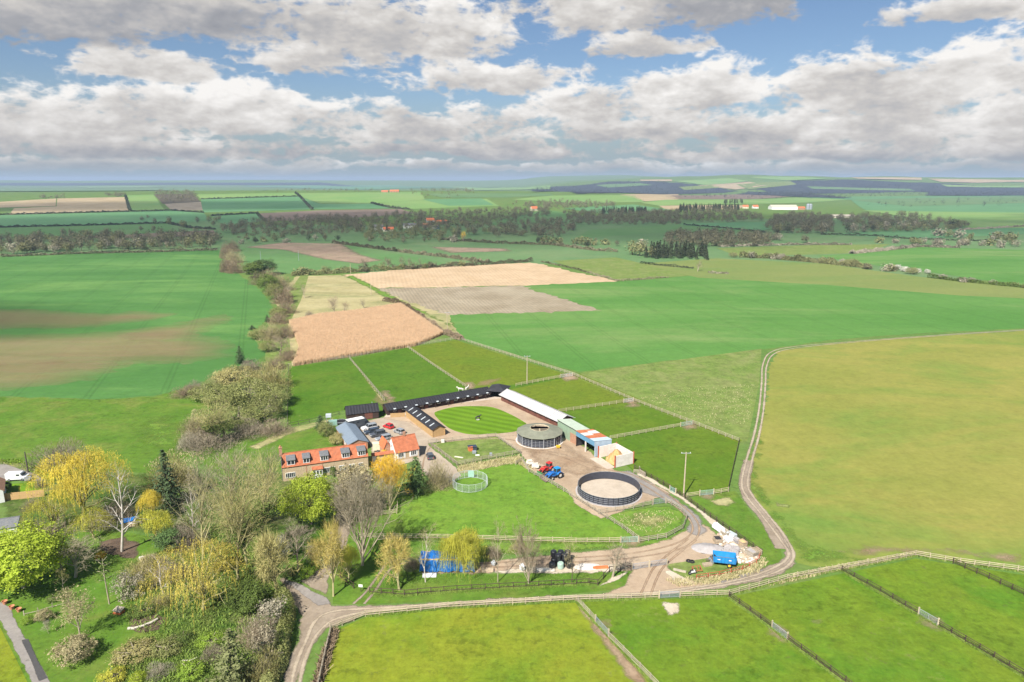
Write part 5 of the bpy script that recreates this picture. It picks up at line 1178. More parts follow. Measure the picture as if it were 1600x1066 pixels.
# blue grain trailer
ta = dirang((1146, 882), (1112, 878)); c = G(1131, 883); t = thing('tipping_trailer', 'bright blue tipping trailer with yellow wheel beside grey stone dust', 'trailer', (c[0], c[1], .08), ta + math.pi)
b = MB(); L, Wd, z0, z1 = 4.1, 2.1, .95, 2.15
for (p, q) in (((-L / 2, -Wd / 2), (L / 2, -Wd / 2)), ((L / 2, -Wd / 2), (L / 2, Wd / 2)), ((L / 2, Wd / 2), (-L / 2, Wd / 2)), ((-L / 2, Wd / 2), (-L / 2, -Wd / 2))):
    k = 1.12; A = [(p[0], p[1], z0), (q[0], q[1], z0), (q[0] * 1.04, q[1] * k, z1), (p[0] * 1.04, p[1] * k, z1)]; Bq = [(x * .955, y * .955, z) for x, y, z in A]
    b.face(A); b.face(Bq[::-1]); b.face([A[3], A[2], Bq[2], Bq[3]])
b.box((0, 0, z0), (L, Wd, .12)); b.build('body', M['sky_blue_paint'], t)
part(t, 'floor', 'mud_steel', [((0, 0, z0 + .09), (L * .94, Wd * .94, .04))])
for i in range(7): x = -L / 2 + .15 + i * (L - .3) / 6; q = MB(); q.bar((x, -Wd / 2 - .03, z0), (x, -Wd * .56 - .03, z1), .09, .06); q.build('rib', M['blue_paint'], t)
for x in (-1.1, 1.0): part(t, 'plate', 'white_paint', [((x, -Wd * .535 - .03, 1.62), (.55, .03, .16))])
b = MB(); b.bar((-L / 2, 0, .75), (-L / 2 - 1.4, 0, .6), .16); b.box((0, 0, .72), (L * .9, .7, .2)); b.build('drawbar', M['mud_steel'], t)
for y in (-.95, .95): wheel(t, .9, y, .48, .32, 'yellow_paint')
c = G(1114, 879); t = thing('farm_roller', 'dark machine standing at the left end of blue trailer', 'machine', (c[0], c[1], .08), R(10)); part(t, 'frame', 'mud_steel', [((0, 0, .9), (.9, 1.2, .3))]); MB().lathe((-.3, -.6, .45), [(.45, 0), (.45, 1.2)], 12, 0, 'Y').build('roller', M['steel_grey'], t); part(t, 'hood', 'dark_inside', [((.2, 0, 1.2), (.5, .8, .4))])

# ------------------------------------------------------------------ stacks, bales and yard clutter
def bale_mesh(r=.62, h=1.22):
    b = MB(); b.lathe((0, 0, 0), [(r * .82, 0), (r * .97, .10), (r, .3), (r, h - .3), (r * .96, h - .10), (r * .8, h)], 18); return b
bm_ = bale_mesh().mesh('wrapped_bale', M['black_wrap']); bg_ = bale_mesh().mesh('wrapped_bale', M['green_wrap'])
B0 = G(877, 888); spots = [(-1.75, .0, 0), (1.55, .15, 0), (-1.3, 1.4, 0), (0, 1.3, 0), (1.35, 1.5, 0), (-.55, .95, 1.2), (.72, .95, 1.2), (-1.35, 2.1, 1.2), (0.05, 2.15, 1.2), (1.35, 2.15, 1.2)]
names = ['black wrapped bale left of the green one on the ground', 'black wrapped bale right of the green one on the ground', 'black wrapped bale behind left in the bottom layer', 'black wrapped bale right behind the green one', 'black wrapped bale behind right in the bottom layer',
         'black wrapped bale on the upper layer, front left', 'black wrapped bale on the upper layer, front right', 'black wrapped bale topmost at back left', 'black wrapped bale topmost at back centre', 'black wrapped bale topmost at back right']
for (x, y, z), nm in zip(spots, names):
    o = new_ob('wrapped_bale', bm_); o.location = (B0[0] + x, B0[1] + y, z + .06); o.rotation_euler = (.04 * math.sin(x * 9), .05 * math.cos(y * 7), x); tag(o, nm, 'bale', 'black silage bales in the yard'); smooth(o)
o = new_ob('wrapped_bale', bg_); o.location = (B0[0] - .15, B0[1] - .1, .06); tag(o, 'pale green wrapped bale in front of the black ones', 'bale')
# blue tarpaulin over a straw stack
a, b = G(656, 894), G(742, 894); L = b[0] - a[0]; t = thing('covered_stack', 'straw stack under a crumpled bright blue tarpaulin behind the trees', 'stack', (a[0], a[1], .06))
rg = np.random.default_rng(5); nx, ny = 48, 26; xs = np.linspace(0, L, nx); V = []; prof = [(-.35, .25), (-.25, .8), (-.12, 1.6), (0.0, 2.4), (.5, 2.75), (1.3, 3.0), (2.1, 3.05), (2.9, 2.75), (3.3, 2.3), (3.45, 1.2), (3.5, .3)]
pp = np.array(prof); tt = np.linspace(0, 1, ny); py_ = np.interp(tt, np.linspace(0, 1, len(pp)), pp[:, 0]); pz_ = np.interp(tt, np.linspace(0, 1, len(pp)), pp[:, 1])
for j in range(ny):
    for i in range(nx):
        w = .07 * math.sin(xs[i] * 2.1 + j * .5) + .05 * math.sin(xs[i] * 5.3 - j * .9) + rg.normal(0, .035); sag = -.12 * abs(math.sin(xs[i] * 1.3))
        V.append((xs[i] + rg.normal(0, .03) + (.0 if 0 < i < nx - 1 else w), py_[j] + w, max(.05, pz_[j] + w * .8 + sag * (pz_[j] > 2))))
F = [(j * nx + i, j * nx + i + 1, (j + 1) * nx + i + 1, (j + 1) * nx + i) for j in range(ny - 1) for i in range(nx - 1)]
new_ob('tarpaulin', np_mesh('tarpaulin', V, F, M['blue_tarp']), t)
for i in range(6):
    for k in range(2): MB().box((L * (i + .5) / 6, 1.6, .7 + 1.25 * k), (L / 6 - .06, 3.0, 1.2)).build('straw_bale', M['straw'], t)
def block(name, label, cat, px, py, dims, mt, ang=0, z=.06, seed=0, lumpy=.0, group=None):
    """sack, slab or box with slightly soft edges"""
    c = G(px, py); bm = bmesh.new(); bmesh.ops.create_cube(bm, size=1.0)
    for v in bm.verts: v.co = Vector((v.co.x * dims[0], v.co.y * dims[1], (v.co.z + .5) * dims[2]))
    bmesh.ops.bevel(bm, geom=bm.edges[:], offset=min(dims) * (.06 if not lumpy else .28), segments=1 if not lumpy else 2, affect='EDGES')
    if lumpy:
        r = random.Random(seed)
        for v in bm.verts: v.co += Vector((r.gauss(0, lumpy), r.gauss(0, lumpy), r.gauss(0, lumpy) if v.co.z > .1 else 0))
    me = bpy.data.meshes.new(name); bm.to_mesh(me); bm.free(); me.materials.append(M[mt]); o = new_ob(name, me); o.location = (c[0], c[1], z); o.rotation_euler = (0, 0, ang)
    return tag(o, label, cat, group)
def pallet_crate(label, px, py, w, d, h, ang, mt='pallet_wood', fill=None, z=.06):
    c = G(px, py); t = thing('crate', label, 'crate', (c[0], c[1], z), ang)
    for k in range(3):
        zz = h * (.2 + .3 * k)
        for sx, sy in ((0, -1), (0, 1)): MB().box((0, sy * d / 2, zz), (w, .04, h * .2)).build('slat', M[mt], t)
        for sx in (-1, 1): MB().box((sx * w / 2, 0, zz), (.04, d - .05, h * .2)).build('slat', M[mt], t)
    for sx in (-1, 1):
        for sy in (-1, 1): MB().box((sx * (w / 2 - .06), sy * (d / 2 - .06), h / 2), (.08, .08, h)).build('corner_post', M[mt], t)
    part(t, 'base', mt, [((0, 0, .08), (w - .1, d - .1, .1))])
    if fill: part(t, 'filling', fill, [((0, 0, h * .45), (w - .12, d - .12, h * .55))])
    return t
ya = dirang((1125, 822), (1188, 868))
block('wrapped_pallet', 'long white wrapped load nearest the fence at the top of the clutter', 'load', 1123, 829, (3.2, 1.5, 1.1), 'white_bag', ya, seed=1, lumpy=.07)
pallet_crate('wooden crate between the white load and pale slabs', 1133, 836, 1.6, 1.2, .9, ya, 'grey_timber')
block('stone_slab', 'pale green grey slab pile behind the crates by the fence', 'slab', 1143, 838, (1.9, 1.2, .7), 'pale_galvanised', ya + .2, seed=2)
pallet_crate('open timber crate at the left end of the clutter', 1121, 847, 1.9, 1.4, 1.1, ya - .3, 'pallet_wood', 'dark_inside')
block('builders_bag', 'white builders bag beside the open timber crate', 'bag', 1135, 847, (1.5, 1.3, 1.2), 'white_bag', ya, seed=3, lumpy=.08)
block('builders_bag', 'second white builders bag, nearer the fence', 'bag', 1142, 845, (1.4, 1.2, 1.0), 'white_bag', ya + .3, seed=4, lumpy=.08)
block('grey_bag', 'grey bag right of the white builders bags', 'bag', 1151, 849, (1.5, 1.3, 1.1), 'grey_block', ya, seed=5, lumpy=.07)
pallet_crate('crate with stone filling in the middle of the clutter', 1146, 856, 1.7, 1.3, .8, ya + .1, 'pallet_wood', 'pale_bag')
pallet_crate('crate against the fence beyond the grey bag', 1160, 853, 1.5, 1.2, 1.2, ya, 'pallet_wood', 'straw')
pallet_crate('broken crate between stone crate and slatted box', 1161, 861, 1.8, 1.2, .6, ya - .2, 'grey_timber')
pallet_crate('big slatted box at the right end of the clutter', 1174, 868, 2.1, 1.6, 1.3, ya + .15, 'grey_timber', 'grey_block')
pallet_crate('slatted box in the corner by the rusty rails', 1182, 866, 1.6, 1.3, 1.2, ya, 'pallet_wood')
for k, (px, py, nm) in enumerate([(1134, 866, 'left grey stone bale of the row behind blue trailer'), (1146, 869, 'right grey stone bale of the row behind blue trailer'), (1138, 860, 'grey stone bale at the back left behind blue trailer'), (1149, 863, 'grey stone bale at the back right behind blue trailer')]):
    block('stone_bale', nm, 'bale', px, py, (1.7, 1.2, 1.25), 'grey_block', ya + 1.0, seed=10 + k, lumpy=.04, z=.06)
heap('stone_dust_heap', 'low wide heap of grey stone dust left of the blue trailer', 'heap', G(1108, 858), 3.6, 2.2, .85, 'grey_block', R(-8), 5)
rb = random.Random(4); P_ = GP([(1116, 838), (1124, 832), (1150, 842), (1188, 866), (1178, 880), (1156, 882), (1150, 868), (1124, 856)]); bx_ = MB(); by_ = MB(); cx_ = sum(q[0] for q in P_) / 8; cy2 = sum(q[1] for q in P_) / 8
for i in range(240):
    k = rb.randrange(8); u = rb.random() ** .5 * .95; w = rb.random(); q0, q1 = P_[k], P_[(k + 1) % 8]; x = cx_ + (q0[0] + (q1[0] - q0[0]) * w - cx_) * u; y = cy2 + (q0[1] + (q1[1] - q0[1]) * w - cy2) * u
    (bx_ if i % 2 else by_).box((x, y, .14), (rb.uniform(.15, .7), rb.uniform(.12, .5), rb.uniform(.12, .45)), rb.uniform(0, 3), rx=rb.uniform(-.4, .4), ry=rb.uniform(-.4, .4))
bx_.build('rubble', M['concrete'], kind='stuff'); by_.build('rubble', M['pallet_wood'], kind='stuff')
# clutter on the rough corner by the gateway
c = G(1082, 898); t = thing('motorbike_frame', 'black and white machine part lying by the low rusty rails', 'machine', (c[0], c[1], .1), R(20))
wheel(t, -.6, 0, .35, .2); wheel(t, .6, .1, .35, .2, 'white_paint'); part(t, 'body', 'white_paint', [((0, 0, .6), (.8, .35, .4))]); part(t, 'seat', 'black_rubber', [((-.2, 0, .85), (.7, .3, .12))])
for k, (px, py, nm) in enumerate([(1076, 878, 'black tyre lying in weeds above the machine parts'), (1081, 879, 'second black tyre, overlapping the first in the weeds')]):
    c = G(px, py); o = MB().lathe((0, 0, 0), [(.3, 0), (.5, .02), (.55, .12), (.5, .22), (.3, .24)], 14, cap=False).build('tyre', M['black_rubber']); o.location = (c[0], c[1], .1); tag(o, nm, 'tyre')
block('timber_stack', 'stack of brown boards in weeds left of the blue trailer', 'timber', 1105, 884, (1.8, .9, .45), 'pallet_wood', R(15), seed=20)
block('timber_stack', 'grey boards lying by the white stone edging', 'timber', 1062, 893, (2.4, .5, .25), 'grey_timber', R(-25), seed=21)
c = G(1089, 894); t = thing('harrow_frame', 'rusty brown harrow frame standing by the low rails', 'machine', (c[0], c[1], .08), R(10)); f = MB()
for x in (-.8, 0, .8): f.bar((x, -.5, .5), (x, .5, .9), .08)
f.bar((-.9, -.5, .5), (.9, -.5, .5), .08); f.bar((-.9, .5, .9), (.9, .5, .9), .08); f.bar((-.8, .5, 0), (-.8, .5, .9), .08); f.bar((.8, .5, 0), (.8, .5, .9), .08); f.build('frame', M['rust_post'], t)
# gate across the yard mouth
gate((988, 891), (1014, 887), 'long grey gate leaf at left of the yard mouth'); gate((1015, 887), (1041, 883), 'long grey gate leaf at right of the yard mouth')
# things along the verge row
block('white_sheet', 'white sheet of board lying below the blue tarpaulin', 'sheet', 671, 900, (2.6, 1.3, .18), 'white_bag', R(3), seed=30)
block('builders_bag', 'pale blue white bag standing between two bare trees', 'bag', 816, 892, (1.1, 1.0, 1.35), 'white_bag', .1, seed=31, lumpy=.05)
block('water_tank', 'small grey plastic tank left of the bare trees', 'tank', 771, 884, (.9, .9, 1.0), 'pale_galvanised', .2, seed=32, lumpy=.03)
block('timber_stack', 'brown log stack left of the small grey tank', 'timber', 762, 893, (2.2, .9, .5), 'pallet_wood', .05, seed=33)
block('timber_stack', 'dark boards stacked right of the pale bag', 'timber', 831, 893, (1.8, 1.0, .45), 'grey_timber', -.1, seed=34)
block('timber_stack', 'long pale boards lying left of the black bales', 'timber', 851, 892, (3.8, 1.0, .25), 'pale_bag', .02, seed=35)
block('timber_stack', 'orange red boards lying right of the black bales', 'timber', 938, 888, (3.0, .7, .3), 'orange_paint', .1, seed=36)
heap('stone_heap', 'low heap of pale stone right of the black bales', 'heap', G(918, 886), 2.6, 1.3, .45, 'concrete', .1, 9)
fence('short brown hurdle beside the yard mouth gate', [(962, 889), (972, 890), (986, 889)], 'grey_timber', nr=3)
# cream feed bags by the tractors
block('feed_bag', 'cream bulk bag by the fence, left of the pair', 'bag', 828, 727, (1.9, 1.6, 1.3), 'pale_bag', .4, seed=40, lumpy=.1); block('feed_bag', 'cream bulk bag by the fence, nearer the red tractor', 'bag', 837, 732, (1.9, 1.6, 1.4), 'pale_bag', .1, seed=41, lumpy=.1)
# hurdles at the corner of the muck bay
fence('short grey hurdles at the corner below the muck bay', [(990, 740), (1000, 741), (1008, 746), (1000, 741), (999, 735)], 'grey_timber', nr=4)
gate((1047, 768), (1055, 772), 'pale green gate in the dark fence left of tall pole', 'mesh_green')
# junk paddock
c = G(738, 704); t = thing('hen_house', 'small hut with red and blue halves in the rough paddock', 'hut', (c[0], c[1], .06), R(20))
part(t, 'body', 'orange_paint', [((-.55, 0, .6), (1.1, 1.2, 1.2))]); part(t, 'body', 'lorry_body', [((.6, 0, .55), (1.1, 1.2, 1.1))]); q = MB(); slab(q, [(-1.2, -.7, 1.15), (1.25, -.7, 1.05), (1.25, .7, 1.25), (-1.2, .7, 1.4)], .06); q.build('roof', M['car_navy'], t)
block('water_trough', 'grey trough just below the red and blue hut', 'trough', 741, 709, (1.0, .8, .8), 'galvanised', .3, seed=50); block('feed_tray', 'white tray on the grass right of the grey trough', 'tray', 746, 712, (1.1, .6, .15), 'white_bag', .2, seed=51)
block('plank', 'pale plank lying on the rough paddock grass', 'plank', 717, 715, (2.4, .5, .12), 'pale_bag', -.35, seed=52); block('feed_bin', 'small grey bin at the front of the rough paddock', 'bin', 767, 713, (.7, .6, .9), 'galvanised', .1, seed=53)
block('stone_slab', 'grey block at the top left corner of rough paddock fence', 'slab', 692, 692, (.9, .5, .9), 'concrete', .1, seed=54)
# behind the workshop
c = G(514, 661); t = thing('water_tower', 'small grey tank on a stand behind the workshop', 'tank', (c[0], c[1], 0), .2); part(t, 'tank', 'pale_galvanised', [((0, 0, 2.4), (1.6, 1.3, .9))])
for x in (-.6, .6): part(t, 'leg', 'steel_grey', [((x, 0, 1.0), (.12, 1.0, 1.95))])
c = G(520, 664); t = thing('netted_run', 'low green netted run beside the dark conifer', 'run', (c[0], c[1], 0), R(15)); part(t, 'netting', 'net_green', [((0, 0, .7), (2.6, 1.8, 1.35))])
for x in (-1.3, 1.3): part(t, 'post', 'galvanised', [((x, -.9, .75), (.08, .08, 1.5))])
c = G(533, 662); t = thing('trampoline', 'round black trampoline between the workshop and timber barn', 'trampoline', (c[0], c[1], 0)); MB().lathe((0, 0, .8), [(1.55, 0), (1.55, .05)], 22).build('bed', M['black_rubber'], t); q = MB(); q.ring((0, 0), 1.5, 1.8, .76, .88, 22); q.build('rim', M['steel_grey'], t)
for k in range(6): a = k * math.pi / 3; q = MB(); q.bar((1.6 * math.cos(a), 1.6 * math.sin(a), 0), (1.6 * math.cos(a), 1.6 * math.sin(a), .8), .06); q.build('leg', M['steel_grey'], t)
# garden things at the left
c = G(186, 958); t = thing('duck_house', 'small low wooden hutch with grey roof and orange base on the lawn', 'hutch', (c[0], c[1], .06), R(-15)); part(t, 'base', 'orange_paint', [((0, 0, .12), (1.5, 1.1, .2))]); part(t, 'body', 'pallet_wood', [((0, .05, .42), (1.2, .8, .42))])
q = MB(); slab(q, [(-.8, -.6, .62), (.8, -.6, .62), (.8, .6, .85), (-.8, .6, .85)], .05); q.build('roof', M['grey_timber'], t); part(t, 'opening_shade', 'dark_inside', [((.1, -.36, .42), (.5, .03, .26))])  # doorway is a dark panel, its inner shade put into the colour
c0_ = G(200, 984); o = MB().tube([(0, 0, .25), (1.0, .1, .2), (2.2, .7, .25), (3.2, 1.6, .3), (3.7, 2.4, .35)], [.24, .22, .2, .2, .17], 8).build('fallen_log', M['bark_pale']); o.location = (c0_[0], c0_[1], 0); tag(o, 'curved pale log lying round the edge of the flower bed', 'log')
c0_ = G(285, 1035); o = MB().tube([(0, 0, .3), (1.2, .1, .25), (2.1, .5, .5)], [.12, .1, .07], 7).build('fallen_log', M['bark_pale']); o.location = (c0_[0], c0_[1], 0); tag(o, 'thin pale branch lying in the wild garden foreground', 'log')
c = G(203, 822); t = thing('tarp_shelter', 'bright blue sheet stretched over a stack under the birch', 'sheet', (c[0], c[1], .05), R(12)); q = MB(); slab(q, [(-1.6, -.8, 1.0), (1.5, -.5, 1.5), (1.6, .9, 1.7), (-1.5, .8, 1.4)], .04); q.build('sheet', M['blue_tarp'], t)
for i in range(3): part(t, 'log', 'pallet_wood', [((-1 + i, 0, .5), (.9, 1.1, 1.0))])
block('stone_trough', 'pale stone trough at the edge of dark soil below birch', 'trough', 222, 874, (1.0, .6, .5), 'concrete', .4, seed=61)
for k, (px, py, nm) in enumerate([(19, 952, 'terracotta pot nearer the drive edge'), (30, 956, 'terracotta pot with shrubs, right of the first'), (8, 944, 'terracotta pot at the top of the drive')]):
    c = G(px, py); o = MB().lathe((0, 0, 0), [(.28, 0), (.42, .55), (.46, .6), (.38, .6), (.3, .4)], 12).build('flower_pot', M['terracotta']); o.location = (c[0], c[1], .05); tag(o, nm, 'pot')
# neighbour at the left edge
t, W, _ = shed('neighbour_house', 'white neighbour house with brown roof cut by the left edge', 'house', (-40, 795), (8, 785), 7, 3.0, 5.2, 'y', 'white_paint', 'house_brick', .3, .2); window(t, W, 3, 1.0, 1.2, 1.1, 2, 'x')
t, W, _ = shed('garden_shed', 'grey roofed garden shed half hidden at the left edge', 'shed', (-12, 842), (28, 836), 4.6, 2.0, 3.0, 'x', 'white_paint', 'slate', .3, .2)
c = G(28, 750); t = thing('parked_van', 'white van on the patio behind the board fence', 'van', (c[0], c[1], .05), R(8)); b = MB(); b.prism([(-2.3, .4), (2.3, .4), (2.35, 1.0), (1.6, 1.25), (1.1, 1.95), (-2.3, 2.0)], -.9, .9); b.build('body', M['car_white'], t); part(t, 'windscreen', 'dark_glass', [((1.42, 0, 1.55), (.4, 1.6, .45))]); part(t, 'side_window', 'dark_glass', [((.6, 0, 1.55), (.7, 1.83, .4))])
for x in (-1.5, 1.5):
    for y in (-.85, .85): wheel(t, x, y, .33, .2)
block('oil_tank', 'grey garden tank right of the white van', 'tank', 45, 751, (2.0, 1.2, 1.0), 'steel_grey', .1, seed=62, lumpy=.05)

# ------------------------------------------------------------------ horses and the lawn statue
def horse(name, label, cat, loc, ang, mt, s=1.0, grazing=False):
    v = [(0, 0, 1.12), (.38, 0, 1.18), (.75, 0, 1.2), (-.45, 0, 1.15), (-.72, 0, 1.2)]; e = [(0, 1), (1, 2), (0, 3), (3, 4)]; r = [.32, .31, .25, .31, .27]
    def chain(start, pts, rad):
        p = start
        for q, ra in zip(pts, rad): v.append(q); r.append(ra); e.append((p, len(v) - 1)); p = len(v) - 1
        return p
    if grazing: chain(2, [(1.05, 0, 1.02), (1.28, 0, .62), (1.36, 0, .36), (1.42, 0, .14)], [.17, .14, .13, .07])
    else: nk = chain(2, [(1.02, 0, 1.48), (1.22, 0, 1.80), (1.42, 0, 1.72), (1.66, 0, 1.48)], [.18, .13, .13, .075]); chain(nk - 2, [(1.20, .06, 1.98)], [.035])
    for y in (-.16, .16):
        chain(2, [(.72, y, .92), (.74, y, .56), (.70, y, .50), (.72, y, .10), (.76, y, .02)], [.13, .075, .065, .05, .065])
        chain(4, [(-.70, y, .95), (-.55, y, .72), (-.82, y, .52), (-.78, y, .10), (-.74, y, .02)], [.17, .12, .07, .05, .065])
    chain(4, [(-.98, 0, 1.1), (-1.08, 0, .75), (-1.06, 0, .5)], [.06, .07, .03])
    me = bpy.data.meshes.new(name); me.from_pydata(v, e, []); me.materials.append(M[mt]); o = new_ob(name, me); o.location = (loc[0], loc[1], .04); o.rotation_euler = (0, 0, ang); o.scale = (s, s, s)
    sk = o.modifiers.new('skin', 'SKIN'); sd = me.skin_vertices[0].data
    for i, ra in enumerate(r): sd[i].radius = (ra, ra)
    sd[0].use_root = True; o.modifiers.new('smooth', 'SUBSURF').levels = 1; o.modifiers['smooth'].render_levels = 2
    return tag(o, label, cat)
horse('horse', 'cream horse standing side on behind the long black stable roof', 'horse', G(720, 612.5), R(175), 'hide_white', 1.0); horse('horse', 'pale horse standing head up behind the long black roof', 'horse', G(729.5, 611), R(60), 'hide_white')
t = thing('lawn_statue', 'dark bronze horse figure on a low plinth in the striped lawn', 'statue', (*G(746.5, 656), .05), R(25)); o = horse('figure', 'x', 'x', (0, 0), 0, 'bronze', .8); o.parent = t; del o['label']; del o['category']; MB().lathe((0, 0, 0), [(.6, 0), (.55, .1)], 14).build('plinth', M['grey_block'], t)
# ------------------------------------------------------------------ vegetation
def leafmat(name, a, b, trans=.25, var=.30, rnd=.16, rough=.7, sc_=.6, hue=None):
    m, T = nmat(name); tc = T.add('ShaderNodeTexCoord'); oi = T.add('ShaderNodeObjectInfo'); v = tc.outputs['Object']
    n = T.noise(v, sc_, 4, .65); n2 = T.noise(v, sc_ * 7, 2, .6)
    col = T.mix(T.mr(n, .33, .67), c4(a), c4(b))
    k = T.m('MULTIPLY', T.mr(n2, .25, .75, 1 - var, 1 + var), T.mr(oi.outputs['Random'], 0, 1, 1 - rnd, 1 + rnd))
    finish(T, T.vm('SCALE', col, sc_=k), rough, None, spec=.2, trans=trans); M[name] = m
leafmat('bark', (0.330, 0.277, 0.195), (0.450, 0.390, 0.285), 0, .3, .15)
leafmat('bark_mossy', (0.360, 0.330, 0.150), (0.480, 0.420, 0.225), 0, .3, .15)
leafmat('bark_birch', (.58, .53, .47), (.44, .39, .33), 0, .25, .08)
leafmat('bark_dark', (.11, .085, .06), (.16, .13, .09), 0, .3, .15)
leafmat('twig_grey', (0.270, 0.230, 0.155), (0.360, 0.310, 0.210), .1)
leafmat('twig_brown', (0.280, 0.220, 0.150), (0.370, 0.295, 0.200), .1)
leafmat('twig_mauve', (0.235, 0.195, 0.140), (0.320, 0.265, 0.190), .1)
leafmat('twig_olive', (0.330, 0.290, 0.110), (0.430, 0.385, 0.160), .15)
leafmat('twig_gold', (0.480, 0.385, 0.110), (0.600, 0.490, 0.160), .2)
leafmat('willow_yellow', (0.580, 0.460, 0.055), (0.680, 0.560, 0.100), .3)
leafmat('willow_gold', (0.580, 0.470, 0.085), (0.700, 0.590, 0.150), .3)
leafmat('willow_lime', (0.460, 0.450, 0.055), (0.570, 0.540, 0.090), .3)
leafmat('orange_willow', (0.800, 0.488, 0.044), (0.800, 0.600, 0.075), .25)
leafmat('leaf_lime', (0.350, 0.450, 0.035), (0.500, 0.580, 0.075), .35)
leafmat('leaf_fresh', (0.250, 0.388, 0.044), (0.375, 0.500, 0.075), .35)
leafmat('leaf_scrub', (0.240, 0.260, 0.085), (0.330, 0.340, 0.125), .3)
leafmat('leaf_buff', (0.340, 0.290, 0.155), (0.430, 0.370, 0.200), .2)
leafmat('leaf_russet', (0.250, 0.185, 0.120), (0.330, 0.250, 0.160), .2)
leafmat('leaf_ivy', (0.098, 0.150, 0.029), (0.156, 0.208, 0.046), .15)
leafmat('leaf_dark', (0.062, 0.111, 0.034), (0.098, 0.156, 0.046), .1)
leafmat('leaf_conifer', (0.065, 0.107, 0.046), (0.101, 0.146, 0.058), .05)
leafmat('leaf_blue_conifer', (0.156, 0.176, 0.072), (0.234, 0.240, 0.098), .05)
leafmat('blossom', (.62, .59, .51), (.72, .70, .64), .3)
leafmat('far_twig', (0.160, 0.150, 0.085), (0.220, 0.205, 0.120), .1, .25, .22)
leafmat('far_olive', (0.200, 0.205, 0.085), (0.270, 0.265, 0.120), .15, .25, .2)
leafmat('far_dark', (0.055, 0.075, 0.040), (0.085, 0.100, 0.050), .1, .25, .2)
leafmat('far_pale', (0.300, 0.270, 0.190), (0.400, 0.360, 0.270), .15, .2, .15)
leafmat('far_ridge_tree', (.045, .054, .050), (.070, .080, .066), .1, .25, .2)
leafmat('straw_blade', (0.460, 0.400, 0.210), (0.540, 0.470, 0.270), .2, .25, .1)
leafmat('reed_blade', (0.630, 0.460, 0.295), (0.680, 0.505, 0.330), .45, .14, .05, sc_=.12)
leafmat('grass_blade', (0.170, 0.270, 0.045), (0.250, 0.320, 0.070), .3)

def rot_basis(rg, n):
    a = rg.normal(size=(n, 3)); a /= np.linalg.norm(a, axis=1)[:, None]
    b = rg.normal(size=(n, 3)); b -= a * (a * b).sum(1)[:, None]; b /= np.linalg.norm(b, axis=1)[:, None]
    return a, b
def leaf_quads(P, size, rg, asp=.7, flat=0.0, face=1.1):
    """one leaf-cluster quad at each point, turned mostly up and outwards as foliage is"""
    n = len(P); c = P.mean(0); o = P - c; o /= np.linalg.norm(o, axis=1)[:, None] + 1e-6
    N = rg.normal(size=(n, 3)) * .75 + face * (o * .8 + np.array([0, 0, .7])); N /= np.linalg.norm(N, axis=1)[:, None]
    a = np.cross(N, rg.normal(size=(n, 3))); a /= np.linalg.norm(a, axis=1)[:, None] + 1e-9; b = np.cross(N, a)
    s = (np.asarray(size) * np.exp(rg.normal(-.08, .38, n)))[:, None] / 2
    V = np.stack([P - a * s, P + b * s * asp, P + a * s, P - b * s * asp], 1).reshape(-1, 3)
    return V, np.arange(4 * n).reshape(-1, 4)
def slivers(A, B, w, rg, face=None):
    """thin twigs: kite from A to B, flat side up and outwards"""
    d = B - A; c = A.mean(0); o = A - c; o /= np.linalg.norm(o, axis=1)[:, None] + 1e-6
    r = rg.normal(size=d.shape) * .5 + o * .9 + np.array([0, 0, .8]); s = np.cross(d, r); s /= np.linalg.norm(s, axis=1)[:, None] + 1e-9
    w = np.broadcast_to(np.asarray(w, float), (len(A),))[:, None]
    m = A + d * .35
    V = np.stack([A, m - s * w / 2, B, m + s * w / 2], 1).reshape(-1, 3); return V, np.arange(4 * len(A)).reshape(-1, 4)
def join(parts):
    V = []; F = []; k = 0
    for v, f in parts:
        if len(v) == 0: continue
        V.append(v); F.append(f + k); k += len(v)
    return np.vstack(V), np.vstack(F)
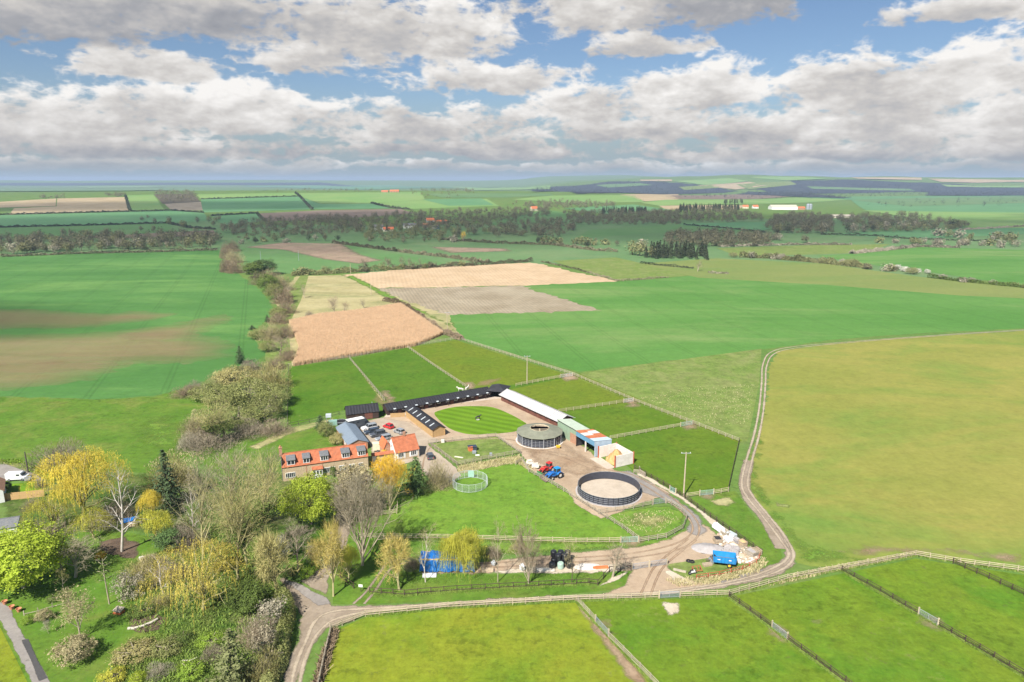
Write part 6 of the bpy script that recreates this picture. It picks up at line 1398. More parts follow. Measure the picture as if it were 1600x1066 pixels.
class Skel:
    """recursive limbs: tubes for the wood, slivers for the last twigs"""
    def __init__(s, seed): s.r = random.Random(seed); s.g = np.random.default_rng(seed); s.mb = MB(); s.tw = []; s.tips = []
    def limb(s, p, d, L, rad, lvl, maxl, prm):
        r = s.r; k = max(2, int(3 - lvl * .4)); pts = [p]; rr = [rad]; q = p; dd = d.copy()
        for i in range(k):
            dd = (dd + Vector((r.gauss(0, prm['wob']), r.gauss(0, prm['wob']), r.gauss(0, prm['wob']) + prm['up'] * (1 if lvl else .2)))).normalized()
            q = q + dd * (L / k); pts.append(q); rr.append(max(.012, rad * (1 - .72 * (i + 1) / k)))
        if rad > .022: s.mb.tube(pts, rr, 6 if lvl == 0 else 4 if lvl == 1 else 3, cap=False)
        else: 
            for i in range(k): s.tw.append((pts[i], pts[i + 1], rad * 2))
        if lvl >= maxl: s.tips.append(pts[-1]); s.tips.append((pts[-1] + pts[-2]) / 2); return
        n = prm['n'][lvl]; t0 = prm['t0'] if lvl == 0 else .25
        for i in range(n):
            t = t0 + (1 - t0) * (i + r.random()) / n; f = t * k; j = min(k - 1, int(f)); base = pts[j].lerp(pts[j + 1], f - j); ax = (pts[j + 1] - pts[j]).normalized()
            ph = i * 2.4 + r.random() * 1.2; ang = R(r.uniform(*prm['ang'])) * (1.0 if lvl else (1.1 - .35 * t))
            u = ax.orthogonal().normalized(); w = ax.cross(u); side = u * math.cos(ph) + w * math.sin(ph)
            nd = (ax * math.cos(ang) + side * math.sin(ang)).normalized()
            s.limb(base, nd, L * prm['len'][lvl] * r.uniform(.75, 1.15) * (1.15 - .45 * t if lvl == 0 else 1.1 - .35 * t), max(.014, rad * (1 - .6 * t) * prm['rad']), lvl + 1, maxl, prm)
        s.tips.append(pts[-1])
    def twigs(s, per, L, w, up=.3):
        """spray of fine twigs at the tips"""
        T = np.array([tuple(t) for t in s.tips]); A = np.repeat(T, per, 0); n = len(A); d = s.g.normal(size=(n, 3)); d[:, 2] += up; d /= np.linalg.norm(d, axis=1)[:, None]
        c = A.mean(0); out = A - c; out /= np.linalg.norm(out, axis=1)[:, None] + 1e-6; d = d + out * .8; d /= np.linalg.norm(d, axis=1)[:, None]
        B = A + d * (L * s.g.uniform(.5, 1.3, n))[:, None]; parts = [slivers(A, B, w, s.g)]
        if s.tw:
            a = np.array([tuple(t[0]) for t in s.tw]); b = np.array([tuple(t[1]) for t in s.tw]); parts.append(slivers(a, b, np.maximum(.055, np.array([t[2] for t in s.tw])), s.g))
        return join(parts), B
PROTO = {}
def proto(name, skel, crown, tm, cm):
    (V, F) = crown; tv = np.array(skel.mb.v) if skel is not None else None
    top = float(max(V[:, 2].max(), tv[:, 2].max() if tv is not None else 0)); rr = float(np.percentile(np.hypot(V[:, 0], V[:, 1]), 96))
    k = 1.0 / top
    if tv is not None:
        skel.mb.v = [tuple(p * k) for p in tv]; tmesh = skel.mb.mesh('trunk', M[tm]); tmesh.polygons.foreach_set('use_smooth', [True] * len(tmesh.polygons))
    else: tmesh = None
    PROTO[name] = (tmesh, np_mesh('crown', V * k, F, M[cm]), rr * k, tm, cm)
def bare(name, seed, H, prm, maxl, per, L, w, tm='bark', cm='twig_grey', leaf=None, up=.3, trunk=.27, lean=(0, 0)):
    s = Skel(seed); s.limb(Vector((0, 0, -.2)), Vector((lean[0], lean[1], 1)).normalized(), H * prm['trunk'], trunk, 0, maxl, prm); cr, tips = s.twigs(per, L, w, up)
    if leaf:
        n = leaf[0]; idx = s.g.integers(0, len(tips), n); P = tips[idx] + s.g.normal(size=(n, 3)) * leaf[2]; cr = join([cr, leaf_quads(P, leaf[1], s.g)])
    proto(name, s, cr, tm, cm)
BP = dict(trunk=.62, n=(11, 6, 4, 3), len=(.62, .56, .55, .5), rad=.62, ang=(28, 58), wob=.10, up=.10, t0=.28)
bare('spreading', 11, 12, BP, 3, 3, 1.0, .034)
bare('spreading_b', 17, 12, dict(BP, n=(10, 6, 5, 3), ang=(30, 66), t0=.22), 3, 3, 1.0, .034, cm='twig_brown')
bare('upright', 23, 14, dict(BP, trunk=.42, n=(20, 7, 4, 3), ang=(12, 50), up=.16, len=(1.5, .42, .45, .45), rad=.55, t0=.04), 3, 5, .9, .032, cm='twig_grey', up=.7)
bare('tall_ash', 29, 18, dict(BP, trunk=.66, n=(12, 7, 4, 3), ang=(20, 46), up=.19, t0=.15), 3, 2, 1.2, .036, cm='twig_olive', tm='bark_mossy', up=.9)
bare('tall_ash_b', 31, 18, dict(BP, trunk=.58, n=(12, 7, 4, 3), ang=(24, 52), up=.17, t0=.12), 3, 2, 1.2, .036, cm='twig_grey', tm='bark_mossy', up=.8)
bare('birch', 37, 14, dict(BP, trunk=.92, n=(13, 5, 3, 2), ang=(30, 55), up=.04, len=(.30, .5, .5, .5), t0=.18), 2, 3, .9, .035, 'bark_birch', 'twig_grey', trunk=.2, lean=(.16, .05))
bare('thin', 41, 10, dict(BP, trunk=.85, n=(11, 5, 3, 2), ang=(24, 48), up=.08, len=(.36, .5, .5, .5), t0=.25), 2, 4, .9, .035, trunk=.13)
bare('sparse', 43, 10, dict(BP, trunk=.6, n=(9, 5, 3, 2), ang=(28, 56), t0=.3), 2, 5, 1.0, .045, 'bark', 'twig_brown')
bare('sapling', 47, 7, dict(BP, trunk=.55, n=(10, 5, 3, 2), ang=(20, 45), up=.12, t0=.3), 2, 7, .8, .035, cm='leaf_buff', leaf=(900, .13, .25), trunk=.11)
bare('budding', 53, 9, dict(BP, n=(11, 6, 4, 3), ang=(30, 62), t0=.2), 3, 3, .9, .04, 'bark_mossy', 'leaf_fresh', leaf=(4200, .34, .34))
bare('pollard_gold', 59, 9, dict(BP, trunk=.45, n=(14, 6, 4, 3), ang=(25, 62), t0=.2, up=.11, len=(.8, .55, .5, .5)), 3, 3, 1.1, .05, 'bark_mossy', 'twig_gold')
bare('blossom_tree', 61, 5, dict(BP, trunk=.5, n=(9, 5, 3, 2), ang=(30, 60), t0=.15), 2, 4, .7, .03, 'bark_dark', 'blossom', leaf=(1300, .20, .22), trunk=.13)
def willow(name, seed, H, Rr, n, cm, drop=(2.0, 5.5), tm='bark_mossy', asym=(0, 0)):
    s = Skel(seed); g = s.g; prm = dict(BP, trunk=.5, n=(10, 5, 3, 2), ang=(35, 70), t0=.25, up=.06, len=(.85, .55, .5, .5)); s.limb(Vector((0, 0, -.2)), Vector((asym[0], asym[1], 1)).normalized(), H * .5, .38, 0, 2, prm)
    parts = []; m = max(7, int(Rr * 1.5)); la = np.arange(m) * 2.4 + seed; lr = Rr * .66 * np.sqrt((np.arange(m) + .3) / m); LC = np.stack([lr * np.cos(la), lr * np.sin(la), H * (1 - .30 * (lr / Rr) ** 1.6) * g.uniform(.80, 1.04, m)], 1); LR = Rr * g.uniform(.34, .58, m)
    li = g.integers(0, m, n); ph = g.uniform(0, 2 * math.pi, n); u = np.sqrt(g.uniform(0, 1, n)); r_ = LR[li] * u * (1 + .15 * np.sin(5 * ph + li))
    A = LC[li] + np.stack([r_ * np.cos(ph) + asym[0] * H * .4, r_ * np.sin(ph) + asym[1] * H * .4, -LR[li] * .8 * u ** 2 - g.uniform(0, 1.1, n) ** 2], 1)
    out = A * np.array([1, 1, 0]); out /= np.linalg.norm(out, axis=1)[:, None] + 1e-6
    for c_ in LC: s.mb.tube([(0, 0, H * .22), tuple(c_ * np.array([.55, .55, .68])), tuple(c_ * np.array([.95, .95, .93]))], [.16, .10, .04], 4, cap=False)
    u = np.hypot(A[:, 0], A[:, 1]) / Rr
    nseg = 9; D = g.uniform(*drop, n) * (.35 + .8 * u); P = A.copy()
    for k in range(nseg):
        f = k / nseg; d = out * (.75 * (1 - f) ** 2)[..., None] if False else out * (.55 * (1 - f) ** 2) + np.array([0, 0, .55 * (1 - 2.6 * f)]) * (f < .25) + np.array([0, 0, -1.0]) * (f >= .25) + g.normal(0, .16, (n, 3))
        Q = P + d * (D / nseg)[:, None]; Q[:, 2] = np.maximum(Q[:, 2], .4); mid = Q
        parts.append(slivers(P, P + (Q - P) * 1.25 + g.normal(0, .05, (n, 3)), .06, g)); P = Q
        if k % 2: parts.append(leaf_quads(mid[g.random(n) < .55], .26, g, .35))
    proto(name, s, join(parts), tm, cm)
willow('weeping', 3, 17, 7.6, 2000, 'willow_yellow')
willow('weeping_b', 5, 12, 6.5, 1000, 'willow_lime', (1.6, 4.0))
willow('weeping_gold', 8, 13, 9.0, 1500, 'willow_gold', (1.2, 4.5), asym=(.10, .0))
willow('weeping_small', 13, 10, 4.6, 1500, 'willow_lime', (1.5, 4.0))
willow('weeping_low', 19, 10, 4.6, 1700, 'willow_lime', (3.5, 8.5))
def leafy(name, seed, H, Rr, ncl, per, size, cm, tm='bark', low=.12, rcl=1.0, shape=1.0):
    s = Skel(seed); g = s.g; s.limb(Vector((0, 0, -.2)), Vector((0, 0, 1)), H * .5, .3, 0, 2, dict(BP, n=(10, 4, 3, 2), ang=(30, 65), t0=.25))
    th = np.arccos(g.uniform(-.55, 1, ncl)); ph = g.uniform(0, 2 * math.pi, ncl); rad = g.uniform(.55, 1.0, ncl) ** .6 * (1 + .14 * np.sin(4 * ph + seed) * np.sin(3 * th))
    hc = H * (.5 + low / 2); hz = H * (.5 - low / 2)
    C = np.stack([Rr * rad * np.sin(th) ** shape * np.cos(ph), Rr * rad * np.sin(th) ** shape * np.sin(ph), hc + hz * rad * np.cos(th) * .95], 1)
    P = np.repeat(C, per, 0) + g.normal(size=(ncl * per, 3)) * rcl * np.array([.5, .5, .36]); P[:, 2] = np.maximum(P[:, 2], .3)
    br = [s.mb.bar((0, 0, H * .3), tuple(c_), .05) for c_ in C[: ncl // 4]]
    proto(name, s, leaf_quads(P, size, g, .75, .25), tm, cm)
leafy('maple', 71, 14, 6.6, 230, 100, .30, 'leaf_lime', rcl=1.15)
leafy('spring_tree', 73, 10, 5.6, 210, 62, .25, 'leaf_lime', rcl=1.1)
leafy('holly', 79, 8, 3.0, 110, 70, .24, 'leaf_dark', rcl=.8)
leafy('ivy_clump', 83, 6, 2.4, 80, 70, .22, 'leaf_ivy', rcl=.7)
leafy('scrub_willow', 89, 6, 4.2, 140, 70, .20, 'leaf_scrub', rcl=1.0, low=.0)
leafy('scrub_willow_b', 97, 5, 3.8, 110, 70, .19, 'leaf_scrub', rcl=.95, low=.0)
leafy('round_shrub', 101, 3, 1.9, 70, 70, .13, 'leaf_buff', rcl=.5, low=.0)
leafy('low_shrub', 103, 1.8, 1.6, 56, 60, .12, 'leaf_scrub', rcl=.45, low=.0)
def twiggy_bush(name, seed, H, Rr, n, cm, w=.05):
    s = Skel(seed); g = s.g; m = 26
    for i in range(m):
        a = i * 2.4; d = Vector((math.cos(a) * g.uniform(.1, .8), math.sin(a) * g.uniform(.1, .8), 1)).normalized(); s.mb.tube([(0, 0, 0), tuple(d * H * .35), tuple(d * H * .7 + Vector((g.normal(0, .2), g.normal(0, .2), 0)))], [.06, .04, .02], 3, cap=False)
    ph = g.uniform(0, 2 * math.pi, n); u = g.uniform(.15, 1, n) ** .5; th = np.arccos(g.uniform(0, 1, n)); rad = u * (1 + .18 * np.sin(3 * ph + seed))
    B = np.stack([Rr * rad * np.sin(th) * np.cos(ph), Rr * rad * np.sin(th) * np.sin(ph), H * rad * np.cos(th)], 1); d = B / (np.linalg.norm(B, axis=1)[:, None] + 1e-6); d = d * .6 + np.array([0, 0, .5]) + g.normal(0, .35, (n, 3)); d /= np.linalg.norm(d, axis=1)[:, None]
    A = B - d * (g.uniform(.5, 1.2, n) * H * .16)[:, None]; A[:, 2] = np.maximum(A[:, 2], .02); B[:, 2] = np.maximum(B[:, 2], .1)
    proto(name, s, slivers(A, B, w, g), 'bark', cm)
twiggy_bush('thicket', 107, 4.5, 3.6, 5200, 'twig_mauve', .035); twiggy_bush('thicket_b', 109, 3.6, 3.2, 4600, 'twig_brown', .035); twiggy_bush('broom', 113, 4.2, 3.0, 4600, 'leaf_buff', .04)
def conifer(name, seed, H, Rr, cm, nw=26, droop=.25, dens=1.0, power=.85):
    s = Skel(seed); g = s.g; s.mb.tube([(0, 0, 0), (0, 0, H * .5), (0, 0, H)], [.22, .14, .02], 6, cap=False); P = []; S = []
    for i in range(nw):
        f = (i + .5) / nw; z = H * (.05 + .95 * f); r = Rr * (1 - f) ** power + .12; nb = max(4, int((9 - 4 * f) * dens))
        for k in range(nb):
            a = k * 2 * math.pi / nb + i * 1.3 + g.uniform(-.3, .3); L = r * g.uniform(.78, 1.12)
            for t in np.linspace(.25, 1, max(3, int(L / .28))):
                w = .30 * (1 - t * .5) * L
                for q in range(2): P.append((math.cos(a) * L * t + g.normal(0, w * .35), math.sin(a) * L * t + g.normal(0, w * .35), z - droop * L * t + g.normal(0, .07) + .1 * L * t * t)); S.append(.34 + .16 * (1 - t))
    proto(name, s, leaf_quads(np.array(P), np.array(S), g, .55, .35), 'bark_dark', cm)
conifer('spruce', 127, 13, 2.9, 'leaf_conifer', 34); conifer('yew', 131, 8, 3.0, 'leaf_conifer', 26, .1, 1.1, .55); conifer('larch', 137, 11, 3.4, 'leaf_blue_conifer', 26, .3, .8, .75)
conifer('pine_thin', 139, 8, 1.5, 'leaf_dark', 16, .1, .7, .5)
s = Skel(141); g = s.g; s.mb.tube([(0, 0, 0), (.1, 0, 5), (.05, .05, 9)], [.12, .08, .03], 6, cap=False); C = np.array([(.9 * math.cos(a), .9 * math.sin(a), z) for a, z in zip(np.arange(14) * 2.4, np.linspace(5.2, 9, 14))]); P = np.repeat(C, 28, 0) * 1.0 + g.normal(0, .36, (14 * 28, 3))
for c_ in C: s.mb.bar((0.08, 0, c_[2] - .4), tuple(c_), .05)
proto('young_pine', s, leaf_quads(P, .24, g, .5), 'bark', 'leaf_ivy')
# ivy-clad tree: tall bare crown with ivy up the limbs
s = Skel(149); s.limb(Vector((0, 0, -.2)), Vector((0, 0, 1)), 17 * .64, .26, 0, 3, dict(BP, trunk=.64, n=(11, 7, 4, 3), ang=(20, 48), up=.14)); cr, tips = s.twigs(2, 1.2, .038, .8)
tb = np.array(s.mb.v); low = tb[tb[:, 2] < 8.5]; P = low[s.g.integers(0, len(low), 2000)] + s.g.normal(0, .42, (2000, 3)); P = P[P[:, 2] > 0]; ivy = leaf_quads(P, .26, s.g, .8)
proto('ivy_ash', s, cr, 'bark_mossy', 'twig_olive'); PROTO['ivy_ash'] += (np_mesh('ivy', ivy[0] / float(max(cr[0][:, 2].max(), tb[:, 2].max())), ivy[1], M['leaf_ivy']),)
# far trees: fewer, larger clumps of twigs
def far_proto(name, seed, Rr, H, n, size, cm, low=.25, cone=False):
    g = np.random.default_rng(seed); s = Skel(seed); s.mb.tube([(0, 0, 0), (0, 0, H * .6)], [.25, .1], 4, cap=False)
    if cone: z = g.uniform(.08, 1, n); a = g.uniform(0, 2 * math.pi, n); r = Rr * (1 - z) ** .7 * g.uniform(.5, 1, n); P = np.stack([r * np.cos(a), r * np.sin(a), H * z], 1)
    else:
        m = 16; C = g.normal(size=(m, 3)); C /= np.linalg.norm(C, axis=1)[:, None]; C *= g.uniform(.35, .8, m)[:, None]; P = C[g.integers(0, m, n)] + g.normal(0, .24, (n, 3)); L = np.linalg.norm(P, axis=1)[:, None]; P /= np.maximum(1, L / 1.0)
        P = P * np.array([Rr, Rr, H * (1 - low) / 2]) + np.array([0, 0, H * (1 + low) / 2 - .3])
    q = leaf_quads(P, size, g, .8)
    proto(name, s, q, 'bark_dark', cm); return q
FQ = [far_proto('far_round', 201, 4.6, 10, 420, .75, 'far_twig', .05), far_proto('far_round_b', 203, 5.2, 11, 420, .8, 'far_twig', .1), far_proto('far_tall', 205, 3.8, 13, 420, .75, 'far_twig', .1), far_proto('far_bush', 207, 3.6, 5, 300, .7, 'far_olive', -.2)]
FC = [far_proto('far_spruce', 211, 2.6, 13, 420, .8, 'far_dark', cone=True)]

LOW = {'thicket', 'thicket_b', 'broom', 'round_shrub', 'low_shrub', 'scrub_willow', 'scrub_willow_b', 'ivy_clump', 'holly', 'yew', 'blossom_tree', 'maple', 'spring_tree', 'weeping', 'weeping_b', 'weeping_gold', 'weeping_small', 'weeping_low'}
def tree(kind, label, px, py, top=None, h=None, wpx=None, r=None, leaf=None, bark=None, rz=None, group=None, name=None, cat=None, lean=0.0, loc=None):
    pr = PROTO[kind]; x, y = loc or G(px, py); z = h1(x, y)
    if top is not None: h = hgt(px, py, top) if loc is None else h
    d = math.hypot(math.hypot(x, y), CAM_H)
    if loc is None and wpx and kind in LOW:                 # low growth: the picked pixel is the near foot of the crown
        rr_ = wpx / 2 * d / FPX * .75; q = math.hypot(x, y); x, y = x * (1 + rr_ / q), y * (1 + rr_ / q)
        if top is not None:
            v = (533 - top) / FPX; h = max(.6, (v * y * math.cos(PITCH) - y * math.sin(PITCH)) / (math.cos(PITCH) + v * math.sin(PITCH)) + CAM_H - h1(x, y))
    if wpx: wpx = wpx * .90
    k = (r if r else (wpx / 2 * d / FPX if wpx else pr[2] * h)) / (pr[2] * h)
    rg = random.Random(int(x * 31 + y * 17)); a = rg.uniform(0, 6.28) if rz is None else rz
    nm = name or ('bush' if h < 4.2 else 'tree')
    t = thing(nm, label, cat or ('bush' if nm in ('bush', 'shrub', 'hedge_bush') else 'tree'), (x, y, z - .05), a, group); t.scale = (h * k, h * k, h); t.rotation_euler = (lean * .5, lean, a)
    for i, (pn, me, mt) in enumerate((('trunk', pr[0], bark), ('crown', pr[1], leaf)) + ((('ivy', pr[5], None),) if len(pr) > 5 else ())):
        if me is None: continue
        o = new_ob(pn, me, t)
        if mt: o.material_slots[0].link = 'OBJECT'; o.material_slots[0].material = M[mt]
    return t
# ---- garden and the house, each its own tree
tree('weeping', 'largest golden yellow weeping willow at the left, above the bright green maple', 133, 838, 702, wpx=128)
tree('weeping_b', 'smaller yellow willow against the left foot of the largest one', 88, 842, 768, wpx=76)
tree('weeping_b', 'lime green hanging willow under the right side of the largest willow', 148, 852, 792, wpx=58, leaf='willow_lime')
tree('thicket', 'wide mauve bare bush behind the largest golden willow', 98, 742, 684, wpx=86, name='tree')
tree('maple', 'bright lime green maple filling the left edge', 42, 945, 822, wpx=122)
tree('spreading_b', 'bare brown tree between the maple and the golden willow', 96, 890, 802, wpx=92, leaf='twig_brown')
tree('spreading', 'bare grey tree leaning over the shade right of the maple', 118, 902, 836, wpx=76)
tree('birch', 'white stemmed leaning birch with bare twigs beside the blue sheet', 190, 862, 718, wpx=74, rz=-.2)
tree('thicket_b', 'dark bare shrub behind the white birch', 178, 828, 782, wpx=72, leaf='twig_mauve', name='tree')
tree('spruce', 'tall dark green spruce left of the big bare ash trees', 264, 790, 702, wpx=50)
tree('broom', 'pale twiggy tree behind the dark spruce', 270, 770, 706, wpx=80, leaf='twig_olive', name='tree')
tree('weeping_small', 'amber willow just below the dark spruce', 240, 826, 764, wpx=40, leaf='willow_yellow')
tree('weeping_small', 'lime yellow weeping tree right of the birch', 246, 856, 796, wpx=54)
tree('holly', 'dark green holly beneath the lime weeping tree', 268, 868, 826, wpx=44)
tree('young_pine', 'thin young pine with a bare stem on the lawn', 171, 944, 864, wpx=30)
tree('blossom_tree', 'white blossom tree beside the young pine', 193, 946, 896, wpx=36, leaf='far_pale')
tree('blossom_tree', 'small grey white blossom tree right of the fuller one', 214, 938, 898, wpx=28, leaf='far_pale')
tree('sapling', 'bare budding orchard tree with a grey trunk on the open lawn', 126, 1000, 912, wpx=58)
tree('round_shrub', 'pale rounded willow shrub nearest the bottom left drive', 122, 1046, 996, wpx=58, leaf='leaf_buff')
tree('birch', 'slim birch right of the blossom trees with a pale trunk', 256, 928, 856, wpx=50, leaf='twig_brown')
tree('thicket', 'brown bare shrub behind the slim birch', 268, 918, 866, wpx=58, leaf='twig_brown', name='tree')
tree('thicket_b', 'olive shrub mass left of the slim birch', 222, 915, 868, wpx=56, leaf='twig_olive', name='tree')
tree('weeping_gold', 'great golden willow with crooked limbs in the middle of the wild garden', 322, 990, 846, wpx=156)
tree('tall_ash', 'tall olive bare ash standing behind the great golden willow', 372, 908, 742, wpx=104)
tree('ivy_ash', 'ivy clad bare ash in the clump below the house lawn', 388, 892, 726, wpx=96)
tree('tall_ash_b', 'grey bare ash at the left of the tall clump', 318, 868, 706, wpx=92)
tree('tall_ash_b', 'grey bare ash at the back of the tall clump', 362, 838, 686, wpx=110, leaf='twig_mauve')
tree('ivy_ash', 'second ivy clad ash, right of centre in the clump', 410, 862, 704, wpx=86)
tree('tall_ash', 'bare ash nearest the farmhouse end wall', 414, 800, 694, wpx=66, leaf='twig_mauve')
tree('birch', 'pale limbed bare birch left of the tall clump', 300, 846, 744, wpx=46)
tree('thicket', 'bare grey thicket below the pale limbed birch', 296, 866, 806, wpx=58, name='tree')
tree('pollard_gold', 'golden green bare tree beside the road junction', 432, 920, 812, wpx=76, leaf='twig_olive')
tree('holly', 'dark ivy mass between the golden willow and road', 392, 968, 912, wpx=62, leaf='leaf_ivy')
tree('ivy_clump', 'round green ivy mound at the roadside by the junction', 376, 950, 910, wpx=44)
tree('larch', 'olive conifer at the bottom edge beside the blossom hedge', 366, 1078, 982, wpx=74)
tree('blossom_tree', 'white flecked blackthorn at the bend of the lane', 424, 990, 932, wpx=52, leaf='far_pale', name='bush')
tree('blossom_tree', 'grey blackthorn just coming into flower nearest the bottom of the lane', 414, 1046, 980, wpx=44, leaf='twig_grey', name='bush')
tree('thicket', 'brown roadside bush between the white and grey blackthorns', 404, 1022, 956, wpx=66, leaf='twig_brown', name='bush')
tree('thicket_b', 'brown roadside bush at the very bottom of the lane', 412, 1082, 1010, wpx=66, leaf='twig_olive', name='bush')
tree('spring_tree', 'domed fresh green tree in front of the farmhouse', 488, 838, 738, wpx=104)
tree('upright', 'large fan shaped bare tree right of the driveway', 566, 884, 726, wpx=112, leaf='twig_grey')
tree('upright', 'bare tree just behind the fan shaped one near the house', 546, 826, 728, wpx=82, leaf='twig_grey')
tree('budding', 'pale budding tree close to the farmhouse wall', 548, 800, 724, wpx=78, leaf='leaf_buff')
tree('pollard_gold', 'golden bare tree standing in the mouth of the driveway', 521, 932, 800, wpx=50, leaf='twig_gold')
tree('spreading_b', 'dark brown bare tree left of the driveway', 466, 894, 812, wpx=74, leaf='twig_mauve')
tree('blossom_tree', 'small white blossom bush left of the dark bare tree', 446, 880, 832, wpx=26, name='bush')
tree('weeping_small', 'leafing yellow bush with a notice board, right of the driveway', 545, 915, 852, wpx=42, leaf='willow_lime')
tree('pollard_gold', 'short golden bush left of the driveway curve', 503, 888, 834, wpx=40, leaf='twig_gold')
tree('upright', 'orange gold willow in front of the cottage', 609, 798, 706, wpx=58, leaf='orange_willow', bark='bark_mossy')
tree('weeping_small', 'bushy orange head of the gold willow by the cottage', 608, 796, 708, wpx=60, leaf='orange_willow')
tree('yew', 'dark green yew shaped conifer right of the orange willow', 651, 778, 713, wpx=42, leaf='leaf_dark')
tree('broom', 'pale bare bush right of the dark conifer', 684, 770, 712, wpx=54, leaf='leaf_buff', name='tree')
tree('thicket_b', 'low green bush at the foot of the pale bare bush', 664, 776, 748, wpx=34, leaf='leaf_ivy', name='bush')
tree('yew', 'small dark conifer behind the workshop', 501, 673, 648, wpx=20)
tree('scrub_willow', 'olive bush below the small dark conifer', 511, 686, 656, wpx=30); tree('scrub_willow_b', 'olive bush against the workshop wall', 527, 698, 674, wpx=28, leaf='twig_olive')
tree('low_shrub', 'yellow flowering bush by the cream horse trailer', 601, 716, 700, wpx=13, leaf='orange_willow', name='bush')
tree('ivy_clump', 'dark climbing shrub on the farmhouse front', 521, 748, 727, wpx=12, name='bush')
# ---- the row along the verge
tree('pollard_gold', 'spreading olive gold tree at the left end of the verge row', 624, 922, 828, wpx=68, leaf='twig_gold')
tree('thin', 'tall slim pale bare tree before the blue tarpaulin', 665, 910, 812, wpx=42, bark='bark_pale_tree' if False else 'bark_birch', leaf='leaf_buff')
tree('weeping_low', 'yellow green willow covering the right half of the blue tarpaulin', 724, 912, 824, wpx=78, leaf='willow_lime')
tree('thin', 'brown bare tree with an upright top right of the tarpaulin', 778, 910, 808, wpx=36, leaf='twig_brown')
tree('upright', 'bare tree with a dark trunk left of the black bales', 826, 912, 802, wpx=56, leaf='twig_brown')
tree('thin', 'young brown trunked tree right before the black bales', 893, 912, 836, wpx=34, leaf='leaf_buff', bark='bark_dark')
tree('sparse', 'wide bare tree beside the yard mouth gate', 957, 902, 834, wpx=54, leaf='twig_mauve')
tree('thicket_b', 'brown bush behind the row, right of the tarpaulin', 771, 878, 848, wpx=32, leaf='twig_brown', name='bush'); tree('thicket_b', 'dark evergreen bush behind the tree left of the bales', 810, 868, 842, wpx=34, leaf='twig_olive', name='bush')
tree('thicket', 'bare bush at the left end of blue tarpaulin', 643, 894, 862, wpx=30, leaf='twig_brown', name='bush')
# ---- wild garden shrubs
for k, (px, py, w, tp, kd, lf, nm) in enumerate([
    (176, 1076, 46, 1046, 'low_shrub', 'willow_lime', 'bright yellow shrub at the bottom edge of the lawn'), (217, 1072, 30, 1050, 'low_shrub', 'leaf_lime', 'lime green shrub right of the bright yellow one'),
    (214, 1040, 70, 1008, 'low_shrub', 'twig_olive', 'wide olive brown shrub in the wild garden'), (262, 1030, 54, 1000, 'low_shrub', 'leaf_scrub', 'green shrub between the olive shrub and golden willow'),
    (250, 1066, 50, 1036, 'thicket_b', 'far_pale', 'grey twiggy shrub at the bottom of the wild garden'), (300, 1066, 48, 1034, 'low_shrub', 'leaf_fresh', 'fresh green mound beside the grey twiggy shrub'),
    (335, 1040, 50, 1006, 'thicket_b', 'twig_mauve', 'mauve shrub left of the olive conifer'), (224, 968, 44, 944, 'low_shrub', 'leaf_ivy', 'dark green shrub over the flower bed'),
    (250, 956, 46, 926, 'thicket_b', 'twig_olive', 'olive shrub below the slim birch'), (285, 1012, 40, 988, 'low_shrub', 'leaf_ivy', 'dark green mound left of the golden willow trunk'),
    (330, 1016, 44, 990, 'low_shrub', 'leaf_fresh', 'green mound right of the golden willow trunk'), (236, 892, 34, 866, 'round_shrub', 'leaf_buff', 'buff shrub at the edge of dark soil'),
    (158, 876, 18, 862, 'round_shrub', 'orange_willow', 'small amber dome on the lawn below the birch'), (204, 912, 16, 896, 'spruce', 'leaf_lime', 'small lime cone shaped shrub on the lawn edge'),
    (100, 925, 22, 884, 'thin', 'twig_olive', 'thin young tree in the shade right of the maple'), (70, 975, 26, 952, 'round_shrub', 'leaf_buff', 'pale shrub beside the low garden rail'), (44, 978, 18, 960, 'low_shrub', 'leaf_fresh', 'green shrub at the drive end of the rail'),
    (76, 990, 16, 966, 'sapling', 'far_pale', 'tiny pale sapling below the garden rail'), (90, 942, 30, 926, 'low_shrub', 'leaf_ivy', 'dark low shrub under the maple edge'),
    (420, 866, 44, 830, 'thicket_b', 'twig_brown', 'brown thicket behind the road junction tree'), (346, 900, 50, 860, 'ivy_clump', 'leaf_ivy', 'ivy mound at the foot of the tall clump'), (404, 916, 44, 874, 'ivy_clump', 'leaf_ivy', 'ivy mound below the second ivy clad ash'),
    (480, 906, 30, 884, 'low_shrub', 'leaf_fresh', 'green bush at the inside of the driveway curve'), (452, 905, 26, 884, 'low_shrub', 'leaf_ivy', 'dark green bush by the tarmac drive apron'), (538, 900, 26, 878, 'low_shrub', 'leaf_ivy', 'green bush beneath the notice board'),
    (54, 800, 36, 776, 'thicket_b', 'twig_brown', 'bare shrub below the orange board fence'), (20, 862, 50, 826, 'thicket', 'twig_olive', 'bare bush between the grey shed and maple'), (60, 850, 44, 806, 'thicket', 'twig_mauve', 'bare mauve bush left of the lower willow'),
    (64, 764, 20, 744, 'thicket_b', 'twig_mauve', 'dark hedge end at the corner of the back lawn'), (12, 768, 14, 752, 'holly', 'leaf_dark', 'dark evergreen beside the white house corner')]):
    tree(kd, nm, px, py, tp, wpx=w * .88, leaf=lf, name='bush')
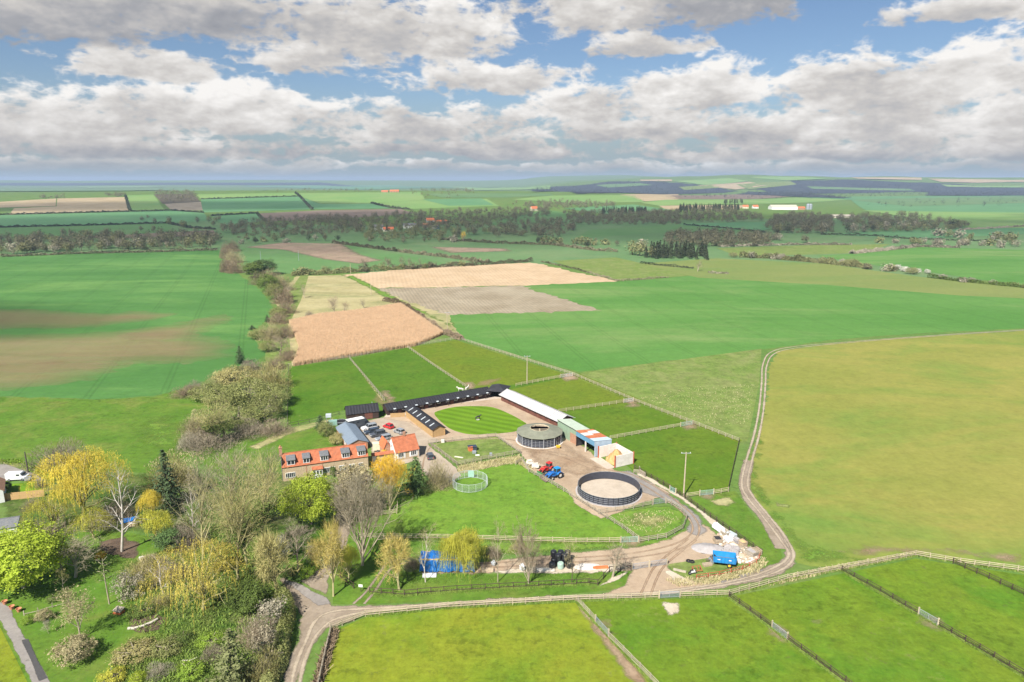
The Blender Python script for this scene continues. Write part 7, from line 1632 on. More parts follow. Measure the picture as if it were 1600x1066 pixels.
# ---- scrub between the left field and the paddocks
SC = [(300, 706, 50, 672, 'thicket', 'far_pale'), (330, 712, 90, 668, 'thicket_b', 'twig_mauve'), (330, 694, 70, 622, 'ivy_ash', None), (352, 690, 60, 630, 'ivy_ash', 'leaf_scrub'), (308, 690, 54, 640, 'broom', 'leaf_buff'), (392, 690, 70, 654, 'thicket', 'twig_mauve'), (430, 684, 54, 650, 'thicket_b', 'twig_brown'),
      (372, 676, 76, 634, 'scrub_willow', 'leaf_scrub'), (414, 662, 66, 620, 'scrub_willow', 'leaf_scrub'), (352, 646, 74, 600, 'scrub_willow_b', 'leaf_scrub'), (388, 640, 82, 590, 'scrub_willow', 'leaf_scrub'), (430, 640, 60, 596, 'scrub_willow_b', 'leaf_scrub'), (326, 632, 60, 596, 'scrub_willow_b', 'leaf_scrub'), (372, 612, 70, 570, 'scrub_willow', 'twig_olive'), (424, 612, 66, 560, 'broom', 'twig_olive'), (350, 604, 50, 574, 'thicket', 'leaf_buff'),
      (306, 618, 40, 592, 'thicket_b', 'twig_mauve'), (290, 624, 44, 600, 'thicket', 'leaf_russet'), (376, 570, 17, 540, 'yew', None), (392, 584, 44, 558, 'thicket', 'twig_mauve'), (430, 580, 40, 554, 'thicket_b', 'leaf_russet'), (450, 566, 34, 540, 'thicket', 'leaf_russet'), (438, 556, 40, 520, 'spreading', 'twig_brown'), (418, 552, 30, 530, 'scrub_willow_b', 'leaf_scrub'), (404, 532, 34, 512, 'scrub_willow', 'leaf_scrub'), (424, 534, 40, 500, 'broom', 'leaf_buff'), (446, 530, 34, 500, 'thicket', 'leaf_russet'), (394, 516, 12, 508, 'yew', None),
      (436, 508, 40, 484, 'thicket', 'leaf_russet'), (434, 498, 30, 478, 'scrub_willow_b', 'leaf_scrub'), (418, 504, 10, 492, 'yew', None), (448, 492, 34, 464, 'thicket', 'leaf_russet'), (444, 476, 40, 446, 'broom', 'leaf_russet'), (430, 470, 34, 440, 'scrub_willow', 'leaf_scrub'), (452, 466, 26, 440, 'sparse', 'twig_brown'), (440, 456, 44, 426, 'broom', 'leaf_buff'), (418, 458, 38, 424, 'scrub_willow_b', 'leaf_ivy'), (424, 444, 36, 416, 'broom', 'leaf_buff'), (410, 446, 40, 420, 'thicket', 'leaf_russet'), (398, 436, 36, 408, 'holly', 'leaf_ivy'), (414, 432, 42, 404, 'holly', 'leaf_dark'), (392, 430, 30, 410, 'scrub_willow_b', 'far_twig'), (386, 428, 12, 414, 'blossom_tree', None),
      (368, 428, 34, 400, 'thicket', 'leaf_russet'), (356, 426, 30, 396, 'broom', 'leaf_russet'), (366, 412, 34, 386, 'thicket', 'leaf_buff'), (356, 404, 30, 378, 'thicket', 'leaf_russet'), (362, 394, 30, 372, 'broom', 'leaf_russet')]
kinds = {'yew': 'dark conifer standing out of the scrub strip', 'blossom_tree': 'white blossom bush at the field corner of the scrub', 'ivy_ash': 'ivy covered bare tree at the near end of the scrub', 'holly': 'dense dark evergreen in the far hedgerow strip', 'spreading': 'bare spreading tree in the scrub beside the reed bed', 'sparse': 'thin bare tree by the bleached meadow'}
for (px, py, w, tp, kd, lf) in SC:
    lb = kinds.get(kd) or {'leaf_scrub': 'rounded olive green willow scrub between field and paddock', 'leaf_russet': 'russet bare bush in the strip right of the left field', 'leaf_buff': 'buff twiggy bush in the strip right of the left field', 'leaf_ivy': 'dark green bush in the strip right of the left field', 'twig_mauve': 'mauve grey bare thicket in the near scrub', 'twig_brown': 'brown bare thicket at the paddock corner of the scrub', 'twig_olive': 'yellow olive twiggy bush at the back of the scrub', 'far_pale': 'pale silver stemmed thicket at the foot of the scrub', 'far_twig': 'grey bush by the pale blossom at the field corner'}.get(lf, 'bush in the scrub strip')
    tree(kd, lb, px, py, tp, wpx=w, leaf=lf, name='tree' if kd in ('yew', 'ivy_ash', 'holly', 'spreading', 'sparse') else 'bush', group='scrub strip beside the left field')
for (px, py, w, tp, kd, lf, nm) in [(523, 491, 22, 460, 'spreading', 'twig_brown', 'bare round tree at the top left of the cut reed bed'), (538, 489, 18, 470, 'spreading_b', 'leaf_russet', 'brown tree right of the bare one by the reed bed'), (484, 497, 18, 484, 'thicket', 'twig_mauve', 'mauve bush at the left end of the reed bed top'), (569, 482, 18, 466, 'sparse', 'twig_mauve', 'small bare tree in the bleached meadow'), (476, 466, 18, 440, 'sparse', 'twig_brown', 'dead bare tree at the left of bleached meadow'), (1090, 424, 17, 404, 'sparse', 'far_twig', 'lone dark bare tree at the end of the short hedge')]:
    tree(kd, nm, px, py, tp, wpx=w, leaf=lf)
# ------------------------------------------------------------------ reeds and tufts
def scatter(poly, n, rg):
    P = np.array(poly); out = []
    while len(out) < n:
        X = rg.uniform(P[:, 0].min(), P[:, 0].max(), n * 2); Y = rg.uniform(P[:, 1].min(), P[:, 1].max(), n * 2); ok = pip(poly, X, Y); out += list(zip(X[ok], Y[ok]))
    return np.array(out[:n])
def blades(name, poly, n, h, w, mt, seed, label=None, lean=.25, zvar=.35, face=False):
    rg = np.random.default_rng(seed); B = scatter(poly, n, rg); a = (rg.normal(-SUN_AZ, .35, n) if face else rg.uniform(0, math.pi, n)); dx, dy = np.cos(a) * w / 2, np.sin(a) * w / 2; hh = h * rg.uniform(1 - zvar, 1 + zvar, n); lx, ly = rg.normal(0, lean, n) * hh, rg.normal(0, lean, n) * hh
    z = np.zeros(n) + .02
    V = np.stack([np.stack([B[:, 0] - dx, B[:, 1] - dy, z], 1), np.stack([B[:, 0] + dx, B[:, 1] + dy, z], 1), np.stack([B[:, 0] + lx + dx * .5, B[:, 1] + ly + dy * .5, hh], 1), np.stack([B[:, 0] + lx - dx * .7, B[:, 1] + ly - dy * .7, hh * .92], 1)], 1).reshape(-1, 3)
    return new_ob(name, np_mesh(name, V, np.arange(4 * n).reshape(-1, 4), M[mt]), kind='stuff')
reed = GP([(452, 505), (500, 494), (560, 488), (626, 477.5), (660, 500), (693, 523), (650, 541), (560, 556), (458, 573), (468, 545)])
blades('reed_bed', reed, 130000, 1.9, .16, 'reed_blade', 5, lean=.07, zvar=.2, face=True)
for k, (pts, n, h, mt) in enumerate([([(1040, 907), (1120, 899), (1180, 881), (1194, 872), (1200, 880), (1185, 896), (1120, 913), (1060, 918)], 1300, .42, 'straw_blade'), ([(1240, 899), (1300, 886), (1430, 864), (1434, 869), (1310, 893), (1200, 917)], 1500, .35, 'straw_blade'),
        ([(486, 1080), (500, 1030), (520, 985), (528, 985), (516, 1030), (500, 1080)], 1800, .6, 'leaf_russet'), ([(960, 806), (1045, 795), (1062, 812), (1030, 832), (985, 832)], 450, .25, 'straw_blade'), ([(714, 728), (800, 714), (812, 711), (834, 736), (806, 725), (716, 741)], 1200, .45, 'straw_blade'),
        ([(560, 918), (600, 893), (660, 900), (760, 900), (960, 896), (950, 912), (800, 926), (580, 936)], 2500, .16, 'grass_blade'), ([(700, 860), (900, 856), (1000, 852), (1040, 845), (1000, 852), (900, 862), (700, 868), (600, 876)], 1200, .2, 'grass_blade'),
        ([(220, 730), (290, 690), (300, 640), (350, 640), (340, 700), (300, 740)], 2500, .4, 'straw_blade'), ([(1000, 622), (1070, 605), (1180, 600), (1170, 662), (1110, 665)], 1200, .25, 'straw_blade'), ([(200, 1000), (330, 985), (430, 990), (430, 1060), (330, 1090), (150, 1090)], 9000, .45, 'grass_blade'), ([(190, 900), (280, 840), (400, 800), (440, 880), (400, 990), (330, 985), (250, 995), (200, 985)], 9000, .45, 'grass_blade')]):
    blades('tufts', GP(pts), n, h, .14, mt, 50 + k, lean=.45)

# long grass under the fences
for k, pts in enumerate([[(571, 963.5), (700, 950.5), (900, 939), (1029, 935.5)], [(1063, 934), (1139, 931), (1230, 906), (1430, 869), (1500, 881), (1660, 902)], [(578, 927), (632, 931), (714, 924), (802, 919.5), (920, 913)], [(903, 942), (931, 973), (1000, 1046), (1050, 1098)], [(1139, 934), (1206, 982), (1275, 1034), (1345, 1086)], [(1315, 893), (1435, 961), (1530, 1016), (1640, 1082)], [(600, 842), (700, 843), (900, 849), (969, 848.5)]]):
    blades('tufts', strip(GP(pts), .9), 2600, .34, .12, 'grass_blade', 90 + k, lean=.4, face=True)
# ------------------------------------------------------------------ hedges and rows of far trees
def hedge(label, pts, w, h, mt, per=None, seed=1, size=None, group=None, name='hedge'):
    P = GP(pts); rg = np.random.default_rng(seed + int(abs(P[0][0]))); V = []
    seg = np.array([math.hypot(b[0] - a[0], b[1] - a[1]) for a, b in zip(P[:-1], P[1:])]); L = seg.sum(); d = math.hypot(*P[0]); size = size or max(.35, d / 900); n = int(min(14000, L * (per or max(6, 2.6 * w * h / size ** 2))))
    s = rg.uniform(0, L, n); cs = np.concatenate([[0], np.cumsum(seg)]); k = np.clip(np.searchsorted(cs, s) - 1, 0, len(seg) - 1); f = (s - cs[k]) / seg[k]; A = np.array(P)[k]; B = np.array(P)[k + 1]; c = A + (B - A) * f[:, None]
    hh = h * (1 + .28 * np.sin(s / 4.1 + seed) + .22 * np.sin(s / 1.7) + rg.normal(0, .10, n)); th = rg.uniform(0, math.pi, n); rr = rg.uniform(.5, 1, n) ** .5
    nn = np.stack([-(B - A)[:, 1], (B - A)[:, 0]], 1) / seg[k][:, None]; xy = c + nn * (np.cos(th) * rr * w / 2 * (1 + .2 * np.sin(s / 2.3)))[:, None]; z = H(xy[:, 0], xy[:, 1]) + np.sin(th) * rr * np.maximum(.3, hh)
    q = leaf_quads(np.stack([xy[:, 0], xy[:, 1], z], 1), size, rg, .8); return tag(new_ob(name, np_mesh(name, q[0], q[1], M[mt])), label, 'hedge', group)
hedge('dark hedge slanting across the shaded pasture above the tan reed field', [(520, 380), (580, 388), (640, 396), (700, 403), (764, 412)], 3.5, 3, 'far_twig')
hedge('bushy hedge along the top of the tan reed field', [(632, 421), (700, 417), (760, 414), (832, 409)], 3.5, 3, 'far_twig', seed=3)
hedge('mixed hedge closing the top of the bleached meadow', [(455, 431), (500, 429), (560, 425), (632, 421)], 4, 3.4, 'far_olive', seed=4)
hedge('low clipped hedge below the small light field', [(846, 409.5), (900, 421), (966, 440), (1045, 434)], 2, 1.3, 'far_twig', seed=5)
hedge('short dark hedge ending at the lone bare tree', [(1000, 412), (1040, 416), (1084, 420)], 2.4, 1.8, 'far_dark', seed=6)
hedge('grey strip of dead stalks in the middle of the open field', [(1106, 427), (1139, 428)], 4, 1.3, 'far_pale', seed=7)
hedge('dark hedge under the blue green field at right centre', [(1068, 352), (1130, 357), (1196, 364)], 3, 2.4, 'far_dark', seed=8)
hedge('long dark hedge running right from the round wood', [(1282, 367), (1360, 369), (1430, 374.5), (1560, 378)], 3, 2.4, 'far_dark', seed=9)
hedge('hedge in the valley pasture below the village', [(690, 375), (780, 381), (862, 383), (930, 392), (965, 394)], 4, 3, 'far_twig', seed=10)
hedge('hedge on the far side of the bleached marsh at right', [(1125, 386), (1240, 383), (1330, 383)], 5, 2.4, 'far_pale', seed=11)
hedge('long field hedge on the left hill below the tan stripes', [(-40, 337), (120, 333), (268, 329.5), (318, 333)], 5, 3, 'far_dark', seed=12)
hedge('long field hedge low on the left hill', [(-40, 357), (120, 353.5), (262, 349.5), (300, 357), (336, 359)], 5, 3, 'far_dark', seed=13)
hedge('hedge climbing the hill between lime and teal fields', [(462, 302), (473, 312), (488, 328)], 5, 4, 'far_dark', seed=14)
hedge('hedge along the middle of the bright hill fields', [(314, 311.8), (400, 309), (469, 307.2)], 5, 3, 'far_dark', seed=15)
hedge('hedge down the hill right of the bright fields', [(580, 318), (612, 325.5), (640, 328)], 5, 4, 'far_dark', seed=16)
hedge('hedge between the tan stripes and the lime strip', [(196, 306), (203, 329)], 5, 3, 'far_dark', seed=17)
hedge('dense shrub bank at the right side of the cut reed bed', [(600, 470), (628, 476), (660, 498), (694, 522), (722, 532)], 3, 2.2, 'leaf_russet', seed=18, size=.45)
hedge('hedge of mixed bushes under the right middle field', [(1155, 402), (1200, 404), (1290, 412), (1360, 420)], 6, 4.2, 'far_olive', seed=19)
hedge('low bramble hedge running out at the right edge', [(1450, 434), (1500, 440), (1560, 446), (1640, 454)], 4, 2.4, 'leaf_ivy', seed=20)
hedge('bramble hedge in the field corner at lower right of the bright field', [(1330, 397), (1390, 391), (1434, 386), (1500, 388)], 6, 3, 'far_pale', seed=21)
hedge('tall hedge at right under the farm wood', [(1500, 360), (1560, 357), (1640, 352)], 5, 2.4, 'far_pale', seed=22)
hedge('teal field hedge left of the bright hill', [(330, 338), (402, 334), (414, 346)], 5, 3.5, 'far_dark', seed=23)
hedge('rough grass bank hedge behind the neighbour house', [(-30, 722), (30, 726), (70, 742), (88, 752)], 1.6, 1.2, 'leaf_fresh', seed=24, size=.3)
hedge('roadside hedge with white blackthorn flecks down the lane', [(440, 935), (448, 975), (440, 1010), (424, 1060), (410, 1110)], 3.2, 2.4, 'leaf_scrub', seed=25, size=.20, per=520)
hedge('dark thorn hedge above the left field', [(0, 402), (120, 397), (250, 394), (340, 391)], 5, 2.2, 'far_twig', seed=26)
def row(label, group, pts, n, kinds, hr, jit=3.0, seed=0, leaf=(None,), blossom=0):
    P = GP(pts); rg = random.Random(seed * 7 + 3); seg = [math.hypot(b[0] - a[0], b[1] - a[1]) for a, b in zip(P[:-1], P[1:])]; L = sum(seg)
    for i in range(n):
        s = L * (i + rg.uniform(.1, .9)) / n; k = 0
        while k < len(seg) - 1 and s > seg[k]: s -= seg[k]; k += 1
        f = s / seg[k]; x = P[k][0] + (P[k + 1][0] - P[k][0]) * f + rg.gauss(0, jit); y = P[k][1] + (P[k + 1][1] - P[k][1]) * f + rg.gauss(0, jit)
        h = rg.uniform(*hr); kd = rg.choice(kinds)
        tree(kd, label, 0, 0, h=h, loc=(x, y), leaf=rg.choice(leaf), group=group, name='tree' if h > 4.2 else 'bush', r=PROTO[kd][2] * h * rg.uniform(.85, 1.3))
FT = ['far_round', 'far_round_b', 'far_tall']
row('bare grey tree in the belt above the left field', 'tree belt above the left field', [(-20, 398), (60, 395), (150, 391), (250, 388), (340, 386)], 30, FT, (8, 13), 8, 1, (None, None, 'far_olive', 'far_pale'))
row('bare tree at the back of the belt above the left field', 'tree belt above the left field', [(-20, 386), (100, 382), (200, 380), (340, 374)], 26, FT, (8, 13), 9, 2, (None, None, 'far_olive', 'far_dark'))
row('bush in the hedge above the bleached meadow', 'hedge trees above the bleached meadow', [(455, 430), (520, 427), (600, 422), (660, 419), (740, 415)], 16, ['far_bush', 'far_round', 'far_bush'], (4, 7), 3, 3, (None, 'far_twig', 'far_olive'))
row('bare tree standing up from the hedge above bleached meadow', 'hedge trees above the bleached meadow', [(560, 424), (640, 418), (670, 416)], 6, ['spreading', 'sparse'], (9, 12), 4, 4, ('far_twig',))
row('tree on the bank behind the shaded pasture', 'trees by the shaded pastures', [(380, 383), (480, 376), (560, 376), (640, 380), (720, 378)], 20, FT + ['far_bush'], (6, 11), 9, 5, (None, 'far_olive', 'far_pale', 'far_dark'))
row('grey tree in the copse below the village', 'trees by the shaded pastures', [(690, 372), (760, 366), (840, 368)], 14, FT, (8, 13), 9, 6, (None, None, 'far_olive'))
row('tree in the marshy hedge right of the copse', 'trees by the shaded pastures', [(820, 380), (900, 382), (960, 385)], 14, FT + ['far_bush'], (7, 11), 6, 7, (None, 'far_dark', 'far_olive'))
row('bare tree on the field edge near the dark spruces', 'trees at the right middle', [(985, 402), (1000, 395), (1030, 390)], 5, ['far_round', 'far_round_b'], (11, 15), 8, 8, ('far_olive', 'far_pale'))
row('dark spruce in the clump at right centre', 'dark spruces at right centre', [(1018, 403), (1050, 402), (1080, 403), (1104, 404)], 22, ['far_spruce'], (9, 14), 8, 9)
row('bush in the right middle hedge', 'bushes in the right middle hedge', [(1150, 402), (1230, 406), (1300, 412), (1370, 421), (1425, 428)], 22, ['far_bush', 'far_round', 'scrub_willow_b'], (4, 7.5), 4, 10, ('far_olive', 'far_pale', 'far_twig', 'far_olive'))
row('white blackthorn in bloom at the end of the right hedge', 'white blackthorns', [(1405, 421), (1432, 426), (1458, 431)], 4, ['low_shrub', 'round_shrub'], (3.5, 5), 3, 11, ('blossom',))
row('low bush along the hedge at the right edge', 'bushes in the right middle hedge', [(1470, 436), (1530, 443), (1600, 450)], 6, ['far_bush'], (3, 4.2), 3, 12, ('far_olive', 'far_pale'))
row('buff willow in the marsh at the far right', 'buff willows in the marsh', [(1390, 381), (1450, 382), (1520, 383), (1600, 386)], 20, ['far_bush', 'far_round'], (5, 9), 12, 13, ('far_pale', 'far_olive', 'far_pale'))
row('buff tree behind the marsh at right', 'buff willows in the marsh', [(1470, 372), (1540, 372), (1600, 378)], 10, ['far_round', 'far_bush'], (7, 12), 14, 14, ('far_pale', 'far_olive'))
row('hedgerow bush on the slope below the tan hill fields', 'hill trees on the left', [(60, 369), (110, 366), (160, 368), (195, 366)], 6, ['far_round', 'far_bush'], (6, 10), 10, 15)
row('single tree in the green hill pasture', 'hill trees on the left', [(180, 342), (225, 342), (250, 356), (205, 362), (245, 366)], 6, ['far_round', 'far_tall'], (8, 14), 16, 16)
row('bare tree left of the ploughed patch', 'hill trees on the left', [(270, 351), (300, 356), (320, 352), (335, 344)], 9, FT, (8, 13), 12, 17, (None, 'far_olive', 'far_pale'))
row('tree at the edge of the round dark wood', 'trees at the farm wood', [(1200, 363), (1260, 366), (1330, 365), (1400, 358), (1500, 358)], 20, FT, (10, 16), 10, 18, (None, 'far_pale', 'far_dark', 'far_olive'))
row('field tree below the long farm barn', 'trees at the farm wood', [(1140, 372), (1200, 374), (1270, 380)], 12, FT, (7, 11), 10, 19, (None, 'far_pale'))
row('tall tree in the village', 'village trees', [(570, 362), (620, 362), (680, 356), (730, 352)], 18, FT + ['far_spruce'], (8, 14), 14, 20, (None, 'far_olive', None))
tree('upright', 'orange tree standing out in the copse below the village', 724, 378, 359, wpx=11, leaf='orange_willow')
tree('far_round', 'pale round willow at the village edge', 668, 372, 358, wpx=20, leaf='far_olive')

# ------------------------------------------------------------------ woods that read as one mass
def wood(name, polys, mt, seed, hs=(9, 15), quads=FQ, keep=.55):
    rg = np.random.default_rng(seed); parts = []
    for pts, n in polys:
        poly = GP(pts); S_ = scatter(poly, n, rg)
        for (x, y) in S_:
            V, F = quads[rg.integers(0, len(quads))]; Q = V.reshape(-1, 4, 3); Q = Q[rg.random(len(Q)) < keep * (.6 if math.hypot(x, y) > 1900 else 1)]; 
            h = rg.uniform(*hs) / 12.0; a = rg.uniform(0, 6.28); c, s_ = math.cos(a), math.sin(a); X = Q[..., 0] * c - Q[..., 1] * s_; Y = Q[..., 0] * s_ + Q[..., 1] * c
            ctr = Q.mean(1, keepdims=True); 
            W_ = np.stack([X * h * 1.1 + x, Y * h * 1.1 + y, Q[..., 2] * h + h1(x, y)], -1).reshape(-1, 3); parts.append((W_, np.arange(len(W_)).reshape(-1, 4)))
    q = join(parts); return new_ob(name, np_mesh(name, q[0], q[1], M[mt]), kind='stuff')
wood('bare_woodland', [([(-60, 374), (150, 372), (340, 366), (346, 384), (200, 392), (-60, 398)], 255), ([(336, 358), (420, 346), (520, 340), (560, 346), (560, 366), (380, 380)], 285), ([(500, 346), (640, 334), (760, 330), (860, 324), (862, 338), (780, 348), (740, 362), (560, 362)], 495),
    ([(880, 334), (960, 333), (1062, 331), (1062, 352), (890, 352)], 390), ([(1196, 358), (1206, 342), (1240, 336), (1300, 341), (1302, 366), (1212, 365)], 330), ([(1040, 334), (1140, 330), (1192, 340), (1190, 348), (1040, 348)], 225), ([(1300, 340), (1420, 338), (1520, 352), (1500, 360), (1330, 365)], 255), ([(1040, 370), (1130, 367), (1204, 372), (1204, 386), (1040, 386)], 255), ([(760, 352), (880, 346), (900, 358), (880, 372), (770, 372)], 165)], 'far_twig', 5)
wood('olive_woodland', [([(-60, 380), (340, 374), (346, 390), (-60, 400)], 60), ([(520, 350), (760, 340), (760, 370), (560, 374)], 90), ([(1320, 342), (1520, 350), (1500, 362), (1330, 366)], 75), ([(560, 366), (700, 360), (700, 376), (560, 380)], 60), ([(415, 299), (580, 297.5), (582, 301), (415, 302)], 90), ([(640, 301), (690, 296), (745, 302), (700, 312), (650, 312)], 90)], 'far_olive', 7)
wood('hilltop_woodland', [([(240, 301.5), (300, 300.5), (314, 314), (254, 318)], 165), ([(165, 305), (196, 305), (196, 308), (165, 308)], 37), ([(690, 298), (735, 298), (742, 306), (700, 308)], 75), ([(800, 320), (880, 315), (960, 318), (960, 325), (860, 327)], 135), ([(60, 309), (100, 308), (100, 310), (60, 311)], 24)], 'far_twig', 9, (10, 16))
wood('conifer_plantation', [([(1060, 326), (1150, 325), (1160, 330), (1060, 333)], 135), ([(940, 332), (1010, 331), (1010, 335), (940, 336)], 75), ([(1015, 398), (1106, 398), (1106, 404), (1016, 404)], 45), ([(1130, 317), (1160, 316), (1160, 319), (1130, 320)], 30)], 'far_dark', 11, (9, 14), FC, .8)
RIDGE = []
# shoulders of the far ridge: hanging woods, fields along the top
for pts in ([(880, 293), (960, 284), (1020, 284), (1110, 292), (1150, 299), (1040, 304), (900, 304)], [(1180, 296), (1240, 283), (1330, 281), (1450, 286), (1640, 293), (1640, 303), (1420, 300), (1240, 303)], [(1170, 300), (1250, 302), (1330, 311), (1240, 308), (1150, 304)], [(1450, 300), (1700, 300), (1700, 306), (1450, 306)], [(830, 295), (900, 291), (900, 300), (840, 301)]):
    far(pts, g_farwood, 2, 'hillside_wood', wob=14); RIDGE.append((pts, 260))
wood('hanging_woodland', RIDGE + [([(880, 290), (1000, 283), (1150, 297), (1000, 300)], 120), ([(1180, 300), (1640, 303), (1640, 308), (1240, 310)], 160), ([(1000, 308), (1200, 304), (1330, 312), (1200, 311)], 90), ([(1330, 318), (1640, 312), (1640, 322), (1400, 326)], 60)], 'far_ridge_tree', 13, (13, 22), FQ, .22)
for pts, mt in (([(1050, 284), (1140, 279), (1170, 284), (1100, 290)], g_lime), ([(1165, 277.5), (1250, 277), (1300, 280), (1230, 283)], g_lime), ([(1090, 291), (1170, 285), (1200, 290), (1150, 297)], g_tanf), ([(1330, 278), (1440, 278.5), (1440, 282), (1340, 280)], g_tanf), ([(1450, 280), (1640, 281), (1640, 286), (1470, 285)], g_tanf), ([(1000, 281.5), (1050, 281), (1050, 284), (1000, 283.5)], g_tanf), ([(1260, 292), (1420, 296), (1430, 299), (1270, 296)], g_shade2), ([(1470, 289), (1600, 291), (1600, 294), (1480, 292.5)], g_lime), ([(930, 290), (1000, 287), (1020, 290), (950, 294)], g_shade2), ([(1060, 293), (1110, 290), (1130, 294), (1070, 298)], g_rough), ([(1150, 289), (1235, 284), (1245, 289), (1170, 297)], g_rough)):
    far(pts, mt, 3, 'hill_field')
for pts, mt in (([(-100, 296), (240, 295), (420, 297), (200, 299), (-100, 300)], g_shade2), ([(120, 292), (230, 291.5), (260, 293), (140, 294)], g_lime), ([(380, 291), (620, 290), (760, 294), (560, 297)], g_teal), ([(-100, 286), (500, 285.5), (880, 288), (500, 289.5), (-100, 290)], g_farwood), ([(700, 292), (860, 290), (860, 296), (740, 298)], g_lime)):
    far(pts, mt, 2, 'plain_field')

S('barn_roof', (.50, .44, .35), rough=.8, var=.1)
# ------------------------------------------------------------------ far houses and farm
def far_house(label, px, py, w, d, e, r, ang, wm='white_paint', rm='pantile', group=None, cat='house', name='house'):
    x, y = G(px, py); t = thing(name, label, cat, (x, y, h1(x, y) - .2), ang, group); b = MB(); gable_wall(b, -w / 2, w / 2, 0, d, e, r, 'x'); b.build('wall', M[wm], t); q = MB(); gable_roof(q, -w / 2, w / 2, 0, d, e, r, 'x', .4, .3, .25); ro = q.build('roof', M[rm], t)
    if cat == 'house':
        MB().box((w * .36, d / 2, r + .5), (1.0, .9, 1.8)).build('chimney', M['house_brick'], ro)
        for k in (-.3, 0, .3):
            for z in ((1.0, 3.4) if e > 4 else (1.0,)): MB().box((w * k, -.04, z + .6), (1.3, .1, 1.3)).build('window', M['dark_glass'], t)
    return t
far_house('white farmhouse at the left end of the village', 592, 360, 14, 8, 5, 8.5, .1, rm='slate'); far_house('pink roofed cottage in front of the left village houses', 607, 362, 15, 7, 3.5, 6.5, .15, 'cream_paint'); far_house('white long house in the middle of the village', 640, 357, 20, 8, 5, 8, -.1, rm='slate')
far_house('red roofed white house at the right end of the village', 673, 350, 13, 9, 6, 10, .3); far_house('long low red roofed barn right of the village', 689, 350, 20, 8, 4, 6.5, -.05, 'house_brick'); far_house('red roofed cottage below the right village houses', 667, 356, 14, 7, 4, 7, .1, 'cream_paint'); far_house('small white cottage at the right village edge', 679, 358, 10, 7, 3.5, 6, -.3, rm='slate')
far_house('orange gabled house alone on the wooded slope', 836, 330, 16, 10, 6, 11, .5, 'cream_paint'); far_house('red roofed farmstead on the crest of the hill', 616, 301, 30, 12, 5, 9, .0, 'house_brick'); far_house('low red roofed range by the hilltop farmstead', 601, 301, 22, 9, 4, 7, .0, 'house_brick', cat='barn', name='barn')
far_house('long cream roofed barn in the far right valley', 1226, 328, 66, 24, 7, 12, .02, 'white_paint', 'barn_roof', cat='barn', name='barn'); far_house('orange brick barn right of the long cream barn', 1252, 328, 20, 14, 5, 8, .0, 'house_brick', 'pantile', cat='barn', name='barn'); far_house('white farmhouse left of the long cream barn', 1181, 326, 14, 9, 5, 9, .1); far_house('small pale house left of the farm barns', 1165, 326, 14, 9, 5, 9, -.1, 'cream_paint'); far_house('long low pale barn in the trees at right', 1318, 341, 46, 12, 4, 7, .0, 'cream_paint', 'barn_roof', cat='barn', name='barn')
for k, px in enumerate((1262, 1266)):
    x, y = G(px, 327.5); o = MB().lathe((0, 0, 0), [(4.5, 0), (4.5, 12), (2.5, 14), (.3, 15)], 21).build('silo', M['galvanised']); o.location = (x, y, h1(x, y)); tag(o, ('left blue grey silo beside the orange brick barn', 'right blue grey silo beside the orange brick barn')[k], 'silo')

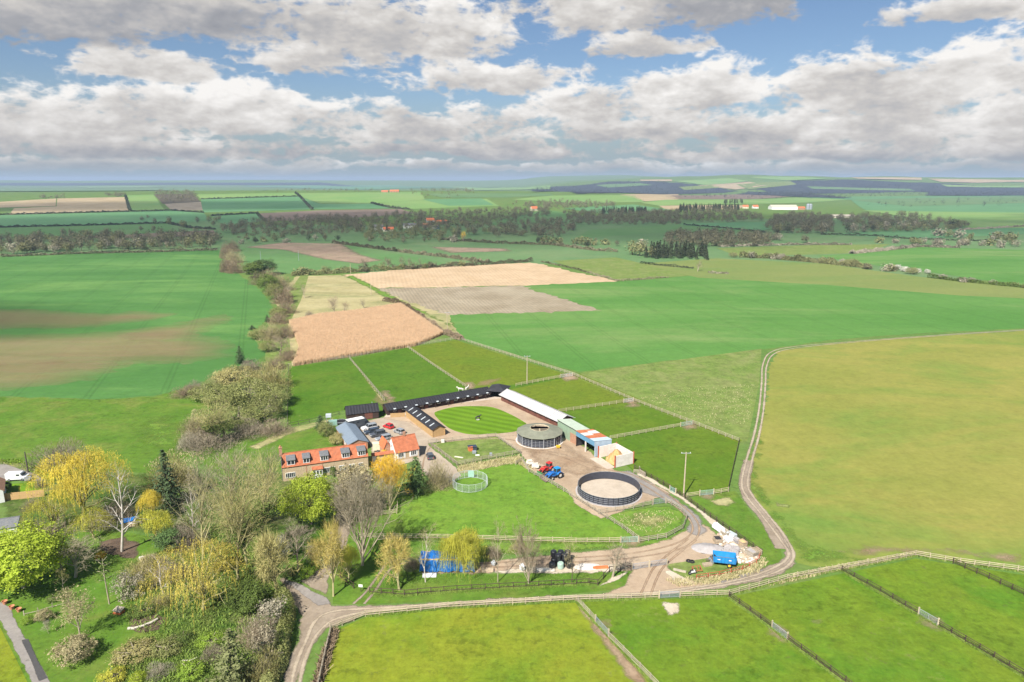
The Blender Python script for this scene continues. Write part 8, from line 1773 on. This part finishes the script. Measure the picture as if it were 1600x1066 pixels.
# ------------------------------------------------------------------ clouds overhead that shade the valley and the left field
cm_, T = nmat('cloud_vapour'); tc = T.add('ShaderNodeTexCoord'); v = tc.outputs['Object']; sp = T.sep(v); r_ = T.m('SQRT', T.m('ADD', T.m('MULTIPLY', sp[0], sp[0]), T.m('MULTIPLY', sp[1], sp[1])))
geo = T.add('ShaderNodeNewGeometry'); n = T.noise(geo.outputs['Position'], 1 / 260.0, 5, .6); n2 = T.noise(geo.outputs['Position'], 1 / 60.0, 4, .6)
al = T.mr(T.m('ADD', r_, T.m('ADD', T.m('MULTIPLY', T.m('SUBTRACT', n, .5), 1.1), T.m('MULTIPLY', T.m('SUBTRACT', n2, .5), .35))), .55, 1.02, CLOUD_THICK, 0, True)
finish(T, c4((.9, .9, .9)), 1.0, None, spec=0, alpha=al)
def overhead(cx, cy, rx, ry, alt=900.0, rz=0.0):
    k = alt / SUN_DIR.z; c = (cx + SUN_DIR.x * k, cy + SUN_DIR.y * k); bm = bmesh.new(); bmesh.ops.create_icosphere(bm, subdivisions=4, radius=1.0); rg = random.Random(int(cx))
    for v in bm.verts: f = 1 + .10 * math.sin(5 * v.co.x + cx) * math.cos(6 * v.co.y); v.co = Vector((v.co.x, v.co.y, v.co.z * f if v.co.z > 0 else v.co.z * .25))
    me = bpy.data.meshes.new('cloud'); bm.to_mesh(me); bm.free(); me.materials.append(cm_); o = new_ob('cloud', me, kind='stuff'); o.location = (c[0], c[1], alt); o.scale = (rx, ry, min(rx, ry) * .35); o.rotation_euler = (0, 0, rz)
for a in CLOUD_SHADE: overhead(*a)

# ------------------------------------------------------------------ small sets of look-alikes are told apart by their order
ORDINAL = 'first second third fourth fifth sixth seventh eighth ninth tenth'.split()
by = {}
for o in bpy.data.objects:
    if o.get('label') and o.get('group') and o.parent is None: by.setdefault(o['label'], []).append(o)
for lb, L in by.items():
    if 2 <= len(L) <= 10:
        scrub = 'scrub' in L[0]['group']; L.sort(key=lambda o: math.hypot(*o.location[:2]) if scrub else math.atan2(o.location.x, o.location.y))
        for k, o in enumerate(L): o['label'] = lb + ', ' + ORDINAL[k] + (' counting from the farmhouse' if scrub else ' from the left')
# ------------------------------------------------------------------ air
hm, T = nmat('pale_air')
pv = T.add('ShaderNodeVolumePrincipled'); pv.inputs['Density'].default_value = HAZE_D
pv.inputs['Color'].default_value = c4((.57, .72, .97)); pv.inputs['Anisotropy'].default_value = 0.0
o_ = T.add('ShaderNodeOutputMaterial'); T.l.new(pv.outputs[0], o_.inputs['Volume'])
hz = MB(); hz.box((0, 0, 71), (33000, 33000, 158)); hz.build('haze', hm, kind='stuff')
